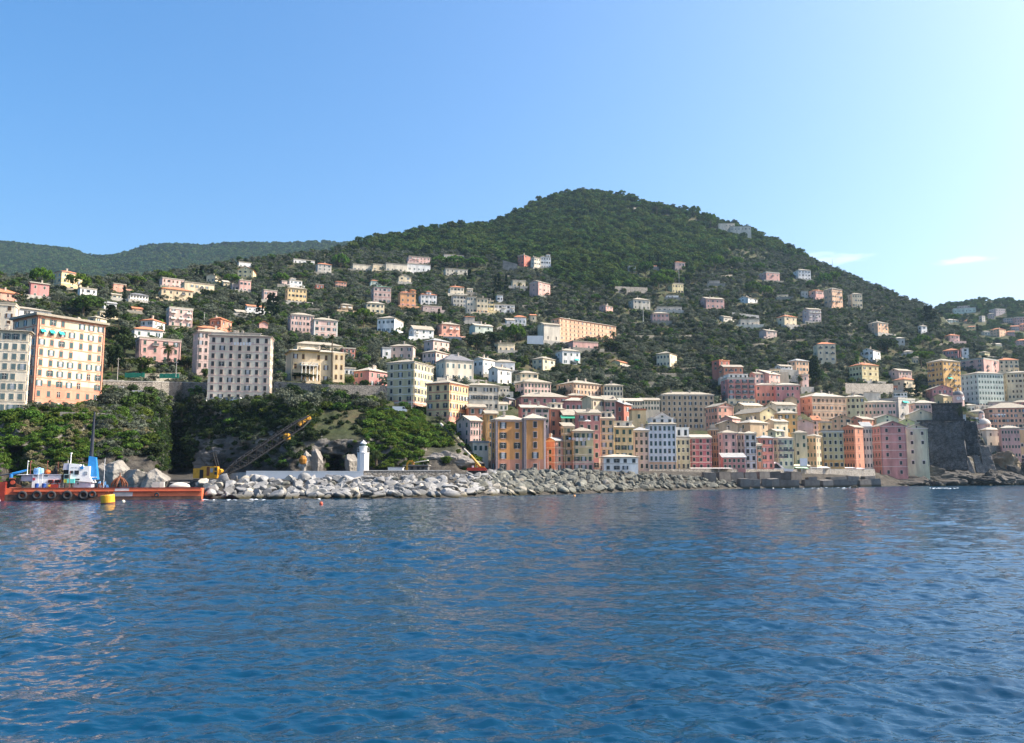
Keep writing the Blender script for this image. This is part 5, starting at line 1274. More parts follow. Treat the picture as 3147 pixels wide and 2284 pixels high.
q = MB(); q.add([(-70*ks,-.5,110*ks),(115*ks,-.5,142*ks),(115*ks,4,142*ks),(-70*ks,4,110*ks),(-70*ks,-.5,114*ks),(115*ks,-.5,147*ks),(115*ks,4,147*ks),(-70*ks,4,114*ks)], [(3,2,1,0),(4,5,6,7),(0,1,5,4),(1,2,6,5),(2,3,7,6),(3,0,4,7)]); q.build('canopy', WHITEP, sh)
for x_ in (-60, 60, 110):
    q = MB(); q.tube((x_*ks, 1, 84*ks), (x_*ks, 1, 112*ks), .06); q.build('post', RAIL, sh)
for x_ in (-80, 0, 60):
    q = MB(); q.box((x_-18)*ks, (x_+18)*ks, -.03, .1, 25*ks, 58*ks); q.build('window', GLASS, sh)
wc = empty('container', at(1200+60/4.11556, 1180+1108/4.11556, 230)); tag(wc, 'white container with grey lid behind the parapet', 'container')
q = MB(); q.box(-90*ks, 90*ks, 0, 2.4, -1, 48*ks); q.build('side_panel', WHITEP, wc)
q = MB(); q.box(-96*ks, 100*ks, -.1, 2.5, 48*ks+.003, 55*ks); q.build('lid', CONC, wc)

# --- dry-stone terrace walls across the olive slope
TWM = [stone_mat('dry_stone', (.20,.18,.14), .5, 1.2, .35), stone_mat('pale_dry_stone', (.28,.26,.21), .5, 1.2, .35)]
twn = 0
for k in range(700):
    if twn >= 60: break
    px_ = rng.uniform(420, 2950); py_ = rng.uniform(850, 1190)
    if py_ < np.interp(px_, SKX, SKYY) + 75 or (1480 < px_ < 2300 and py_ < 850): continue
    d_ = float(depth(px_, py_)); w_ = rng.uniform(10, 32)*FPX/d_; tilt = rng.uniform(-4, 4)
    if any(x0-4 < px_+w_ and px_ < x1+4 and y0-3 < py_ < y1+14 for x0, x1, y0, y1, dd_ in RECTS): continue
    j_ = min(HOUSES, key=lambda h: (h['xm']-px_)**2 + 3*(h['yb']-py_)**2)
    lab_ = 'terrace wall near the ' + ' '.join(j_['label'].split()[:11])
    hh_ = rng.uniform(1.2, 2.4)*FPX/d_
    wall_path('terrace_wall', lab_, [(px_, py_-hh_, py_, d_-1.5), (px_+w_*.5, py_-hh_+tilt*.5, py_+tilt*.5, float(depth(px_+w_*.5, py_+tilt*.5))-1.5), (px_+w_, py_-hh_+tilt, py_+tilt, float(depth(px_+w_, py_+tilt))-1.5)], .6, rng.choice(TWM), 'wall', down=1.5, group=lab_)
    twn += 1
# ------------------------------------------------------------------ work barge moored by the cliff (drawn in metres, x along the hull, z up from the water)
dB = 178.0; kb = dB/FPX/4.11556
OX, WZ = 1250, 1464
bc = at(OX/4.11556, 1500, dB); BL = Vector((bc.x, dB, 0))
BROT = R(17); BM = Matrix.Rotation(BROT, 3, 'Z')
def on_deck(x, y, z): return BL + BM @ Vector((x, y, z))
def X(zx): return (zx-OX)*kb
def Z(zy): return (WZ-zy)*kb
ORG = mat('hull_orange', (.66,.14,.055), .55, .25, .6, spec=.4, stretch=(.5,1,2)); DRED = mat('hull_dark_red', (.22,.03,.02), .6, .3, .8)
WORN = mat('hull_worn_white', (.62,.50,.46), .7, .3, .9, stretch=(.6,1,2)); RUST_SHADE = mat('hull_rust_and_shade', (.11,.06,.045), .8, .4, 1.2)
BLUE = mat('paint_blue', (.02,.19,.48), .45, .15, 1.2, spec=.5); SKYB = mat('paint_sky_blue', (.25,.47,.72), .5, .12, 1); LBLUE = mat('plastic_blue', (.02,.07,.28), .4, .15, 2)
RUBBER = mat('tyre_rubber', (.030,.030,.034), .8, .25, 4)
bg_ = empty('work_barge', BL, BROT); tag(bg_, 'long orange red work barge with white deckhouse and blue funnel', 'barge')
Bw = 9.5
q = MB(); q.prism([(X(300), -1.0), (X(2466), -1.0), (X(2466), Z(1322)), (X(300), Z(1322))], .25, Bw); q.build('hull', ORG, bg_)
q = MB(); q.prism([(X(-90), Z(1420)), (X(215), Z(1440)), (X(330), Z(1390)), (X(330), Z(1318)), (X(-90), Z(1290))], .6, Bw-.5); q.build('stern_deck', ORG, bg_)
q = MB(); q.prism([(X(58), -1.0), (X(205), -1.0), (X(210), Z(1232)), (X(62), Z(1232))], .05, 3.2); q.build('stern_post', DRED, bg_)
q = MB(); q.box(X(300), X(2450), 0, .3, Z(1352), Z(1308)); q.build('bulwark', ORG, bg_)
for i, (a, b) in enumerate(((300, 2466),)):
    q = MB(); q.box(X(a), X(b), -.12, .2, Z(1360), Z(1353)); q.box(X(a), X(b), -.08, .2, Z(1312), Z(1306)); q.build('rubbing_strake', DRED, bg_)
q = MB(); q.box(X(1240), X(2466), .15, .4, Z(1462), Z(1418)); q.build('lower_band', RUST_SHADE, bg_)
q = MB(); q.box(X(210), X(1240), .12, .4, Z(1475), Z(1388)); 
q.build('painted_shade_side', RUST_SHADE, bg_)  # dark rust colour stands in for shade on the lower hull
for i in range(6):   # slanting guard plates between the tyres
    x0 = 330 + i*152
    q = MB(); q.prism([(X(x0), Z(1352)), (X(x0+120), Z(1352)), (X(x0+80), Z(1392)), (X(x0+30), Z(1392+14))], .0, .13) if False else q.prism([(X(x0+80), Z(1420)), (X(x0+120), Z(1366)), (X(x0+120), Z(1353)), (X(x0), Z(1353))], -.02, .12); q.build('guard_plate', ORG, bg_)
q = MB(); q.prism([(X(1420), Z(1416)), (X(1640), Z(1416)), (X(1645), Z(1363)), (X(1415), Z(1363))], .22, .4); q.build('worn_patch', WORN, bg_)
q = MB(); q.prism([(X(1430), Z(1350)), (X(1600), Z(1350)), (X(1600), Z(1314)), (X(1440), Z(1314))], -.02, .2); q.build('worn_patch', WORN, bg_)
q = MB(); q.box(X(320), X(2440), .5, Bw-.4, Z(1330), Z(1322)+.003); q.build('deck', mat('deck_steel', (.22,.14,.11), .8, .3, 1), bg_)
# deckhouse
q = MB(); q.prism([(X(470), Z(1305)), (X(785), Z(1305)), (X(790), Z(1150)), (X(470), Z(1150))], 2.0, 6.5); dh = q.build('deckhouse', WHITEP, bg_)
q = MB(); q.prism([(X(338), Z(1225)), (X(472), Z(1228)), (X(472), Z(1140)), (X(350), Z(1148))], 2.2, 6.3); q.build('deckhouse_wing', mat('paint_pale_grey', (.42,.42,.50), .6, .1, 1), bg_)
q = MB(); q.box(X(345), X(800), 1.8, 6.7, Z(1148)+.003, Z(1140)); q.build('deckhouse_roof', mat('paint_pale_grey', (.42,.42,.50), .6, .1, 1), bg_)
q = MB(); q.prism([(X(296), Z(1150)), (X(430), Z(1146)), (X(405), Z(1138)), (X(330), Z(1140))], 1.4, 4); q.build('canopy', WHITEP, bg_)
for a, b, c, d_ in ((475,505,1182,1215),): q = MB(); q.box(X(a), X(b), 1.93, 2.05, Z(d_), Z(c)); q.build('notice_board', mat('paint_crimson', (.4,.05,.08), .6), dh)
for a, b in ((490, 525), (600, 645)): q = MB(); q.box(X(a), X(b), 1.95, 2.05, Z(1165), Z(1155)); q.build('deckhouse_window', GLASS, dh)
q = MB(); q.prism([(X(940), Z(1305)), (X(1140), Z(1305)), (X(1140), Z(1240)), (X(940), Z(1230))], 1.9, 6); q.build('lower_house', mat('paint_pale_grey', (.42,.42,.50), .6, .1, 1), bg_)
q = MB(); q.prism([(X(880), Z(1215)), (X(1165), Z(1243)), (X(1118), Z(1165)), (X(1118), Z(1040)), (X(1050), Z(1035)), (X(1050), Z(1046)), (X(1005), Z(1040)), (X(1005), Z(1018)), (X(880), Z(1004))], 1.6, 6); wh_ = q.build('wheelhouse', WHITEP, bg_)
q = MB(); q.prism([(X(810), Z(1085)), (X(882), Z(1085)), (X(882), Z(1004)), (X(818), Z(1004))], 1.7, 5.8); q.build('wheelhouse_side', mat('paint_pale_grey', (.42,.42,.50), .6, .1, 1), wh_)  # shade on this side is put in as a grey lilac colour
q = MB(); q.prism([(X(812), Z(1215)), (X(885), Z(1215)), (X(885), Z(1085)), (X(812), Z(1085))], 2.3, 5.4); q.build('dark_doorway', BLK, wh_)
for a, b, c, d_ in ((948,998,1092,1142), (1060,1095,1105,1142), (960,1010,1195,1212), (985,1002,1245,1268), (900,930,1095,1130)):
    q = MB(); q.box(X(a), X(b), 1.5 if c < 1200 else 1.55, 1.7, Z(d_), Z(c)); q.build('cabin_window', GLASS if c != 1105 else CURT, wh_)
q = MB(); q.box(X(1010), X(1045), 1.5, 1.62, Z(1075), Z(1037)); q.build('blue_panel', BLUE, wh_)
q = MB()      # faint name lettering on the wheelhouse
for k in range(9):
    x0 = 905 + k*8
    if k == 4: continue
    q.box(X(x0), X(x0+1.6), 1.57, 1.62, Z(1061), Z(1053)); q.box(X(x0+3.6), X(x0+5.2), 1.57, 1.62, Z(1061), Z(1053))
    if k % 3 != 1: q.box(X(x0+1.7), X(x0+3.5), 1.57, 1.62, Z(1055), Z(1053))
    if k % 2: q.box(X(x0+1.7), X(x0+3.5), 1.57, 1.62, Z(1058), Z(1056.5))
q.build('lettering', mat('lettering_grey', (.3,.3,.33), .6), wh_)
q = MB(); q.add([(X(1078),2.5,Z(1215)),(X(1202),2.5,Z(1205)),(X(1202),5.4,Z(1205)),(X(1078),5.4,Z(1215)),(X(1085),3.0,Z(908)),(X(1165),3.0,Z(925)),(X(1165),4.8,Z(925)),(X(1085),4.8,Z(908))], [(3,2,1,0),(4,5,6,7),(0,1,5,4),(1,2,6,5),(2,3,7,6),(3,0,4,7)]); fn = q.build('funnel', BLUE, bg_)
q = MB(); q.box(X(1120), X(1200), 2.35, 2.5, Z(1180), Z(1172)); q.build('white_stripe', WHITEP, fn)
q = MB(); q.tube((X(1105), 3.9, Z(930)), (X(1113), 3.9, Z(340)), .42, .16, 10); q.tube((X(1100), 3.9, Z(930)), (X(1102), 3.9, Z(560)), .18, .08, 8); q.build('mast', mat('mast_dark', (.03,.035,.05), .5, .2, 2), bg_)
for zx, y_, z0, z1, r_ in ((405,2.5,1150,975,.07), (430,3,1150,975,.08), (622,2.6,1150,975,.06), (745,2.6,1300,985,.06), (550,1.2,1310,1075,.05), (595,1.2,1300,1090,.05), (905,.8,1330,1095,.06), (1285,2,1310,940,.05), (880,3,1005,880,.10), (850,3,1005,960,.05)):
    q = MB(); q.tube((X(zx), y_, Z(z0)), (X(zx), y_, Z(z1)), r_, n=6)
    if z1 < 990 and zx < 700: q.tube((X(zx), y_, Z(z1)), (X(zx+8), y_, Z(z1+12)), r_*2.2, n=6)
    q.build('stanchion', mat('pole_red', (.25,.08,.06), .7) if zx in (430, 622, 745, 905) else WHITEP, bg_)
q = MB(); q.tube((X(880), 3, Z(880)), (X(880), 3, Z(868)), .25); q.build('radar', WHITEP, bg_)
# blue deck crane
q = MB(); q.tube((X(231), 2.4, Z(1225)), (X(231), 2.4, Z(1140)), .34, n=10); q.tube((X(225), 2.4, Z(1140)), (X(400), 2.6, Z(1088)), .26, .2, 6); q.tube((X(231), 2.4, Z(1165)), (X(310), 2.5, Z(1115)), .12); q.build('deck_crane', BLUE, bg_)
q = MB(); q.tube((X(85), 2.0, Z(1163)), (X(240), 2.4, Z(1130)), .14, .2, 6); q.build('crane_jib', mat('machine_dark', (.04,.05,.06), .6), bg_)
q = MB(); q.prism([(X(215), Z(1300)), (X(340), Z(1300)), (X(345), Z(1200)), (X(300), Z(1180)), (X(230), Z(1200))], 1.2, 3.4); q.build('winch_house', BLK, bg_)
q = MB(); q.tube((X(272), .9, Z(1240)), (X(272), 1.25, Z(1240)), .42, n=14); q.build('winch_drum', mat('drum_red', (.45,.08,.04), .6), bg_)
q = MB(); q.tube((X(235), 1.1, Z(1195)), (X(300), 1.1, Z(1195)), .2); q.build('winch_frame', RUST, bg_)
for i in range(5):
    q = MB(); q.tube((X(318+i*14), .5, Z(1312)), (X(322+i*11), .5, Z(1250+i*6)), .06); q.tube((X(318+i*14), .5, Z(1285)), (X(330+i*12), .5, Z(1285)), .05); q.build('deck_rail', RUST, bg_)
for a, b, c in ((1315,1425,1150), (1150,1230,1160)):
    pass
def deck_thing(name, label, cat, zx, y, zy): 
    e = empty(name, on_deck(X(zx), y, Z(zy)), BROT); tag(e, label, cat); return e
# things that stand on the deck
e = deck_thing('water_tank', 'pale blue cylindrical water tank on the deckhouse roof', 'tank', 518, 3.6, 1139)
q = MB(); q.lathe([(57*kb,0),(57*kb,62*kb),(50*kb,72*kb),(16*kb,76*kb),(16*kb,84*kb)], 24); q.build('drum', SKYB, e, smooth=False)
q = MB(); q.lathe([(57.6*kb,28*kb),(58.6*kb,30*kb),(57.6*kb,33*kb)], 24); q.build('band', BLUE, e)
e = deck_thing('float', 'round orange float on the deckhouse roof', 'float', 625, 3.0, 1139)
q = MB(); q.lathe([(20*kb,0),(38*kb,18*kb),(38*kb,36*kb),(22*kb,52*kb),(4*kb,56*kb)], 14); q.build('shell', mat('float_orange', (.62,.15,.03), .5, .15, 2), e, smooth=True)
e = deck_thing('net_heap', 'dark heap of hoses and nets on the deckhouse roof', 'nets', 710, 3.2, 1139)
q = MB()
for k in range(9):
    a = rng.uniform(-35, 35)*kb; w = rng.uniform(14, 30)*kb; hh = (112-abs(a)/kb*2.2)*kb*rng.uniform(.6, 1)
    q.add([(a-w,-.6,0),(a+w,-.6,0),(a+w,.8,0),(a-w,.8,0),(a-w*.3,-.3,hh),(a+w*.3,-.3,hh),(a+w*.3,.3,hh),(a-w*.3,.3,hh)], [(3,2,1,0),(4,5,6,7),(0,1,5,4),(1,2,6,5),(2,3,7,6),(3,0,4,7)])
q.build('net', mat('net_black', (.02,.02,.022), .9), e)
for i, zx in enumerate((538, 618)):
    e = deck_thing('barrel', ('blue barrel by the deckhouse, the one beside the red box', 'blue barrel by the deckhouse, the one further from the red box')[1-i], 'barrel', zx, 1.1, 1305)
    q = MB(); q.lathe([(21*kb,0),(23*kb,4*kb),(21.5*kb,18*kb),(23*kb,26*kb),(21.5*kb,34*kb),(23*kb,50*kb),(20*kb,53*kb)], 14); q.build('drum', LBLUE, e); q = MB(); q.lathe([(21*kb,53.1*kb),(21*kb,55*kb)], 14); q.build('lid', mat('lid_white', (.5,.55,.65), .5), e)
e = deck_thing('generator', 'dark red generator box on the barge deck', 'generator', 720, 1.0, 1305)
q = MB(); q.box(-52*kb, 54*kb, 0, 1.5, 0, 42*kb); q.build('base_box', mat('box_red', (.28,.035,.025), .6, .2, 2), e)
for a in (-78, -2):
    q = MB(); q.box((a)*kb-28*kb+40*kb, (a)*kb+70*kb, .5, 1.4, 60*kb, 98*kb); q.build('grille_box', mat('box_red', (.28,.035,.025), .6, .2, 2), e)
    q = MB(); q.box((a)*kb+16*kb, (a)*kb+66*kb, .44, .49, 66*kb, 92*kb); q.build('grille', BLK, e)
q = MB(); q.tube((-40*kb,.9,42*kb), (-40*kb,.9,62*kb), .07); q.tube((40*kb,.9,42*kb), (40*kb,.9,62*kb), .07); q.build('frame', RUST, e)
e = deck_thing('jerrycan', 'small yellow can beside the dark red generator', 'can', 678, .8, 1290)
q = MB(); q.box(-12*kb, 12*kb, 0, .3, 0, 22*kb); q.build('body', mat('can_yellow', (.7,.45,.05), .5), e); q = MB(); q.box(-5*kb, 8*kb, .05, .2, 22*kb+.002, 29*kb); q.build('handle', BLK, e)
e = deck_thing('compressor', 'turquoise compressor with yellow panel before the wheelhouse', 'compressor', 895, 1.0, 1250)
q = MB(); q.box(-60*kb, 64*kb, 0, .55, 0, 52*kb); q.build('casing', mat('turquoise', (.12,.58,.52), .5, .12, 2), e)
q = MB(); q.box(-58*kb, -22*kb, -.06, -.004, 4*kb, 48*kb); q.build('panel', mat('panel_yellow', (.55,.5,.06), .5), e)
q = MB(); q.box(-62*kb, 6*kb, .05, .5, 54*kb, 112*kb); q.build('windscreen_frame', mat('paint_greygreen', (.33,.42,.40), .5), e)
q = MB(); q.box(-52*kb, -4*kb, -.03, .04, 64*kb, 104*kb); q.build('windscreen', GLASS, e)
for a in (-50, 30):
    q = MB(); q.tube((a*kb, .3, -55*kb), (a*kb, .3, 0), .1); q.build('leg', BLK, e)
e = deck_thing('grapple', 'rusty orange-peel grapple lying on the deck', 'grapple', 1465, 2.5, 1306)
for k in range(6):
    t = math.pi*2*k/6+.3; q = MB(); p0 = Vector((0,0,128*kb)); pts = [p0, Vector((math.cos(t)*55*kb, math.sin(t)*55*kb, 96*kb)), Vector((math.cos(t)*92*kb, math.sin(t)*92*kb, 45*kb)), Vector((math.cos(t)*96*kb, math.sin(t)*96*kb, 2*kb))]
    for i in range(3): q.tube(pts[i], pts[i+1], (.22,.24,.2)[i], (.24,.2,.06)[i], 6)
    q.build('claw', RUST, e)
q = MB(); q.lathe([(.3,105*kb),(.34,135*kb),(.12,150*kb),(.1,185*kb)], 10); q.build('hub', RUST, e)
e = deck_thing('scrap_heap', 'pile of rusty machine parts and red and white gear on deck', 'gear', 1265, 2.2, 1306)
for k in range(12):
    q = MB(); a = rng.uniform(-40, 70)*kb; hh = rng.uniform(30, 130)*kb*max(.25, 1-abs(a)/(90*kb)); w = rng.uniform(6, 18)*kb
    q.prism([(a-w, 0), (a+w, 0), (a+w*.6, hh), (a-w*.7, hh*.9)], rng.uniform(-.6, 0), rng.uniform(.1, .7)); q.build('scrap_piece', rng.choice([RUST, RUST, BLK, WORN, mat('gear_blue', (.12,.3,.55), .6)]), e)
e = deck_thing('concrete_weight', 'pale concrete mooring block on the barge deck', 'block', 1930, 3, 1308)
q = MB(); q.box(-82*kb, 10*kb, 0, 2, 0, 66*kb); q.build('front_block', CONC, e); q = MB(); q.box(14*kb, 60*kb, .2, 2, 0, 70*kb); q.build('rear_block', mat('concrete_pale', (.55,.52,.46), .9), e)
e = deck_thing('small_boat', 'upturned pale dinghy lying behind the barge bulwark', 'boat', 2180, 4, 1306)
q = MB(); q.lathe([(1.9,0),(1.75,.5),(1.2,.95),(.3,1.2)], 14); o_ = q.build('hull', mat('dinghy_cream', (.6,.56,.48), .6), e, smooth=True); o_.scale = (1.15, .5, .85)
q = MB(); q.box(-2.0, 2.0, -.05, .05, .95, 1.1); q.build('keel', CONC, e)
# tyres hung as fenders
for i, (zx, zy, r_) in enumerate(((405,1398,57),(565,1394,57),(725,1396,55),(900,1398,60),(1082,1397,58),(1184,1388,46),(1931,1400,30))):
    lab = ('black tyre fender hanging on the barge side, one of six' if i < 6 else 'small lone tyre fender on the worn end of the barge')
    e = empty('tyre_fender', on_deck(X(zx), -.42, Z(zy)), BROT); tag(e, lab, 'tyre', 'tyre fenders along the barge' if i < 6 else None)
    q = MB(); q.torus(r_*kb*.70, r_*kb*.30, 26, 10); q.build('tyre', RUBBER, e, smooth=True)
    q = MB(); q.tube((0, .1, r_*kb*.6), (rng.uniform(-.2, .2), .3, Z(1318)-Z(zy)), .035, n=5); q.build('rope', RUST, e)
mr = empty('mooring_rope', on_deck(X(140), -.2, Z(1240)), BROT); tag(mr, 'slack mooring rope trailing from the stern post into water', 'rope')
q = MB(); pts = [(0,0,0),(5*kb,-.1,-90*kb),(22*kb,-.3,-190*kb),(48*kb,-.8,-238*kb),(160*kb,-2.5,-256*kb)]
for i in range(4): q.tube(pts[i], pts[i+1], .06, n=6)
q.build('rope', WORN, mr)
# buoys
by = empty('mooring_buoy', at(332, 1549, 153)); by.location.z = 0; tag(by, 'big yellow cylinder mooring buoy beside the barge', 'buoy')
kk = 153/FPX
q = MB(); q.lathe([(19*kk,-.5),(20*kk,.1),(20*kk,26*kk),(19*kk,29*kk),(4*kk,29.5*kk)], 22); q.build('drum', mat('buoy_yellow', (.72,.36,.015), .45, .18, 1.5, spec=.5), by)
q = MB(); q.lathe([(20.25*kk,.0),(20.3*kk,.35)], 22); q.build('waterline_band', RUST, by)
q = MB(); q.torus(.28, .06, 12, 6, (0, 0, 29*kk+.28)); q.build('mooring_ring', RUST, by)
by.rotation_euler = (R(3), R(-5), 0)
for px_, py_, c, lab in ((379,1543,(.7,.62,.45),'tiny cream float near the yellow mooring buoy'), (987,1549,(.6,.1,.05),'tiny red float off the breakwater boulders'), (1765,1526,(.65,.3,.1),'tiny orange float off the salmon gabled house'), (2376,1502,(.75,.7,.6),'tiny white float off the concrete blocks')):
    d_ = 5*FPX/(py_-1463); p = at(px_, py_, d_); f = empty('float_ball', (p.x, p.y, .05)); tag(f, lab, 'float')
    q = MB(); q.lathe([(.05,-.2),(.3,-.05),(.34,.15),(.22,.38),(.05,.44)], 12); q.build('ball', mat('float_%g' % c[1], c, .4), f, smooth=True); q = MB(); q.torus(.07,.02,8,5,(0,0,.5)); q.build('eyelet', RUST, f)
# white motor yacht laid up behind the quay wall
yd = 384.0; ky = yd/FPX
ya = empty('motor_yacht', at(2392, 1443, yd)); tag(ya, 'white motor yacht with radar arch standing behind the quay wall', 'yacht')
q = MB(); q.prism([(-26*ky,-6*ky),(40*ky,-6*ky),(44*ky,1*ky),(10*ky,3*ky),(-28*ky,3*ky)], -1.6, 1.6); q.build('hull', WHITEP, ya)
q = MB(); q.prism([(-24*ky,3.2*ky),(-18*ky,3.2*ky),(-24*ky,17*ky),(-27*ky,16*ky)], -1.3, 1.3); q.prism([(-27*ky,14.5*ky),(-6*ky,19*ky),(-6*ky,21*ky),(-27*ky,17*ky)], -1.3, 1.3); q.prism([(-8*ky,20*ky),(-4*ky,20.5*ky),(16*ky,4*ky),(9*ky,4*ky)], -1.3, 1.3); q.build('radar_arch', WHITEP, ya)
q = MB(); q.prism([(-16*ky,4*ky),(6*ky,4*ky),(-6*ky,16*ky),(-19*ky,13*ky)], -1.0, 1.0); q.build('windscreen', GLASS, ya)
q = MB(); q.tube((-9*ky,0,20*ky), (-9*ky,0,25*ky), .07); q.lathe([(.35,0),(.3,.25),(.05,.3)], 10, (-12*ky, 0, 20.5*ky)); q.build('radar', WHITEP, ya)
# bathing huts, awnings and umbrellas behind the sea wall
def hut(px0, px1, y0, y1, d, lab, roofc, slope):
    a = at(px0, y1, d); k = d/FPX; w = (px1-px0)*k; hh = (y1-y0)*k
    e = empty('beach_shelter', a); tag(e, lab, 'shelter')
    q = MB(); q.add([(0,-1.5,hh-slope),(w,-1.5,hh-slope),(w,4,hh),(0,4,hh),(0,-1.5,hh-slope+.15),(w,-1.5,hh-slope+.15),(w,4,hh+.15),(0,4,hh+.15)], [(3,2,1,0),(4,5,6,7),(0,1,5,4),(1,2,6,5),(2,3,7,6),(3,0,4,7)]); q.build('canopy', mat('canopy_%s' % roofc[0], roofc[1], .8, .12, .8, stretch=(4,.2,1)), e)
    for x in np.linspace(.15, w-.15, 4):
        q = MB(); q.tube((x, -1.3, -2), (x, -1.3, hh-slope), .07, n=6); q.build('post', WHITEP, e)
hut(2402,2490,1428,1440,392,'cream striped awning roof on the beach front',('cream',(.62,.52,.38)),.8)
hut(2448,2484,1436,1443,396,'pale green awning on the beach front',('green',(.40,.62,.45)),.7)
hut(2488,2550,1434,1443,404,'long grey shelter roof by the sea wall',('grey',(.40,.41,.42)),.9)
hut(2594,2628,1437,1443,418,'white shelter roof by the brick pink house',('white',(.66,.68,.72)),.4)
hut(2630,2656,1439,1443.5,420,'low white shelter roof by narrow cream house',('white',(.66,.68,.72)),.3)
hut(2120,2250,1438.5,1442.5,352,'thin pale canopy along the quay at the crimson house',('pale',(.60,.57,.52)),.3)
pa = empty('sign_panel', at(2468, 1424, 384.2)); tag(pa, 'blank white panel on the buff beach house', 'panel')
q = MB(); q.box(-11*.1464, 11*.1464, -.9, -.75, -1.2, 15*.1464); q.build('board', WHITEP, pa); q = MB(); q.box(-11.4*.1464, 11.4*.1464, -.74, -.6, -1.4, 15.4*.1464); q.build('frame', CONC, pa)
# cars and vans
def car(lab, p, rz, col, van=False, name='parked_car'):
    e = empty(name, p, rz); tag(e, lab, 'van' if van else 'car')
    m = mat('car_%d_%d' % (col[0]*100, col[2]*100), col, .35, .05, 1, spec=.6)
    Ln, h_ = (5.2, 2.1) if van else (4.2, 1.45)
    if van: pr_ = [(-2.6,.35),(2.6,.35),(2.6,1.0),(2.1,1.2),(1.6,2.1),(-2.55,2.1)]
    else: pr_ = [(-2.1,.3),(2.1,.3),(2.1,.75),(1.3,.9),(.75,1.42),(-1.1,1.45),(-1.9,.95),(-2.1,.9)]
    q = MB(); q.prism(pr_, -.85, .85); q.build('body', m, e)
    q = MB()
    if van: q.prism([(1.0,1.25),(2.0,1.25),(1.6,1.95),(1.0,1.95)], -.87, .87)
    else: q.prism([(-1.6,.95),(1.15,.95),(.7,1.36),(-1.05,1.38)], -.87, .87)
    q.build('side_window', GLASS, e)
    for x in (-Ln*.31, Ln*.31):
        for y in (-.8, .8):
            q = MB(); q.tube((x, y-.1, .33), (x, y+.1, .33), .33, n=14); w = q.build('wheel', RUBBER, e); q = MB(); q.tube((x, y-.115, .33), (x, y+.115, .33), .18, n=10); q.build('rim', CONC, w)
    for y in (-.6, .6):
        q = MB(); q.box(Ln/2-.06, Ln/2+.02, y-.15, y+.15, .6, .78); q.build('headlight', WHITEP, e)
gz_ = lambda px, py, d: at(px, py, d)
car('white delivery van parked on the road below khaki building', gz_(1228,1268,float(depth(1228,1268))-1), R(8), (.75,.76,.78), True, 'parked_van')
car('silver car parked by the white van under khaki building', gz_(1188,1268,float(depth(1188,1268))-1), R(5), (.35,.38,.42))
car('dark car parked under the retaining wall near white van', gz_(404,1219,float(depth(404,1219))-3), R(4), (.05,.05,.06))
car('white van parked under the retaining wall', gz_(430,1219,float(depth(430,1219))-3), R(4), (.75,.76,.78), True, 'parked_van')
for i, (px_, c, lab) in enumerate(((668,(.6,.62,.65),'pale car parked before the grey beige block, nearest its white gate post'), (692,(.04,.05,.06),'black car parked before the grey beige block'), (712,(.25,.33,.45),'blue grey car parked before the grey beige block'), (733,(.7,.7,.7),'white car parked before the grey beige block'))):
    car(lab.replace('nearest its white gate post', 'between white gate posts'), gz_(px_, 1234, float(depth(px_, 1234))-1), R(rng.uniform(-8, 8)), c)
for i, px_ in enumerate((631, 654, 679)):
    gp = empty('gate_post', gz_(px_, 1235, float(depth(px_, 1235))-3)); tag(gp, 'white gate post on the cliff edge before the grey beige block', 'post', 'white gate posts at the cliff edge'); q = MB(); q.box(-.4,.4,-.3,.3,-1.5,1.35); q.build('pillar', WHITEP, gp); q = MB(); q.box(-.5,.5,-.4,.4,1.353,1.5); q.build('cap', WHITEP, gp)
# poles, antennas
def pole(lab, px, y0, y1, r_=.12, m=RAIL, d=None, arms=0, name='utility_pole'):
    d = d or float(depth(px, y1)); p = at(px, y1, d); hh = at(px, y0, d).z - p.z
    e = empty(name, p); tag(e, lab, 'pole'); q = MB(); q.tube((0,0,-1), (0,0,hh), r_, r_*.7, 6); q.build('shaft', m, e)
    if arms:
        q = MB(); q.box(-arms, arms, -.06, .06, hh-.5, hh-.35); q.build('cross_arm', m, e)
PW = mat('pole_grey', (.45,.44,.42), .8)
pole('tall pale pole rising among trees above lone cream house', 1977, 945, 996, .3, PW); pole('pale pole in front of lemon villa by umbrella pines', 2087, 828, 868, .3, PW, arms=.5)
pole('wooden pole behind the brick villa', 627, 960, 994, .2, PW, arms=.8); pole('pole behind the cream three storey villa terrace', 2615, 1030, 1052, .2, PW); pole('mast on the ridge skyline above white house', 2558, 797, 815, .35, PW)
pole('street lamp pole on the cliff road by green netting', 541, 1110, 1150, .1, PW, d=300, arms=.6, name='street_lamp'); pole('tall street lamp pole near yellow apartment building', 361, 1100, 1160, .1, PW, d=296, arms=.6, name='street_lamp')
pole('thin flagpole on the quay by khaki house', 2088, 1398, 1442, .06, PW, d=335, name='flagpole'); pole('thin pole by the big orange harbour house', 1658, 1418, 1446, .07, PW, d=284); pole('wooden mooring pole by the salmon gabled house', 1684, 1385, 1447, .1, WORN, d=292)
pole('pole below the white van on the green slope', 1265, 1180, 1270, .12, PW, d=316)
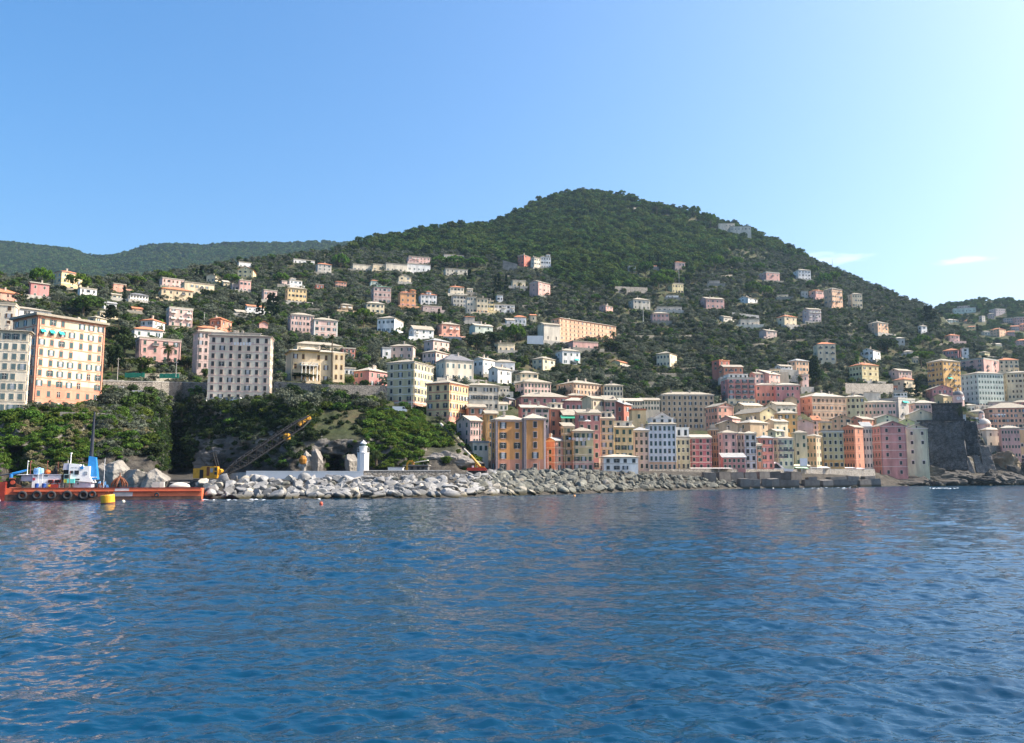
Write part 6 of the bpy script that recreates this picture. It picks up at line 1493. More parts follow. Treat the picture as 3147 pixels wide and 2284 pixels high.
# washing and parasol on balconies
for lab, px_, py_, d_, n, w in (('washing line with white sheets on the olive house', 1780, 1345, 299.5, 6, 8), ('white laundry hung under top windows of the grey beige block', 745, 1052, 318.5, 8, 9), ('laundry on the long pink barracks-like building', 3070, 1272, 540, 5, 9)):
    p = at(px_, py_, d_); e = empty('washing_line', p); tag(e, lab, 'laundry')
    q = MB(); q.tube((-w/2,0,0), (w/2,0,0), .02, n=4); q.build('line', RAIL, e)
    for k in range(n):
        x = -w/2 + w*(k+.5)/n; ww_ = w/n*rng.uniform(.5,.9); q = MB(); q.box(x-ww_/2, x+ww_/2, -.02, .02, -rng.uniform(.6,1.3), 0); q.build('cloth', rng.choice([WHITEP, WHITEP, SKYB, WORN]), e)
e = empty('parasol', at(1806, 1311, 306)); tag(e, 'white parasol on terrace of tall rose house', 'parasol'); q = MB(); q.lathe([(1.5,1.9),(.1,2.4)], 10); q.build('canopy', WHITEP, e); q = MB(); q.tube((0,0,-1),(0,0,2.3),.05); q.build('pole', RAIL, e)
# white dormers on the grand villa and skylights on the orange house
# ------------------------------------------------------------------ hillside mesh
def land_material(name, rockiness=True):
    m = bpy.data.materials.new(name)
    nt, b = nodes_of(m)
    b.inputs['Roughness'].default_value = 0.95; b.inputs['Specular IOR Level'].default_value = 0.15
    tc = nt.nodes.new('ShaderNodeTexCoord'); geo = nt.nodes.new('ShaderNodeNewGeometry')
    def nz(scale, detail=6, rough=0.6, vec=None):
        n = nt.nodes.new('ShaderNodeTexNoise'); n.inputs['Scale'].default_value = scale; n.inputs['Detail'].default_value = detail; n.inputs['Roughness'].default_value = rough
        nt.links.new(vec or tc.outputs['Object'], n.inputs['Vector']); return n
    def ramp(fac, stops):
        r = nt.nodes.new('ShaderNodeValToRGB')
        while len(r.color_ramp.elements) < len(stops): r.color_ramp.elements.new(0.5)
        for e, (p, c) in zip(r.color_ramp.elements, stops): e.position = p; e.color = lin(c)
        nt.links.new(fac, r.inputs[0]); return r
    g = ramp(nz(0.06, 8).outputs['Fac'], [(0.3, (0.022, 0.034, 0.013)), (0.5, (0.05, 0.058, 0.025)), (0.62, (0.085, 0.07, 0.04)), (0.75, (0.035, 0.055, 0.018))])
    mp = nt.nodes.new('ShaderNodeMapping'); mp.inputs['Scale'].default_value = (0.5, 0.5, 1.3); mp.inputs['Rotation'].default_value = (0.3, 0.5, 0)
    nt.links.new(tc.outputs['Object'], mp.inputs[0])
    rk = ramp(nz(0.35, 10, 0.68, mp.outputs[0]).outputs['Fac'], [(0.28, (0.06, 0.052, 0.045)), (0.45, (0.17, 0.155, 0.135)), (0.6, (0.27, 0.25, 0.22)), (0.78, (0.36, 0.34, 0.30))])
    sep = nt.nodes.new('ShaderNodeSeparateXYZ'); nt.links.new(geo.outputs['Normal'], sep.inputs[0])
    add = nt.nodes.new('ShaderNodeMath'); add.operation = 'MULTIPLY_ADD'; add.inputs[1].default_value = 0.5; 
    nt.links.new(nz(0.12, 5).outputs['Fac'], add.inputs[0]); nt.links.new(sep.outputs[2], add.inputs[2])
    st = ramp(add.outputs[0], [(0.98, (1, 1, 1)), (1.09, (0, 0, 0))])
    mx = nt.nodes.new('ShaderNodeMix'); mx.data_type = 'RGBA'
    nt.links.new(st.outputs[0], mx.inputs[0]); nt.links.new(g.outputs[0], mx.inputs[6]); nt.links.new(rk.outputs[0], mx.inputs[7])
    # bare wet-dark rock along the shore
    ps = nt.nodes.new('ShaderNodeSeparateXYZ'); nt.links.new(geo.outputs['Position'], ps.inputs[0])
    ms = nt.nodes.new('ShaderNodeMapRange'); ms.inputs['From Min'].default_value = 9; ms.inputs['From Max'].default_value = 19; nt.links.new(ps.outputs[2], ms.inputs['Value'])
    sh_ = ramp(nz(0.5, 8).outputs['Fac'], [(0.3, (0.022, 0.020, 0.018)), (0.7, (0.10, 0.09, 0.075))])
    m4 = nt.nodes.new('ShaderNodeMix'); m4.data_type = 'RGBA'
    nt.links.new(ms.outputs[0], m4.inputs[0]); nt.links.new(sh_.outputs[0], m4.inputs[6]); nt.links.new(mx.outputs[2], m4.inputs[7]); mx = m4
    nt.links.new(mx.outputs[2], b.inputs['Base Color'])
    bp = nt.nodes.new('ShaderNodeBump'); bp.inputs['Strength'].default_value = 0.9; bp.inputs['Distance'].default_value = 1.2
    nt.links.new(nz(0.5, 10, 0.7, mp.outputs[0]).outputs['Fac'], bp.inputs['Height']); nt.links.new(bp.outputs[0], b.inputs['Normal'])
    return m
LAND = land_material('hillside_ground')
cut_terrain()
hill = put('hillside', grid_mesh('hillside', TERR.reshape(TPF.shape), flip=False)); hill.data.materials.append(LAND)
tag(hill, kind='structure')

# ------------------------------------------------------------------ the far ridge on one side and the far hill beyond the castle
def far_hill(name, sky, ybot, d0, d1, x0, x1, seed, step=12):
    xs = np.arange(x0, x1, step, dtype=float); n = 46
    top = np.interp(xs, [p[0] for p in sky], [p[1] for p in sky])
    s = np.linspace(0, 1, n)
    yy = ybot + (top[None, :] - ybot) * s[:, None]
    xx = np.repeat(xs[None, :], n, 0)
    dd = d0 + (d1 - d0) * s[:, None] ** 1.1 * np.ones_like(xx)
    dd = dd * (1 + 0.02 * vnoise(xx / 90, yy / 40, seed, 4) * (s[:, None] < 0.999))
    u = (xx - CX) / FPX; v = (CY - yy) / FPX; ry = CT - v * ST; rz = ST + v * CT
    P = np.stack([u / ry * dd, dd, CAM_H + rz / ry * dd], 2)
    bk = []
    for k in range(1, 6):
        q = P[-1].copy(); sc = (q[:, 1] + 90 * k) / q[:, 1]; q[:, 0] *= sc; q[:, 1] *= sc; q[:, 2] -= 8 * k * k; bk.append(q)
    P = np.concatenate([P, np.array(bk)], 0)
    o = put(name, grid_mesh(name, P)); o.data.materials.append(LAND); tag(o, kind='structure')
    return P
RIDGE = far_hill('far_ridge_hills', [(-300,738),(0,746),(70,752),(150,762),(220,770),(275,788),(345,790),(370,784),(450,757),(550,754),(620,758),(700,750),(850,750),(1000,746),(1050,750),(1300,740)], 900, 2500, 3300, -300, 1300, 5)

FARH = far_hill('far_hill', FAR_SKY, 1150, 900, 1420, 2780, 3460, 9)

# ------------------------------------------------------------------ water: a real rippled sheet
def make_water():
    rs = [9.0]
    while rs[-1] < 9000:
        r = rs[-1]
        st = max(0.05, 0.34 * r * r / (CAM_H * 853)) if r < 620 else r * 0.12
        if r < 15: st = 0.3
        if 60 < r < 470: st = min(st, 0.9)
        rs.append(r + min(st, 22 if r < 620 else 1e9))
    rs = np.array(rs)
    a_d = np.arange(-37, 37, 0.055)
    az = np.radians(np.concatenate([np.arange(-86, -37, 3.0), a_d, np.arange(37, 87, 3.0)]))
    RR, AA = np.meshgrid(rs, az, indexing='ij')
    X = RR * np.sin(AA); Y = RR * np.cos(AA)
    sp = np.gradient(rs)[:, None]
    Zt = np.zeros_like(X, dtype=np.float32)
    r2 = np.random.default_rng(21)
    gust = 0.72 + 0.5 * vnoise(X / 26 + 40, Y / 34 + 40, 31, 3)
    N = 90
    lam = np.exp(np.linspace(math.log(0.32), math.log(6.5), N))
    for L in lam:
        L = L * r2.uniform(0.95, 1.05)
        th = r2.normal(0, 0.75) + R(200)      # travelling towards and a little across the view
        kx = math.sin(th) * 2*math.pi/L; ky = math.cos(th) * 2*math.pi/L
        slope = 0.044 * (1.0 if L < 2.5 else (2.5/L) ** 0.45)
        if L > 3.5: slope *= 0.7
        a = slope * L / (2*math.pi)
        ph = r2.uniform(0, 6.28)
        reff = L / max(abs(math.cos(th)), 0.25)
        att = np.exp(-(1.9 * sp / reff) ** 2) * np.clip((650 - rs[:, None]) / 100, 0, 1)
        sel = att[:, 0] > 0.01
        n = int(sel.nonzero()[0].max()) + 1 if sel.any() else 0
        if n == 0: continue
        f = kx * X[:n] + ky * Y[:n] + ph
        Zt[:n] += (a * att[:n] * np.sin(f + 0.35*np.sin(f))).astype(np.float32)
    Zt *= gust
    Zt[:, np.abs(np.degrees(az)) > 37.5] = 0
    P = np.stack([X, Y, Zt], 2)
    me = grid_mesh('water', P, flip=True)
    m = bpy.data.materials.new('sea_water'); nt, b = nodes_of(m)
    b.inputs['Base Color'].default_value = (0.001, 0.034, 0.074, 1)
    b.inputs['IOR'].default_value = 1.30
    b.inputs['Specular IOR Level'].default_value = 0.5
    geo = nt.nodes.new('ShaderNodeNewGeometry')
    ln = nt.nodes.new('ShaderNodeVectorMath'); ln.operation = 'LENGTH'; nt.links.new(geo.outputs['Position'], ln.inputs[0])
    mr = nt.nodes.new('ShaderNodeMapRange'); mr.inputs['From Min'].default_value = 20; mr.inputs['From Max'].default_value = 260
    mr.inputs['To Min'].default_value = 0.03; mr.inputs['To Max'].default_value = 0.12
    nt.links.new(ln.outputs['Value'], mr.inputs['Value']); nt.links.new(mr.outputs[0], b.inputs['Roughness'])
    tc = nt.nodes.new('ShaderNodeTexCoord')
    mp = nt.nodes.new('ShaderNodeMapping'); mp.inputs['Scale'].default_value = (0.6, 1.0, 1.0); nt.links.new(tc.outputs['Object'], mp.inputs[0])
    nz = nt.nodes.new('ShaderNodeTexNoise'); nz.inputs['Scale'].default_value = 2.6; nz.inputs['Detail'].default_value = 3; nt.links.new(mp.outputs[0], nz.inputs['Vector'])
    bp = nt.nodes.new('ShaderNodeBump'); bp.inputs['Strength'].default_value = 0.5; bp.inputs['Distance'].default_value = 0.10
    nt.links.new(nz.outputs['Fac'], bp.inputs['Height']); nt.links.new(bp.outputs[0], b.inputs['Normal'])
    me.materials.append(m)
    tag(put('water', me), kind='structure')
    print('water verts', len(me.vertices), rs.shape, az.shape)
make_water()

# ------------------------------------------------------------------ the air between the boat and the hills
def make_haze(dens=0.000045):
    me = bpy.data.meshes.new('haze'); bm = bmesh.new(); bmesh.ops.create_cube(bm, size=1); bm.to_mesh(me); bm.free()
    o = put('haze', me, None, (0, 1900, 548), (0, 0, 0), (9000, 5200, 1104)); tag(o, kind='stuff')
    m = bpy.data.materials.new('haze_air'); m.use_nodes = True; nt = m.node_tree; nt.nodes.clear()
    out = nt.nodes.new('ShaderNodeOutputMaterial'); v = nt.nodes.new('ShaderNodeVolumePrincipled')
    v.inputs['Color'].default_value = (.50, .76, 1, 1); v.inputs['Density'].default_value = dens; v.inputs['Anisotropy'].default_value = 0.3
    nt.links.new(v.outputs[0], out.inputs['Volume']); me.materials.append(m)
make_haze()

# ------------------------------------------------------------------ two thin wisps of cloud low over the shoulder of the hill, part of the sky
def wisps():
    tc = wn.nodes.new('ShaderNodeTexCoord')
    col = hsv.outputs[0]
    for px, py, w, h_, a in ((2575, 797, 100, 16, .30), (2963, 800, 80, 11, .38), (2500, 785, 60, 12, .2)):
        d = Vector(ray(px, py)).normalized(); rt = Vector((d.y, -d.x, 0)).normalized(); up_ = rt.cross(d)
        fac = None
        for ax_, s_ in ((rt, FPX/w), (up_, FPX/h_)):
            dt = wn.nodes.new('ShaderNodeVectorMath'); dt.operation = 'DOT_PRODUCT'; dt.inputs[1].default_value = ax_; wn.links.new(tc.outputs['Generated'], dt.inputs[0])
            m1 = wn.nodes.new('ShaderNodeMath'); m1.operation = 'MULTIPLY'; m1.inputs[1].default_value = s_; wn.links.new(dt.outputs['Value'], m1.inputs[0])
            m2 = wn.nodes.new('ShaderNodeMath'); m2.operation = 'POWER'; m2.inputs[1].default_value = 2; m3 = wn.nodes.new('ShaderNodeMath'); m3.operation = 'ABSOLUTE'
            wn.links.new(m1.outputs[0], m3.inputs[0]); wn.links.new(m3.outputs[0], m2.inputs[0])
            if fac is None: fac = m2
            else:
                m4 = wn.nodes.new('ShaderNodeMath'); wn.links.new(fac.outputs[0], m4.inputs[0]); wn.links.new(m2.outputs[0], m4.inputs[1]); fac = m4
        nz = wn.nodes.new('ShaderNodeTexNoise'); nz.inputs['Scale'].default_value = 55; nz.inputs['Detail'].default_value = 5
        mp = wn.nodes.new('ShaderNodeMapping'); mp.inputs['Scale'].default_value = (1, 1, 3.5); wn.links.new(tc.outputs['Generated'], mp.inputs[0]); wn.links.new(mp.outputs[0], nz.inputs['Vector'])
        sm = wn.nodes.new('ShaderNodeMath'); sm.operation = 'MULTIPLY_ADD'; sm.inputs[1].default_value = -2.2; wn.links.new(nz.outputs['Fac'], sm.inputs[0]); wn.links.new(fac.outputs[0], sm.inputs[2])
        mr = wn.nodes.new('ShaderNodeMapRange'); mr.interpolation_type = 'SMOOTHSTEP'; mr.inputs['From Min'].default_value = 0.1; mr.inputs['From Max'].default_value = -1.4; mr.inputs['To Max'].default_value = a; wn.links.new(sm.outputs[0], mr.inputs['Value'])
        mx = wn.nodes.new('ShaderNodeMix'); mx.data_type = 'RGBA'; mx.inputs[7].default_value = (6.2, 6.4, 6.6, 1); wn.links.new(mr.outputs[0], mx.inputs[0]); wn.links.new(col, mx.inputs[6]); col = mx.outputs[2]
    wn.links.new(col, bg.inputs[0])
wisps()
# ------------------------------------------------------------------ foliage
def leaf_cloud(seed, clumps, per, leaf, shape, clump_r=.3, droop=0.0):
    "leaf faces gathered into clumps inside a crown of unit size; shape(r) -> clump centre"
    r = np.random.default_rng(seed)
    V = []
    for c in range(clumps):
        o = shape(r); cr_ = clump_r * r.uniform(.65, 1.25)
        n = r.normal(size=(per, 3)); n /= np.linalg.norm(n, axis=1)[:, None]
        n[:, 2] = np.where(n[:, 2] < -.35, -n[:, 2], n[:, 2])
        p = o + n * cr_ * np.array([1, 1, .8]) * r.uniform(.75, 1.05, (per, 1))
        nn = n + r.normal(size=(per, 3)) * .55; nn /= np.linalg.norm(nn, axis=1)[:, None]
        t = np.cross(nn, r.normal(size=(per, 3))); t /= np.linalg.norm(t, axis=1)[:, None] + 1e-9
        b = np.cross(nn, t); s = leaf * r.uniform(.6, 1.3, (per, 1))
        V.append(np.stack([p - t*s, p - b*s*.62, p + t*s, p + b*s*.62], 1))
    return np.concatenate(V).reshape(-1, 3)
def quads_mesh(name, V, m, extra=None):
    me = bpy.data.meshes.new(name); n = len(V)//4
    ev, ef, em = extra or ([], [], None)
    nv = len(V); ne = len(ef)
    allv = np.concatenate([V, np.array(ev).reshape(-1, 3)]) if len(ev) else V
    faces = [(4*i, 4*i+1, 4*i+2, 4*i+3) for i in range(n)] + [tuple(i+nv for i in f) for f in ef]
    me.from_pydata([tuple(v) for v in allv], [], faces)
    me.materials.append(m)
    if em: me.materials.append(em); me.polygons.foreach_set('material_index', [0]*n + [1]*ne)
    me.update(); return me
BARK = mat('bark', (.10,.075,.05), .9, .3, 2); BARKG = mat('bark_grey', (.20,.18,.15), .9, .25, 2)
L_OAK = leaf_mat('leaf_oak', (.036,.066,.018), (.098,.150,.040), .04, .48)
L_OLIVE = leaf_mat('leaf_olive', (.060,.074,.052), (.150,.168,.122), .03, .45)
L_PINE = leaf_mat('leaf_pine', (.045,.095,.016), (.11,.195,.030), .015, .15)
L_DARK = leaf_mat('leaf_dark', (.020,.036,.016), (.046,.070,.028), .02, .3)
L_CYP = leaf_mat('leaf_cypress', (.010,.019,.010), (.022,.038,.016), .01, .2)
L_BRIGHT = leaf_mat('leaf_bright', (.040,.075,.016), (.110,.175,.032), .04, .35)
L_IVY = leaf_mat('leaf_ivy', (.045,.090,.018), (.105,.180,.030), .02, .25)
L_DRY = leaf_mat('leaf_dry', (.13,.12,.06), (.27,.25,.14), .02, .25)
L_PALM = leaf_mat('leaf_palm', (.030,.050,.018), (.080,.105,.038), .01, .15)
def round_(r):
    v = r.normal(size=3); v /= np.linalg.norm(v); v *= r.uniform(.35, .78) ; v[2] = v[2]*.78 + .95; return v
def round_low(r):
    v = r.normal(size=3); v /= np.linalg.norm(v); v *= r.uniform(.3, .75); v[2] = abs(v[2])*.8 + .25; return v
def flat_(r):
    a = r.uniform(0, 6.283); q = math.sqrt(r.uniform(0, 1))*.86; return np.array([q*math.cos(a), q*math.sin(a), .06 + .34*(1-q*q) + r.uniform(-.05, .05)])
def cone_(r):
    z = r.uniform(.06, 1.0); q = .11*min(1, (z/.12))*(1-z*.62)*r.uniform(.35, 1)
    a = r.uniform(0, 6.283); return np.array([q*math.cos(a), q*math.sin(a), z*.97])
def conif_(r):
    z = r.uniform(.15, 1); q = .34*(1.02-z)**.8; a = r.uniform(0, 6.283); q *= r.uniform(.4, 1); return np.array([q*math.cos(a), q*math.sin(a), z*1.0])
def trunk_bits(h, r0, limbs, spread, seed):
    r = random.Random(seed); q = MB(); top = Vector((r.uniform(-.06, .06), r.uniform(-.06, .06), h))
    q.tube((0, 0, -.35), top*.55, r0, r0*.75, 7); q.tube(top*.55, top, r0*.75, r0*.55, 7)
    for i in range(limbs):
        a = 6.283*i/limbs + r.uniform(-.4, .4); q.tube(top*r.uniform(.75, 1), (math.cos(a)*spread, math.sin(a)*spread, h + r.uniform(.15, .45)), r0*.45, r0*.15, 5)
    return q
# trees at unit size: crown radius 1 (cypress: height 1)
KIND = {}
def kind(key, crowns, trunks, bark): KIND[key] = ([quads_mesh('crown', *c) for c in crowns], [t.mesh('trunk', bark) for t in trunks])
def tr(n, h, r0, limbs, sp): return [trunk_bits(h, r0, limbs, sp, i) for i in range(n)]
kind('oak', [(leaf_cloud(i, 20, 34, .115, round_, .36), L_OAK) for i in range(4)], tr(4, .8, .09, 5, .5), BARK)
kind('olive', [(leaf_cloud(20+i, 17, 34, .105, round_, .34), L_OLIVE) for i in range(4)], tr(4, .65, .08, 4, .5), BARKG)
kind('dark', [(leaf_cloud(30+i, 24, 40, .10, round_, .34), L_DARK) for i in range(3)], tr(3, .8, .09, 5, .5), BARK)
kind('bright', [(leaf_cloud(40+i, 18, 36, .11, round_low, .36), L_BRIGHT) for i in range(3)], tr(3, .35, .06, 4, .4), BARK)
kind('pine', [(leaf_cloud(50+i, 44, 46, .058, flat_, .15), L_PINE) for i in range(3)], tr(3, -.0, .03, 0, 0), BARK)
kind('cypress', [(leaf_cloud(60+i, 46, 30, .032, cone_, .055), L_CYP) for i in range(3)], tr(3, .2, .018, 0, 0), BARK)
kind('conifer', [(leaf_cloud(70+i, 34, 34, .055, conif_, .13), L_DARK) for i in range(2)], tr(2, .5, .03, 0, 0), BARK)
# palm
def palm_crown(seed, nf=46):
    r = np.random.default_rng(seed); V = []
    for i in range(nf):
        a = r.uniform(0, 6.283); e0 = r.uniform(-.55, 1.35); L = r.uniform(.85, 1.05)
        d = np.array([math.cos(a), math.sin(a), 0]); sd = np.array([-math.sin(a), math.cos(a), 0])
        pts = []; p = np.array([0, 0, 0.]); el = e0
        for k in range(9):
            pts.append(p.copy()); p = p + (d*math.cos(el) + np.array([0, 0, 1])*math.sin(el)) * L/8.5; el -= .19
        for k in range(1, 9):
            c = (pts[k-1] + pts[k]) / 2; ax_ = pts[k] - pts[k-1]; ln = .19*math.sin(math.pi*min(1, (k+.8)/10))+.03
            for s in (-1, 1):
                for u_ in (0, .5):
                    b0 = c + ax_*(u_-.25); tip = b0 + sd*s*ln + ax_*.9 + np.array([0, 0, -.07]); w = ax_*.14
                    V += [b0 - w, b0 + w, tip + w*.3, tip - w*.3]
    return np.array(V)
PALMC = [quads_mesh('fronds', palm_crown(80+i), L_PALM) for i in range(3)]

def tree(key, p, s, lab, cat='tree', group=None, name=None, var=0, trunk=True, sc=(1, 1, 1), rz=None):
    cs, ts = KIND[key]; v = var % len(cs)
    e = empty(name or {'oak': 'broadleaf_tree', 'olive': 'olive_tree', 'dark': 'evergreen_tree', 'bright': 'leafy_shrub', 'cypress': 'cypress_tree', 'conifer': 'conifer_tree'}[key], p, rng.uniform(0, 6.28) if rz is None else rz)
    tag(e, lab, cat, group)
    put('crown', cs[v], e, (0, 0, 0), (0, 0, 0), (s*sc[0], s*sc[1], s*sc[2]))
    if trunk: put('trunk', ts[v], e, (0, 0, 0), (0, 0, 0), (s, s, s))
    return e
NAMED = []     # picture boxes of trees placed by hand, so that scattered ones keep off
def umbrella(zone, zx, zy0, zy1, w, lab, d=None, gy=None):
    X0, Y0, s = ZO[zone]; px = X0 + zx/s; yt_ = Y0 + zy0/s; yb_ = Y0 + (gy or zy1)/s; wp = w/s
    d = d or float(depth(px, yb_)); k = d/FPX; p = at(px, yb_, d); H = (yb_-yt_)*k; r_ = wp*k/2; ch_ = (zy1-zy0)/s*k
    e = empty('umbrella_pine', p, rng.uniform(0, 6.28)); tag(e, lab, 'pine tree')
    put('crown', KIND['pine'][0][rng.randrange(3)], e, (0, 0, H-ch_), (0, 0, 0), (r_, r_, ch_*2.1))
    q = MB(); hh = H - ch_*.75; q.tube((0,0,-2), (r_*.08,0,hh*.55), max(.25, r_*.05), max(.2, r_*.04), 7)
    q.tube((r_*.08,0,hh*.55), (0,0,hh), max(.2, r_*.04), .15, 6)
    for i in range(6):
        a = i*1.05; q.tube((r_*.06,0,hh*.62+i*.05), (math.cos(a)*r_*.6, math.sin(a)*r_*.6, hh+ch_*.15), .16, .08, 5)
    q.build('trunk', BARK, e); NAMED.append((px, yb_, d, r_))
def cypress(zone, zx, zy0, zy1, lab, w=1.0, d=None, dd=-3):
    X0, Y0, s = ZO[zone]; px = X0 + zx/s; yb_ = Y0 + zy1/s
    d = d or float(depth(px, yb_)) + dd; k = d/FPX; H = (zy1-zy0)/s*k
    tree('cypress', at(px, yb_, d), H, lab, 'cypress', None, 'cypress_tree', rng.randrange(3), True, (w, w, 1))
def palm(zone, zx, zyc, r_px, zyb, lab, d=None, dd=0):
    X0, Y0, s = ZO[zone]; px = X0 + zx/s; yc = Y0 + zyc/s; yb_ = Y0 + zyb/s
    d = (d or float(depth(px, yb_))) + dd; k = d/FPX; H = (yb_-yc)*k; r_ = r_px/s*k
    e = empty('palm_tree', at(px, yb_, d), rng.uniform(0, 6.28)); tag(e, lab, 'palm tree')
    put('fronds', PALMC[rng.randrange(3)], e, (0, 0, H), (0, 0, 0), (r_, r_, r_))
    q = MB(); n = 8
    for i in range(n): q.tube((0,0,-1.5+(H+1.5)*i/n), (0,0,-1.5+(H+1.5)*(i+1)/n), .42 if r_ > 2.2 else .22, .36 if r_ > 2.2 else .18, 8)
    q.build('trunk', BARK, e)
U = umbrella
U('H1',465,158,310,292,'round bright umbrella pine above the rose red house',gy=400); U('H1',868,228,350,315,'spreading umbrella pine before tall yellow villa',gy=420); U('H1',5,195,240,60,'umbrella pine edge by salmon house',gy=300)
U('H2',400,208,275,225,'flat umbrella pine over the long rosy house',gy=330); U('H2',1135,228,305,210,'flat umbrella pine before arched pink house',gy=390); U('H2',90,255,315,200,'low umbrella pine on the olive crest',gy=350)
U('H3',900,2,125,225,'tall domed umbrella pine beside white grey villa',gy=170); U('H3',225,215,290,215,'dark umbrella pine above the four-row yellow villa',gy=345); U('H3',440,215,255,150,'small umbrella pine beside white cubic house',gy=290); U('H3',1165,620,715,245,'bright umbrella pine before white shuttered villa',gy=800)
U('H3',1380,290,335,150,'low umbrella pine behind green roofed building',gy=360)
U('H4',560,25,90,200,'long flat umbrella pine, first crown of the dark row',gy=150); U('H4',740,30,110,300,'long flat umbrella pine, wide middle crown of the row',gy=160); U('H4',960,45,120,260,'long flat umbrella pine, end crown of the row',gy=170)
U('H4',1400,795,945,265,'big bright umbrella pine near pavilion and church',gy=985); U('H5',845,452,505,125,'single small umbrella pine on the hedge line',gy=545)
U('H6',170,180,245,260,'upper tier umbrella pine above lemon villa',gy=330); U('H6',90,215,290,200,'middle tier umbrella pine by lemon villa',gy=400); U('H6',165,255,345,230,'lower tier umbrella pine overlapping lemon villa',gy=440,d=None)
U('H6',720,25,130,240,'dark leaning umbrella pine under the quarry scar',gy=175); U('H6',965,38,120,190,'umbrella pine east of quarry scar',gy=170); U('H6',1215,100,175,165,'umbrella pine above pink terrace house',gy=210); U('H6',1150,310,400,200,'dense pine above the white tiled house',gy=440); U('H6',1300,360,460,170,'bright pine by sunken cream cottage',gy=490)
U('H7',345,130,210,180,'pine behind the bright white ridge house',gy=250); U('H7',600,195,290,170,'rounded pine above tall peach tower house',gy=330); U('H7',490,215,340,190,'large rounded pine above pink tower neighbour',gy=385); U('H7',330,300,360,120,'little pine below the bright white ridge house',gy=400)
U('H8',512,545,640,185,'dark umbrella pine on the olive slope near cypress clump',gy=690); U('H8',500,730,800,330,'broad flat umbrella pine above the ochre block',gy=930); U('H8',860,315,370,140,'umbrella pine at the hill gap behind mint villa',gy=400,d=900)
U('H5',1405,85,200,200,'dark rounded conifer-like pine in the high wood',gy=260)
U('P',2018,620,638,46,'rounded pine on the skyline near the summit, first',gy=655); U('P',2050,632,648,30,'small rounded pine on the skyline near the summit',gy=660); U('P',2136,632,658,44,'tall rounded pine on the skyline ridge',gy=676); U('P',2185,655,685,42,'dark pine beside the summit building',gy=700)
C_ = cypress
for i, (z, x, a, b, w, l) in enumerate([('H2',745,165,275,1.6,'wide dark cypress, first of the trio above cream house'),('H2',800,130,280,1.7,'wide dark cypress, tallest of the trio above cream house'),('H2',915,155,290,1.5,'dark cypress covering the cream house front'),('H1',1390,350,550,1.0,'lone dark cypress beside little cream house'),('H1',1310,250,330,1.0,'small cypress against the far ridge'),
 ('H3',95,420,715,1.05,'tall cypress at the front of the dense cypress row'),('H3',135,430,690,.9,'slim cypress inside the dense cypress row'),('H3',180,455,745,1.1,'last broad cypress of the dense cypress row'),('H3',25,560,720,1.0,'short cypress starting the dense cypress row'),('H2',1440,460,720,1.0,'cypress standing ahead of the dense row'),
 ('H4',888,165,320,1.6,'broad cypress beside pale house with red panels'),('H4',1182,240,420,.9,'thin cypress, first of three in a line'),('H4',1218,205,440,1.0,'thin cypress, second of three in a line'),('H4',1302,220,390,1.0,'thin cypress standing apart from the line of three'),('H4',1160,400,560,.8,'narrow cypress beside narrow lemon house'),('H4',545,610,745,1.1,'cypress below the low mauve house'),
 ('H5',1100,45,170,.9,'thin cypress in the dark wood near small white house'),('H5',1450,5,110,1.0,'thin cypress at the top of the dark wood'),('H5',1035,175,330,.9,'thin cypress at the stone terrace in the wood'),('H5',1548,0,130,1.0,'tall thin cypress near pink ridge villa'),('H6',480,40,160,1.0,'cypress beside pink villa at wood edge'),
 ('H8',1122,420,515,1.3,'dark cypress on the far slope edge'),('H8',1092,632,775,1.1,'dark cypress behind the pink modern block'),('H8',288,170,255,1.5,'dark cypress by the ridge cottage'),('H8',550,215,390,1.5,'great cypress clump on the shoulder, first tree'),('H8',590,205,425,1.6,'great cypress clump on the shoulder, tallest tree'),('H8',640,270,430,1.6,'great cypress clump on the shoulder, last tree'),('H8',442,1030,1255,1.2,'tall dark cypress behind grey modern building'),('H7',1540,1390,1560,1.2,'dark cypress beside red-roofed cream house'),('H7',1400,1450,1580,1.3,'short dark cypress before red-roofed cream house'),('H7',330,1180,1400,1.8,'dark conical tree beside peach hip roofed villa')]):
    C_(z, x, a, b, l, w)
palm('H2',420,1060,108,1290,'big date palm before the pink apartment block',dd=-3); palm('H3',745,1440,95,1545,'big date palm on the cliff edge below ochre villa',dd=-2); palm('H3',800,915,55,1340,'very tall thin palm before the ochre villa',d=322)
palm('L2',650,285,110,430,'date palm on the dark cliff edge'); palm('L2',1215,265,95,360,'small palm in the shade below the grey beige block'); palm('L2',1000,600,85,700,'palm clinging to the shaded rock face')
palm('L3',1530,235,95,330,'palm at the cliff top beside khaki building'); palm('L3',1465,880,100,1040,'palm behind the lighthouse'); palm('L3',380,300,110,360,'palm leaning over the crane boom'); palm('L2',1790,150,90,260,'bushy palm at the corner of grey beige block')
palm('L8',1075,315,110,480,'palm growing on top of the castle bastion',d=481); palm('H4',985,1395,55,1470,'little palm before the white gabled house',dd=-4); palm('H4',1450,335,40,420,'little palm before the cream bungalow',dd=-2); palm('H5',1045,890,55,1010,'rusty palm at the end of the long convent',dd=-4); palm('H7',215,1390,60,1480,'palm beside the narrow balcony house',d=540)
palm('H8',960,690,45,790,'palm before the thin white house',dd=-2)
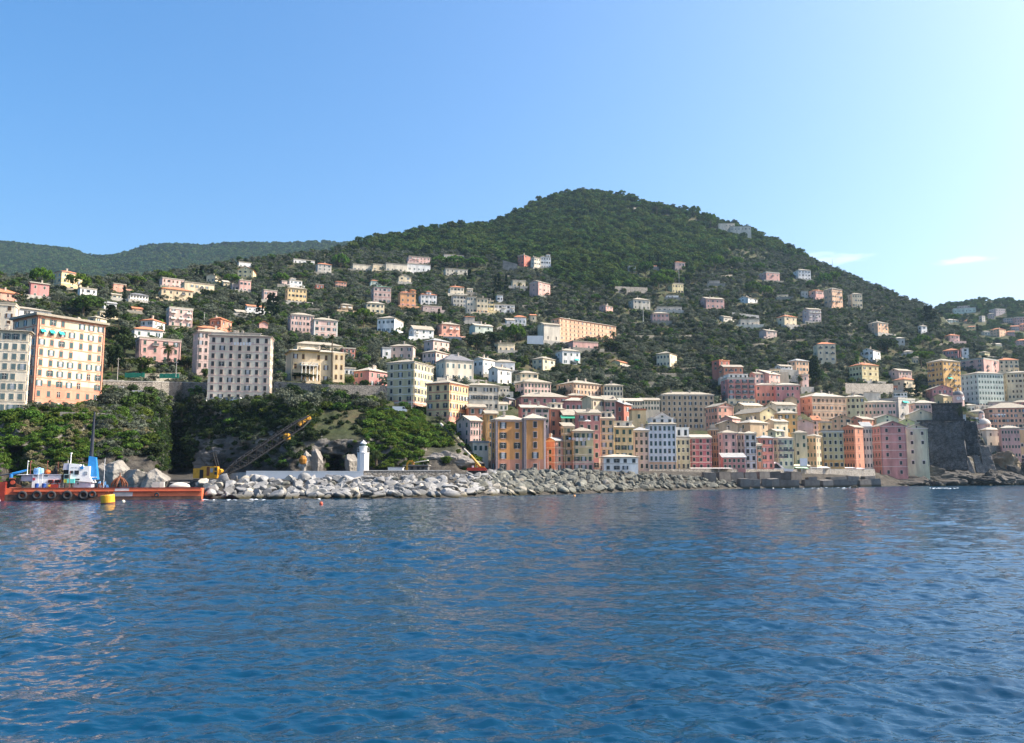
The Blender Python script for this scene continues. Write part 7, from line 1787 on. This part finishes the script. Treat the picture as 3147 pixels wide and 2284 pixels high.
# big trees named one by one
for z, x, y0, y1, w, key, lab in [
 ('H1',930,400,690,420,'oak','huge dark pine-like tree above roof of yellow building'),('H1',1100,470,640,200,'oak','smaller olive-toned tree beside the huge dark one'),('H1',1330,760,960,300,'dark','big evergreen at the side of yellow apartment building'),('H1',1400,850,1150,290,'dark','broad dark evergreen left of pink apartment block'.replace('left of','next to')),('H1',1260,960,1300,200,'dark','tall evergreen under shade of yellow apartment building'),('H1',1330,1060,1330,230,'conifer','pointed conifer over the green netting'),('H1',1240,590,760,280,'conifer','flat-branched cedar behind roof of yellow building'),
 ('H2',130,1130,1330,320,'oak','large round tree over the green netting'),('H2',640,1130,1270,150,'dark','clipped dark tree beside the mauve block'),('H2',960,580,690,160,'olive','golden olive tree behind the brick villa'),
 ('H3',500,1320,1420,330,'dark','wide clipped tree before the columned loggia'),('H3',1010,1340,1470,150,'bright','light green tree beside ochre villa'),('H3',1190,1400,1520,180,'oak','brownish tree under the dark rose villa'),
 ('H4',1180,840,1010,300,'dark','dense dark tree group below mint green house'),('H4',960,850,1060,260,'dark','tall dark tree below salmon red villa'),('H7',390,1180,1480,220,'conifer','large dark conifer before the peach hip roofed villa'),('H7',260,1060,1180,200,'dark','dark tree beside tall cream villa'),('H7',1200,920,1100,230,'dark','dark tree beside white gabled house'),('H8',110,560,720,260,'dark','dark tree group on olive slope near grey cottage'),('H6',230,1350,1560,300,'olive','yellowish oak above the huge tan block'),
 ('H5',1000,960,1100,260,'dark','dark spreading tree at the end of the convent'),('H6',1500,1330,1450,180,'dark','dark tree among roofs by salmon wing'),('H8',380,1120,1230,120,'dark','dark tree by the red-roofed cream house terrace'),('L4',175,200,330,170,'oak','round tree beside the pole under khaki building'),('L4',620,390,480,260,'olive','flat olive-toned pine at the foot of yellow painted building')]:
    X0, Y0, s = ZO[z]; px = X0+x/s; yb_ = Y0+y1/s; d = float(depth(px, yb_)) - 2; k = d/FPX
    H = (y1-y0)/s*k; r_ = w/s*k/2
    if key == 'conifer': tree(key, at(px, yb_, d), H, lab, 'tree', None, None, 0, True, (r_/(.45*H), r_/(.45*H), 1))
    else: tree(key, at(px, yb_, d), r_, lab, 'tree', None, None, rng.randrange(3), True, (1, 1, H/(1.95*r_) if key != 'bright' else H/(1.3*r_)))
    NAMED.append((px, yb_, d, r_))

for i_, (zx_, zy_, s_) in enumerate(((1120,470,2.6),(1190,472,3.0),(1235,500,2.4),(1250,620,2.0))):
    tree(('dark', 'bright')[i_ % 2], z8(zx_, zy_, 486) - Vector((0, 0, s_*.5)), s_, ('dark shrub', 'green shrub')[i_ % 2] + ' on the rock overhang beside the castle bastion', 'shrub', ('dark shrubs', 'green shrubs')[i_ % 2] + ' on the castle overhang', ('evergreen_shrub', 'leafy_shrub')[i_ % 2], i_ % 3, False)
# ------------------------------------------------------------------ scatter
def in_poly(x, y, poly):
    ins = np.zeros(x.shape, bool); n = len(poly)
    for i in range(n):
        x0, y0 = poly[i]; x1, y1 = poly[(i+1) % n]
        c = ((y0 > y) != (y1 > y)) & (x < (x1-x0)*(y-y0)/((y1-y0) or 1e-9)+x0)
        ins ^= c
    return ins
TOWN = [(1462,1445),(1478,1330),(1540,1262),(1600,1250),(1800,1250),(1900,1265),(2030,1265),(2180,1270),(2230,1240),(2330,1215),(2450,1200),(2560,1215),(2700,1225),(2840,1225),(2900,1190),(3060,1190),(3460,1190),(3460,1560),(1440,1560),(1440,1447)]
BARE = [[(985,1260),(1105,1260),(1118,1330),(1118,1452),(990,1452),(950,1390),(960,1320)], [(610,1350),(740,1345),(770,1400),(745,1470),(600,1470)], [(285,1412),(450,1400),(490,1430),(490,1500),(280,1500)], [(1300,1375),(1443,1372),(1450,1450),(1310,1450)], [(0,1440),(30,1440),(30,1520),(0,1520)], [(2215,765),(2330,770),(2365,800),(2250,795)]]
def cells(P, XX, YY):
    a = P[1:, 1:] - P[:-1, :-1]; b = P[1:, :-1] - P[:-1, 1:]
    n = np.cross(a, b); area = .5*np.linalg.norm(n, axis=2)
    return area, (P[1:, 1:]+P[:-1, :-1]+P[1:, :-1]+P[:-1, 1:])/4, (XX[1:, 1:]+XX[:-1, :-1])/2, (YY[1:, 1:]+YY[:-1, :-1])/2, n[..., 2]/np.maximum(2*area, 1e-6)
def sample(P, XX, YY, dens, seed):
    r = np.random.default_rng(seed)
    area, c, x, y, nz = cells(P, XX, YY)
    lam = area * dens(x, y, nz)
    k = r.poisson(np.clip(lam, 0, 60)).ravel(); idx = np.repeat(np.arange(k.size), k)
    i, j = np.unravel_index(idx, area.shape); u = r.random((idx.size, 1)); v = r.random((idx.size, 1))
    p = P[i, j]*(1-u)*(1-v) + P[i, j+1]*u*(1-v) + P[i+1, j]*(1-u)*v + P[i+1, j+1]*u*v
    return p, x.ravel()[idx], y.ravel()[idx], r
PT = TERR.reshape(TPF.shape)[:TN]
def proj(p):
    z = p[:, 2]-CAM_H; f = p[:, 1]*CT + z*ST; v = -p[:, 1]*ST + z*CT
    return CX + FPX*p[:, 0]/f, CY - FPX*v/f
def clear(p, rad, hgt, r, leak=.0, pad=1.0):
    "drop what stands in a house or hides one from the boat"
    keep = np.ones(len(p), bool)
    sx, sb = proj(p); q = p.copy(); q[:, 2] += hgt; _, st = proj(q); rp = rad*FPX/p[:, 1]
    lucky = r.random(len(p)) < leak
    for h in HOUSES:
        c, s_ = math.cos(h['rz']), math.sin(h['rz']); dx = p[:, 0]-h['ctr'].x; dy = p[:, 1]-h['ctr'].y
        keep &= ~((np.abs(dx*c+dy*s_) < h['W']/2+rad*.7) & (np.abs(-dx*s_+dy*c) < h['D']/2+rad*.7))
    for x0, x1, y0, y1, d in RECTS:
        keep &= ~((p[:, 1] < d+3) & (sx+rp*.7 > x0) & (sx-rp*.7 < x1) & (st < y1) & (sb > y0) & ~lucky)
    for px, py, d, rr in NAMED:
        w = rr*FPX/d; keep &= ~((p[:, 1] < d+1) & (np.abs(sx-px) < w) & (st < py-3) & (sb > py-40*1))
    return keep
def scatter(name, P, scl, rz, idx, protos, r):
    "one object of kind stuff: points that carry the plants"
    me = bpy.data.meshes.new(name); n = len(P); me.vertices.add(n); me.vertices.foreach_set('co', P.astype(np.float32).ravel())
    for nm, tp, arr in (('size', 'FLOAT', scl.astype(np.float32)), ('turn', 'FLOAT', rz.astype(np.float32)), ('sort', 'INT', idx.astype(np.int32))):
        a = me.attributes.new(nm, tp, 'POINT'); a.data.foreach_set('value', arr)
    o = put(name, me); tag(o, kind='stuff')
    ng = bpy.data.node_groups.new(name, 'GeometryNodeTree')
    ng.interface.new_socket('Geometry', in_out='INPUT', socket_type='NodeSocketGeometry'); ng.interface.new_socket('Geometry', in_out='OUTPUT', socket_type='NodeSocketGeometry')
    N = ng.nodes; Lk = ng.links; gi = N.new('NodeGroupInput'); go = N.new('NodeGroupOutput'); ip = N.new('GeometryNodeInstanceOnPoints'); gg = N.new('GeometryNodeGeometryToInstance')
    for m in reversed(protos):
        ob = bpy.data.objects.new(m.name + '_plant', m); oi = N.new('GeometryNodeObjectInfo'); oi.inputs['Object'].default_value = ob; oi.inputs['As Instance'].default_value = True; Lk.new(oi.outputs['Geometry'], gg.inputs[0])
    def att(nm, tp):
        a = N.new('GeometryNodeInputNamedAttribute'); a.data_type = tp; a.inputs['Name'].default_value = nm; return a.outputs['Attribute']
    cx_ = N.new('ShaderNodeCombineXYZ'); Lk.new(att('turn', 'FLOAT'), cx_.inputs[2])
    Lk.new(gi.outputs[0], ip.inputs['Points']); Lk.new(gg.outputs[0], ip.inputs['Instance']); ip.inputs['Pick Instance'].default_value = True
    Lk.new(att('sort', 'INT'), ip.inputs['Instance Index']); Lk.new(cx_.outputs[0], ip.inputs['Rotation']); Lk.new(att('size', 'FLOAT'), ip.inputs['Scale'])
    Lk.new(ip.outputs[0], go.inputs[0])
    md = o.modifiers.new('plants', 'NODES'); md.node_group = ng
    return o
def joined(key, i):
    "crown and trunk of a kind as one mesh, for the masses"
    c, t = KIND[key][0][i], KIND[key][1][i]
    me = bpy.data.meshes.new('tree_' + key)
    v = [tuple(x.co) for x in c.vertices] + [tuple(x.co) for x in t.vertices]; n = len(c.vertices)
    f = [tuple(p.vertices) for p in c.polygons] + [tuple(k+n for k in p.vertices) for p in t.polygons]
    me.from_pydata(v, [], f); me.materials.append(c.materials[0]); me.materials.append(t.materials[0])
    me.polygons.foreach_set('material_index', [0]*len(c.polygons)+[1]*len(t.polygons)); return me
WOODY = lambda x, y: np.clip((np.interp(x, [-260,700,1000,1200,1400,1600,1750,1900,2100,2200,2320,2460,2700,2900,3460], [700,700,760,770,775,812,880,900,862,800,765,790,800,800,800]) - y)/16 + .5 + vnoise(x/60, y/40, 77, 3)*.9, 0, 1)
# near slope: olive terraces below, oak wood above
p, x, y, r = sample(PT, TXX, TY, lambda x, y, nz: np.where(WOODY(x, y) > .5, 1/26., 1/19.) * (y < 1262) * ~in_poly(x, y, TOWN) * np.where(in_poly(x, y, BARE[5]), .3, 1) * (x > -200) * (x < 3350) * (vnoise(x/22, y/9, 55, 3) > -.5), 1)
wood = r.random(len(p)) < WOODY(x, y)
rad = np.where(wood, r.uniform(3.0, 5.8, len(p)) * np.where(r.random(len(p)) < .14, 1.45, 1), r.uniform(1.8, 3.7, len(p)))
sel = r.random(len(p))
key = np.where(wood, np.where(sel < .80, 0, 4 + (sel < .92)), np.where(sel < .64, 1, np.where(sel < .80, 0, np.where(sel < .90, 2, 3))))   # 0 oak 1 olive 2 dark 3 bright
key = np.where(wood & (key >= 4), np.where(sel < .92, 2, 0), key)
hg = rad*np.where(key == 3, 1.2, 1.95)
k = clear(p, rad, hg, r, .03)
small = ~k      # where a full tree would hide a house put a low shrub
p2 = p[small]; r2_ = np.full(len(p2), 0.0) + r.uniform(.8, 1.5, len(p2)); k2 = clear(p2, r2_, r2_*1.3, r, .0)
print('trees', k.sum(), 'shrubs', k2.sum())
ORDER = [('oak', 4), ('olive', 4), ('dark', 3), ('bright', 3)]
START = np.cumsum([0]+[n for _, n in ORDER]); PR = [joined(kk, i) for kk, n in ORDER for i in range(n)]
P_, R_, K_ = p[k], rad[k], key[k]; X_, Y_ = x[k], y[k]
P_[:, 2] -= R_*.12
# the largest in the picture become trees of their own
vis = (X_ > 5) & (X_ < 3140) & (K_ != 3)
big = np.argsort(-(R_/P_[:, 1])*vis)[:230]
pick = np.zeros(len(P_), bool); pick[big] = True
def short(l): return ' '.join(l.split()[:10])
hx = np.array([[h['ctr'].x, h['ctr'].y] for h in HOUSES])
for i in big:
    j = int(np.argmin(((hx - P_[i, :2])**2).sum(1))); kk = ORDER[K_[i]][0]
    nm = {'oak': 'leafy green tree near the ', 'olive': 'grey green olive tree near the ', 'dark': 'dark evergreen tree near the '}[kk]
    tree(kk, P_[i], float(R_[i]), nm + short(HOUSES[j]['label']), 'tree', nm + short(HOUSES[j]['label']), None, int(r.integers(0, 4)))
rest = ~pick
ix = np.array([START[kk] + int(r.integers(0, ORDER[kk][1])) for kk in K_[rest]])
scatter('hillside_woodland', P_[rest], R_[rest], r.uniform(0, 6.28, rest.sum()), ix, PR, r)
q2 = p2[k2]
scatter('terrace_undergrowth', q2, r2_[k2], r.uniform(0, 6.28, len(q2)), START[3] + r.integers(0, 3, len(q2)) if False else np.where(r.random(len(q2)) < .5, START[3] + r.integers(0, 3, len(q2)), START[1] + r.integers(0, 4, len(q2))), PR, r)
# far ridge and far hill
for nm, Pf, x0, seed, den, cl in (('ridge_woodland', RIDGE, -300, 2, 1/95., False), ('far_hill_woodland', FARH, 2780, 3, 1/48., True)):
    nr = Pf.shape[0]; XXf = np.repeat((x0 + 12*np.arange(Pf.shape[1]))[None, :], nr, 0).astype(float); YYf = np.repeat(np.arange(nr)[:, None], Pf.shape[1], 1).astype(float)
    pf, xf, yf, rf_ = sample(Pf, XXf, YYf, lambda x, y, nz: den*(y < nr-3), seed)
    rr = rf_.uniform(5, 9, len(pf)) if not cl else rf_.uniform(2.5, 5, len(pf))
    kf = clear(pf, rr, rr*1.95, rf_, .02) if cl else np.ones(len(pf), bool)
    pf = pf[kf]; rr = rr[kf]; pf[:, 2] -= rr*.2
    scatter(nm, pf, rr, rf_.uniform(0, 6.28, len(pf)), np.where(rf_.random(len(pf)) < .8, rf_.integers(0, 4, len(pf)), START[2]+rf_.integers(0, 3, len(pf))), PR, rf_)
    print(nm, len(pf))
# cliff: ivy, scrub and dry grass
IVY = [quads_mesh('ivy_tuft', leaf_cloud(90+i, 9, 30, .16, round_low, .42), L_IVY) for i in range(2)]
DRYM = [quads_mesh('dry_tuft', leaf_cloud(95+i, 9, 30, .15, round_low, .42), L_DRY) for i in range(2)]
DARKS = [quads_mesh('dark_shrub', leaf_cloud(97+i, 12, 34, .13, round_low, .40), L_DARK) for i in range(2)]
BRI = KIND['bright'][0]
OLS = [quads_mesh('scrub', leaf_cloud(110+i, 11, 32, .13, round_low, .40), L_OLIVE) for i in range(2)]
CP = IVY + DRYM + DARKS + list(BRI) + OLS      # 0-1 ivy 2-3 dry 4-5 dark 6-8 bright 9-10 scrub
def bare_mask(x, y):
    m = np.zeros(x.shape, bool)
    for b in BARE[:5]: m |= in_poly(x, y, b)
    return m
p, x, y, r = sample(PT, TXX, TY, lambda x, y, nz: (1/1.7)*(y > 1225)*(y < np.interp(x, [0,300,480,600,1480], [1500,1480,1450,1440,1446]))*(x < 1478)*~in_poly(x, y, TOWN)*np.where(bare_mask(x, y), .07, np.where((x > 590) & (x < 1000) & (y > 1330), .42, 1)), 5)
sz = r.uniform(.7, 1.7, len(p)); k = clear(p, sz, sz*1.3, r, .05); p, x, y, sz = p[k], x[k], y[k], sz[k]
w = r.random(len(p)); nzv = vnoise(x/38, y/30, 60, 3)
ids = np.where(x < 70, 0, np.where(x < 300, np.where(nzv > .12, 2, np.where(w < .55, 0, 6)), np.where(x < 460, np.where((y > 1320) & (nzv > .25), 2, np.where(w < .6, 9, 6)), np.where(x < 1120, np.where(w < .68, 4, np.where(w < .85, 9, 6)), np.where(w < .62, 6, np.where(w < .85, 0, 4))))))  # larger share of dark shrubs mid-cliff deepens the shade there by colour
ids = np.where((ids == 0) | (ids == 2) | (ids == 4) | (ids == 9), ids + r.integers(0, 2, len(p)), ids + r.integers(0, 3, len(p)))
p[:, 2] -= .2
scatter('cliff_greenery', p, sz*np.where(ids < 4, .9, 1.1), r.uniform(0, 6.28, len(p)), ids, CP, r)
print('cliff', len(p))
# larger shrubs on the cliff, each one its own
p, x, y, r = sample(PT, TXX, TY, lambda x, y, nz: (1/60.)*(y > 1228)*(y < 1420)*(x < 1470)*(x > 5)*~in_poly(x, y, TOWN)*~bare_mask(x, y), 8)
sz = r.uniform(1.8, 3.4, len(p)); k = clear(p, sz, sz*1.4, r, 0); p, x, y, sz = p[k], x[k], y[k], sz[k]
o_ = np.argsort(p[:, 1])[:110]
for i in o_:
    zone_ = ('under the yellow apartment building' if x[i] < 320 else 'on the bright cliff corner beside the barge' if x[i] < 480 else 'on the shaded cliff above the crawler crane' if x[i] < 800 else 'on the cliff above the grotto' if x[i] < 1130 else 'on the green slope beside the lighthouse' if x[i] < 1300 else 'on the green slope above the red crane')
    kk, nm, ad = ('dark', 'evergreen_shrub', 'dark evergreen shrub ') if 470 < x[i] < 1120 and r.random() < .8 else ('bright', 'leafy_shrub', 'bright green shrub ')
    tree(kk, p[i] - np.array([0, 0, sz[i]*(.75 if kk == 'dark' else .1)]), float(sz[i]), ad + zone_, 'shrub', ad + zone_, nm, int(r.integers(0, 3)), False)
# foam along the rocks
fo = MB(); FOAMM = mat('sea_foam', (.75,.79,.82), .9, .1, 2)
def foam(px0, px1, yf, n, spread, sz_):
    for i in range(n):
        px = rng.uniform(px0, px1); y_ = yf(px) + abs(rng.gauss(0, spread)); d = CAM_H*FPX/max(8, (y_-1463.5)); p = at(px, y_, d)
        s = sz_*rng.uniform(.4, 1.3); m_ = 7
        ring = [(p.x + s*1.9*math.cos(6.283*j/m_)*rng.uniform(.5, 1.2), d + s*math.sin(6.283*j/m_)*rng.uniform(.5, 1.2), rng.uniform(0, .05)) for j in range(m_)]
        fo.add(ring + [(p.x, d, .10 + .22*s*rng.random())], [(j, (j+1) % m_, m_) for j in range(m_)])
wl = lambda q: float(np.interp(q, bx, bb))
foam(1690, 2010, lambda q: wl(q)-1.5, 240, 2.2, .42); foam(620, 1480, lambda q: wl(q)-1, 60, 1.6, .28); foam(1500, 1700, lambda q: wl(q)-1, 60, 1.2, .3); foam(2030, 2270, lambda q: wl(q)-1, 80, 1.5, .4)
foam(2400, 2640, lambda q: 1496.5, 70, 2.6, .32); foam(2640, 2760, lambda q: 1491, 130, 1.4, .5); foam(2760, 2980, lambda q: 1489, 60, 1, .6); foam(2858, 2945, lambda q: 1500, 50, 1.6, .3); foam(3070, 3115, lambda q: 1482, 120, 2.5, .7)
tag(fo.build('sea_foam', FOAMM), kind='stuff')
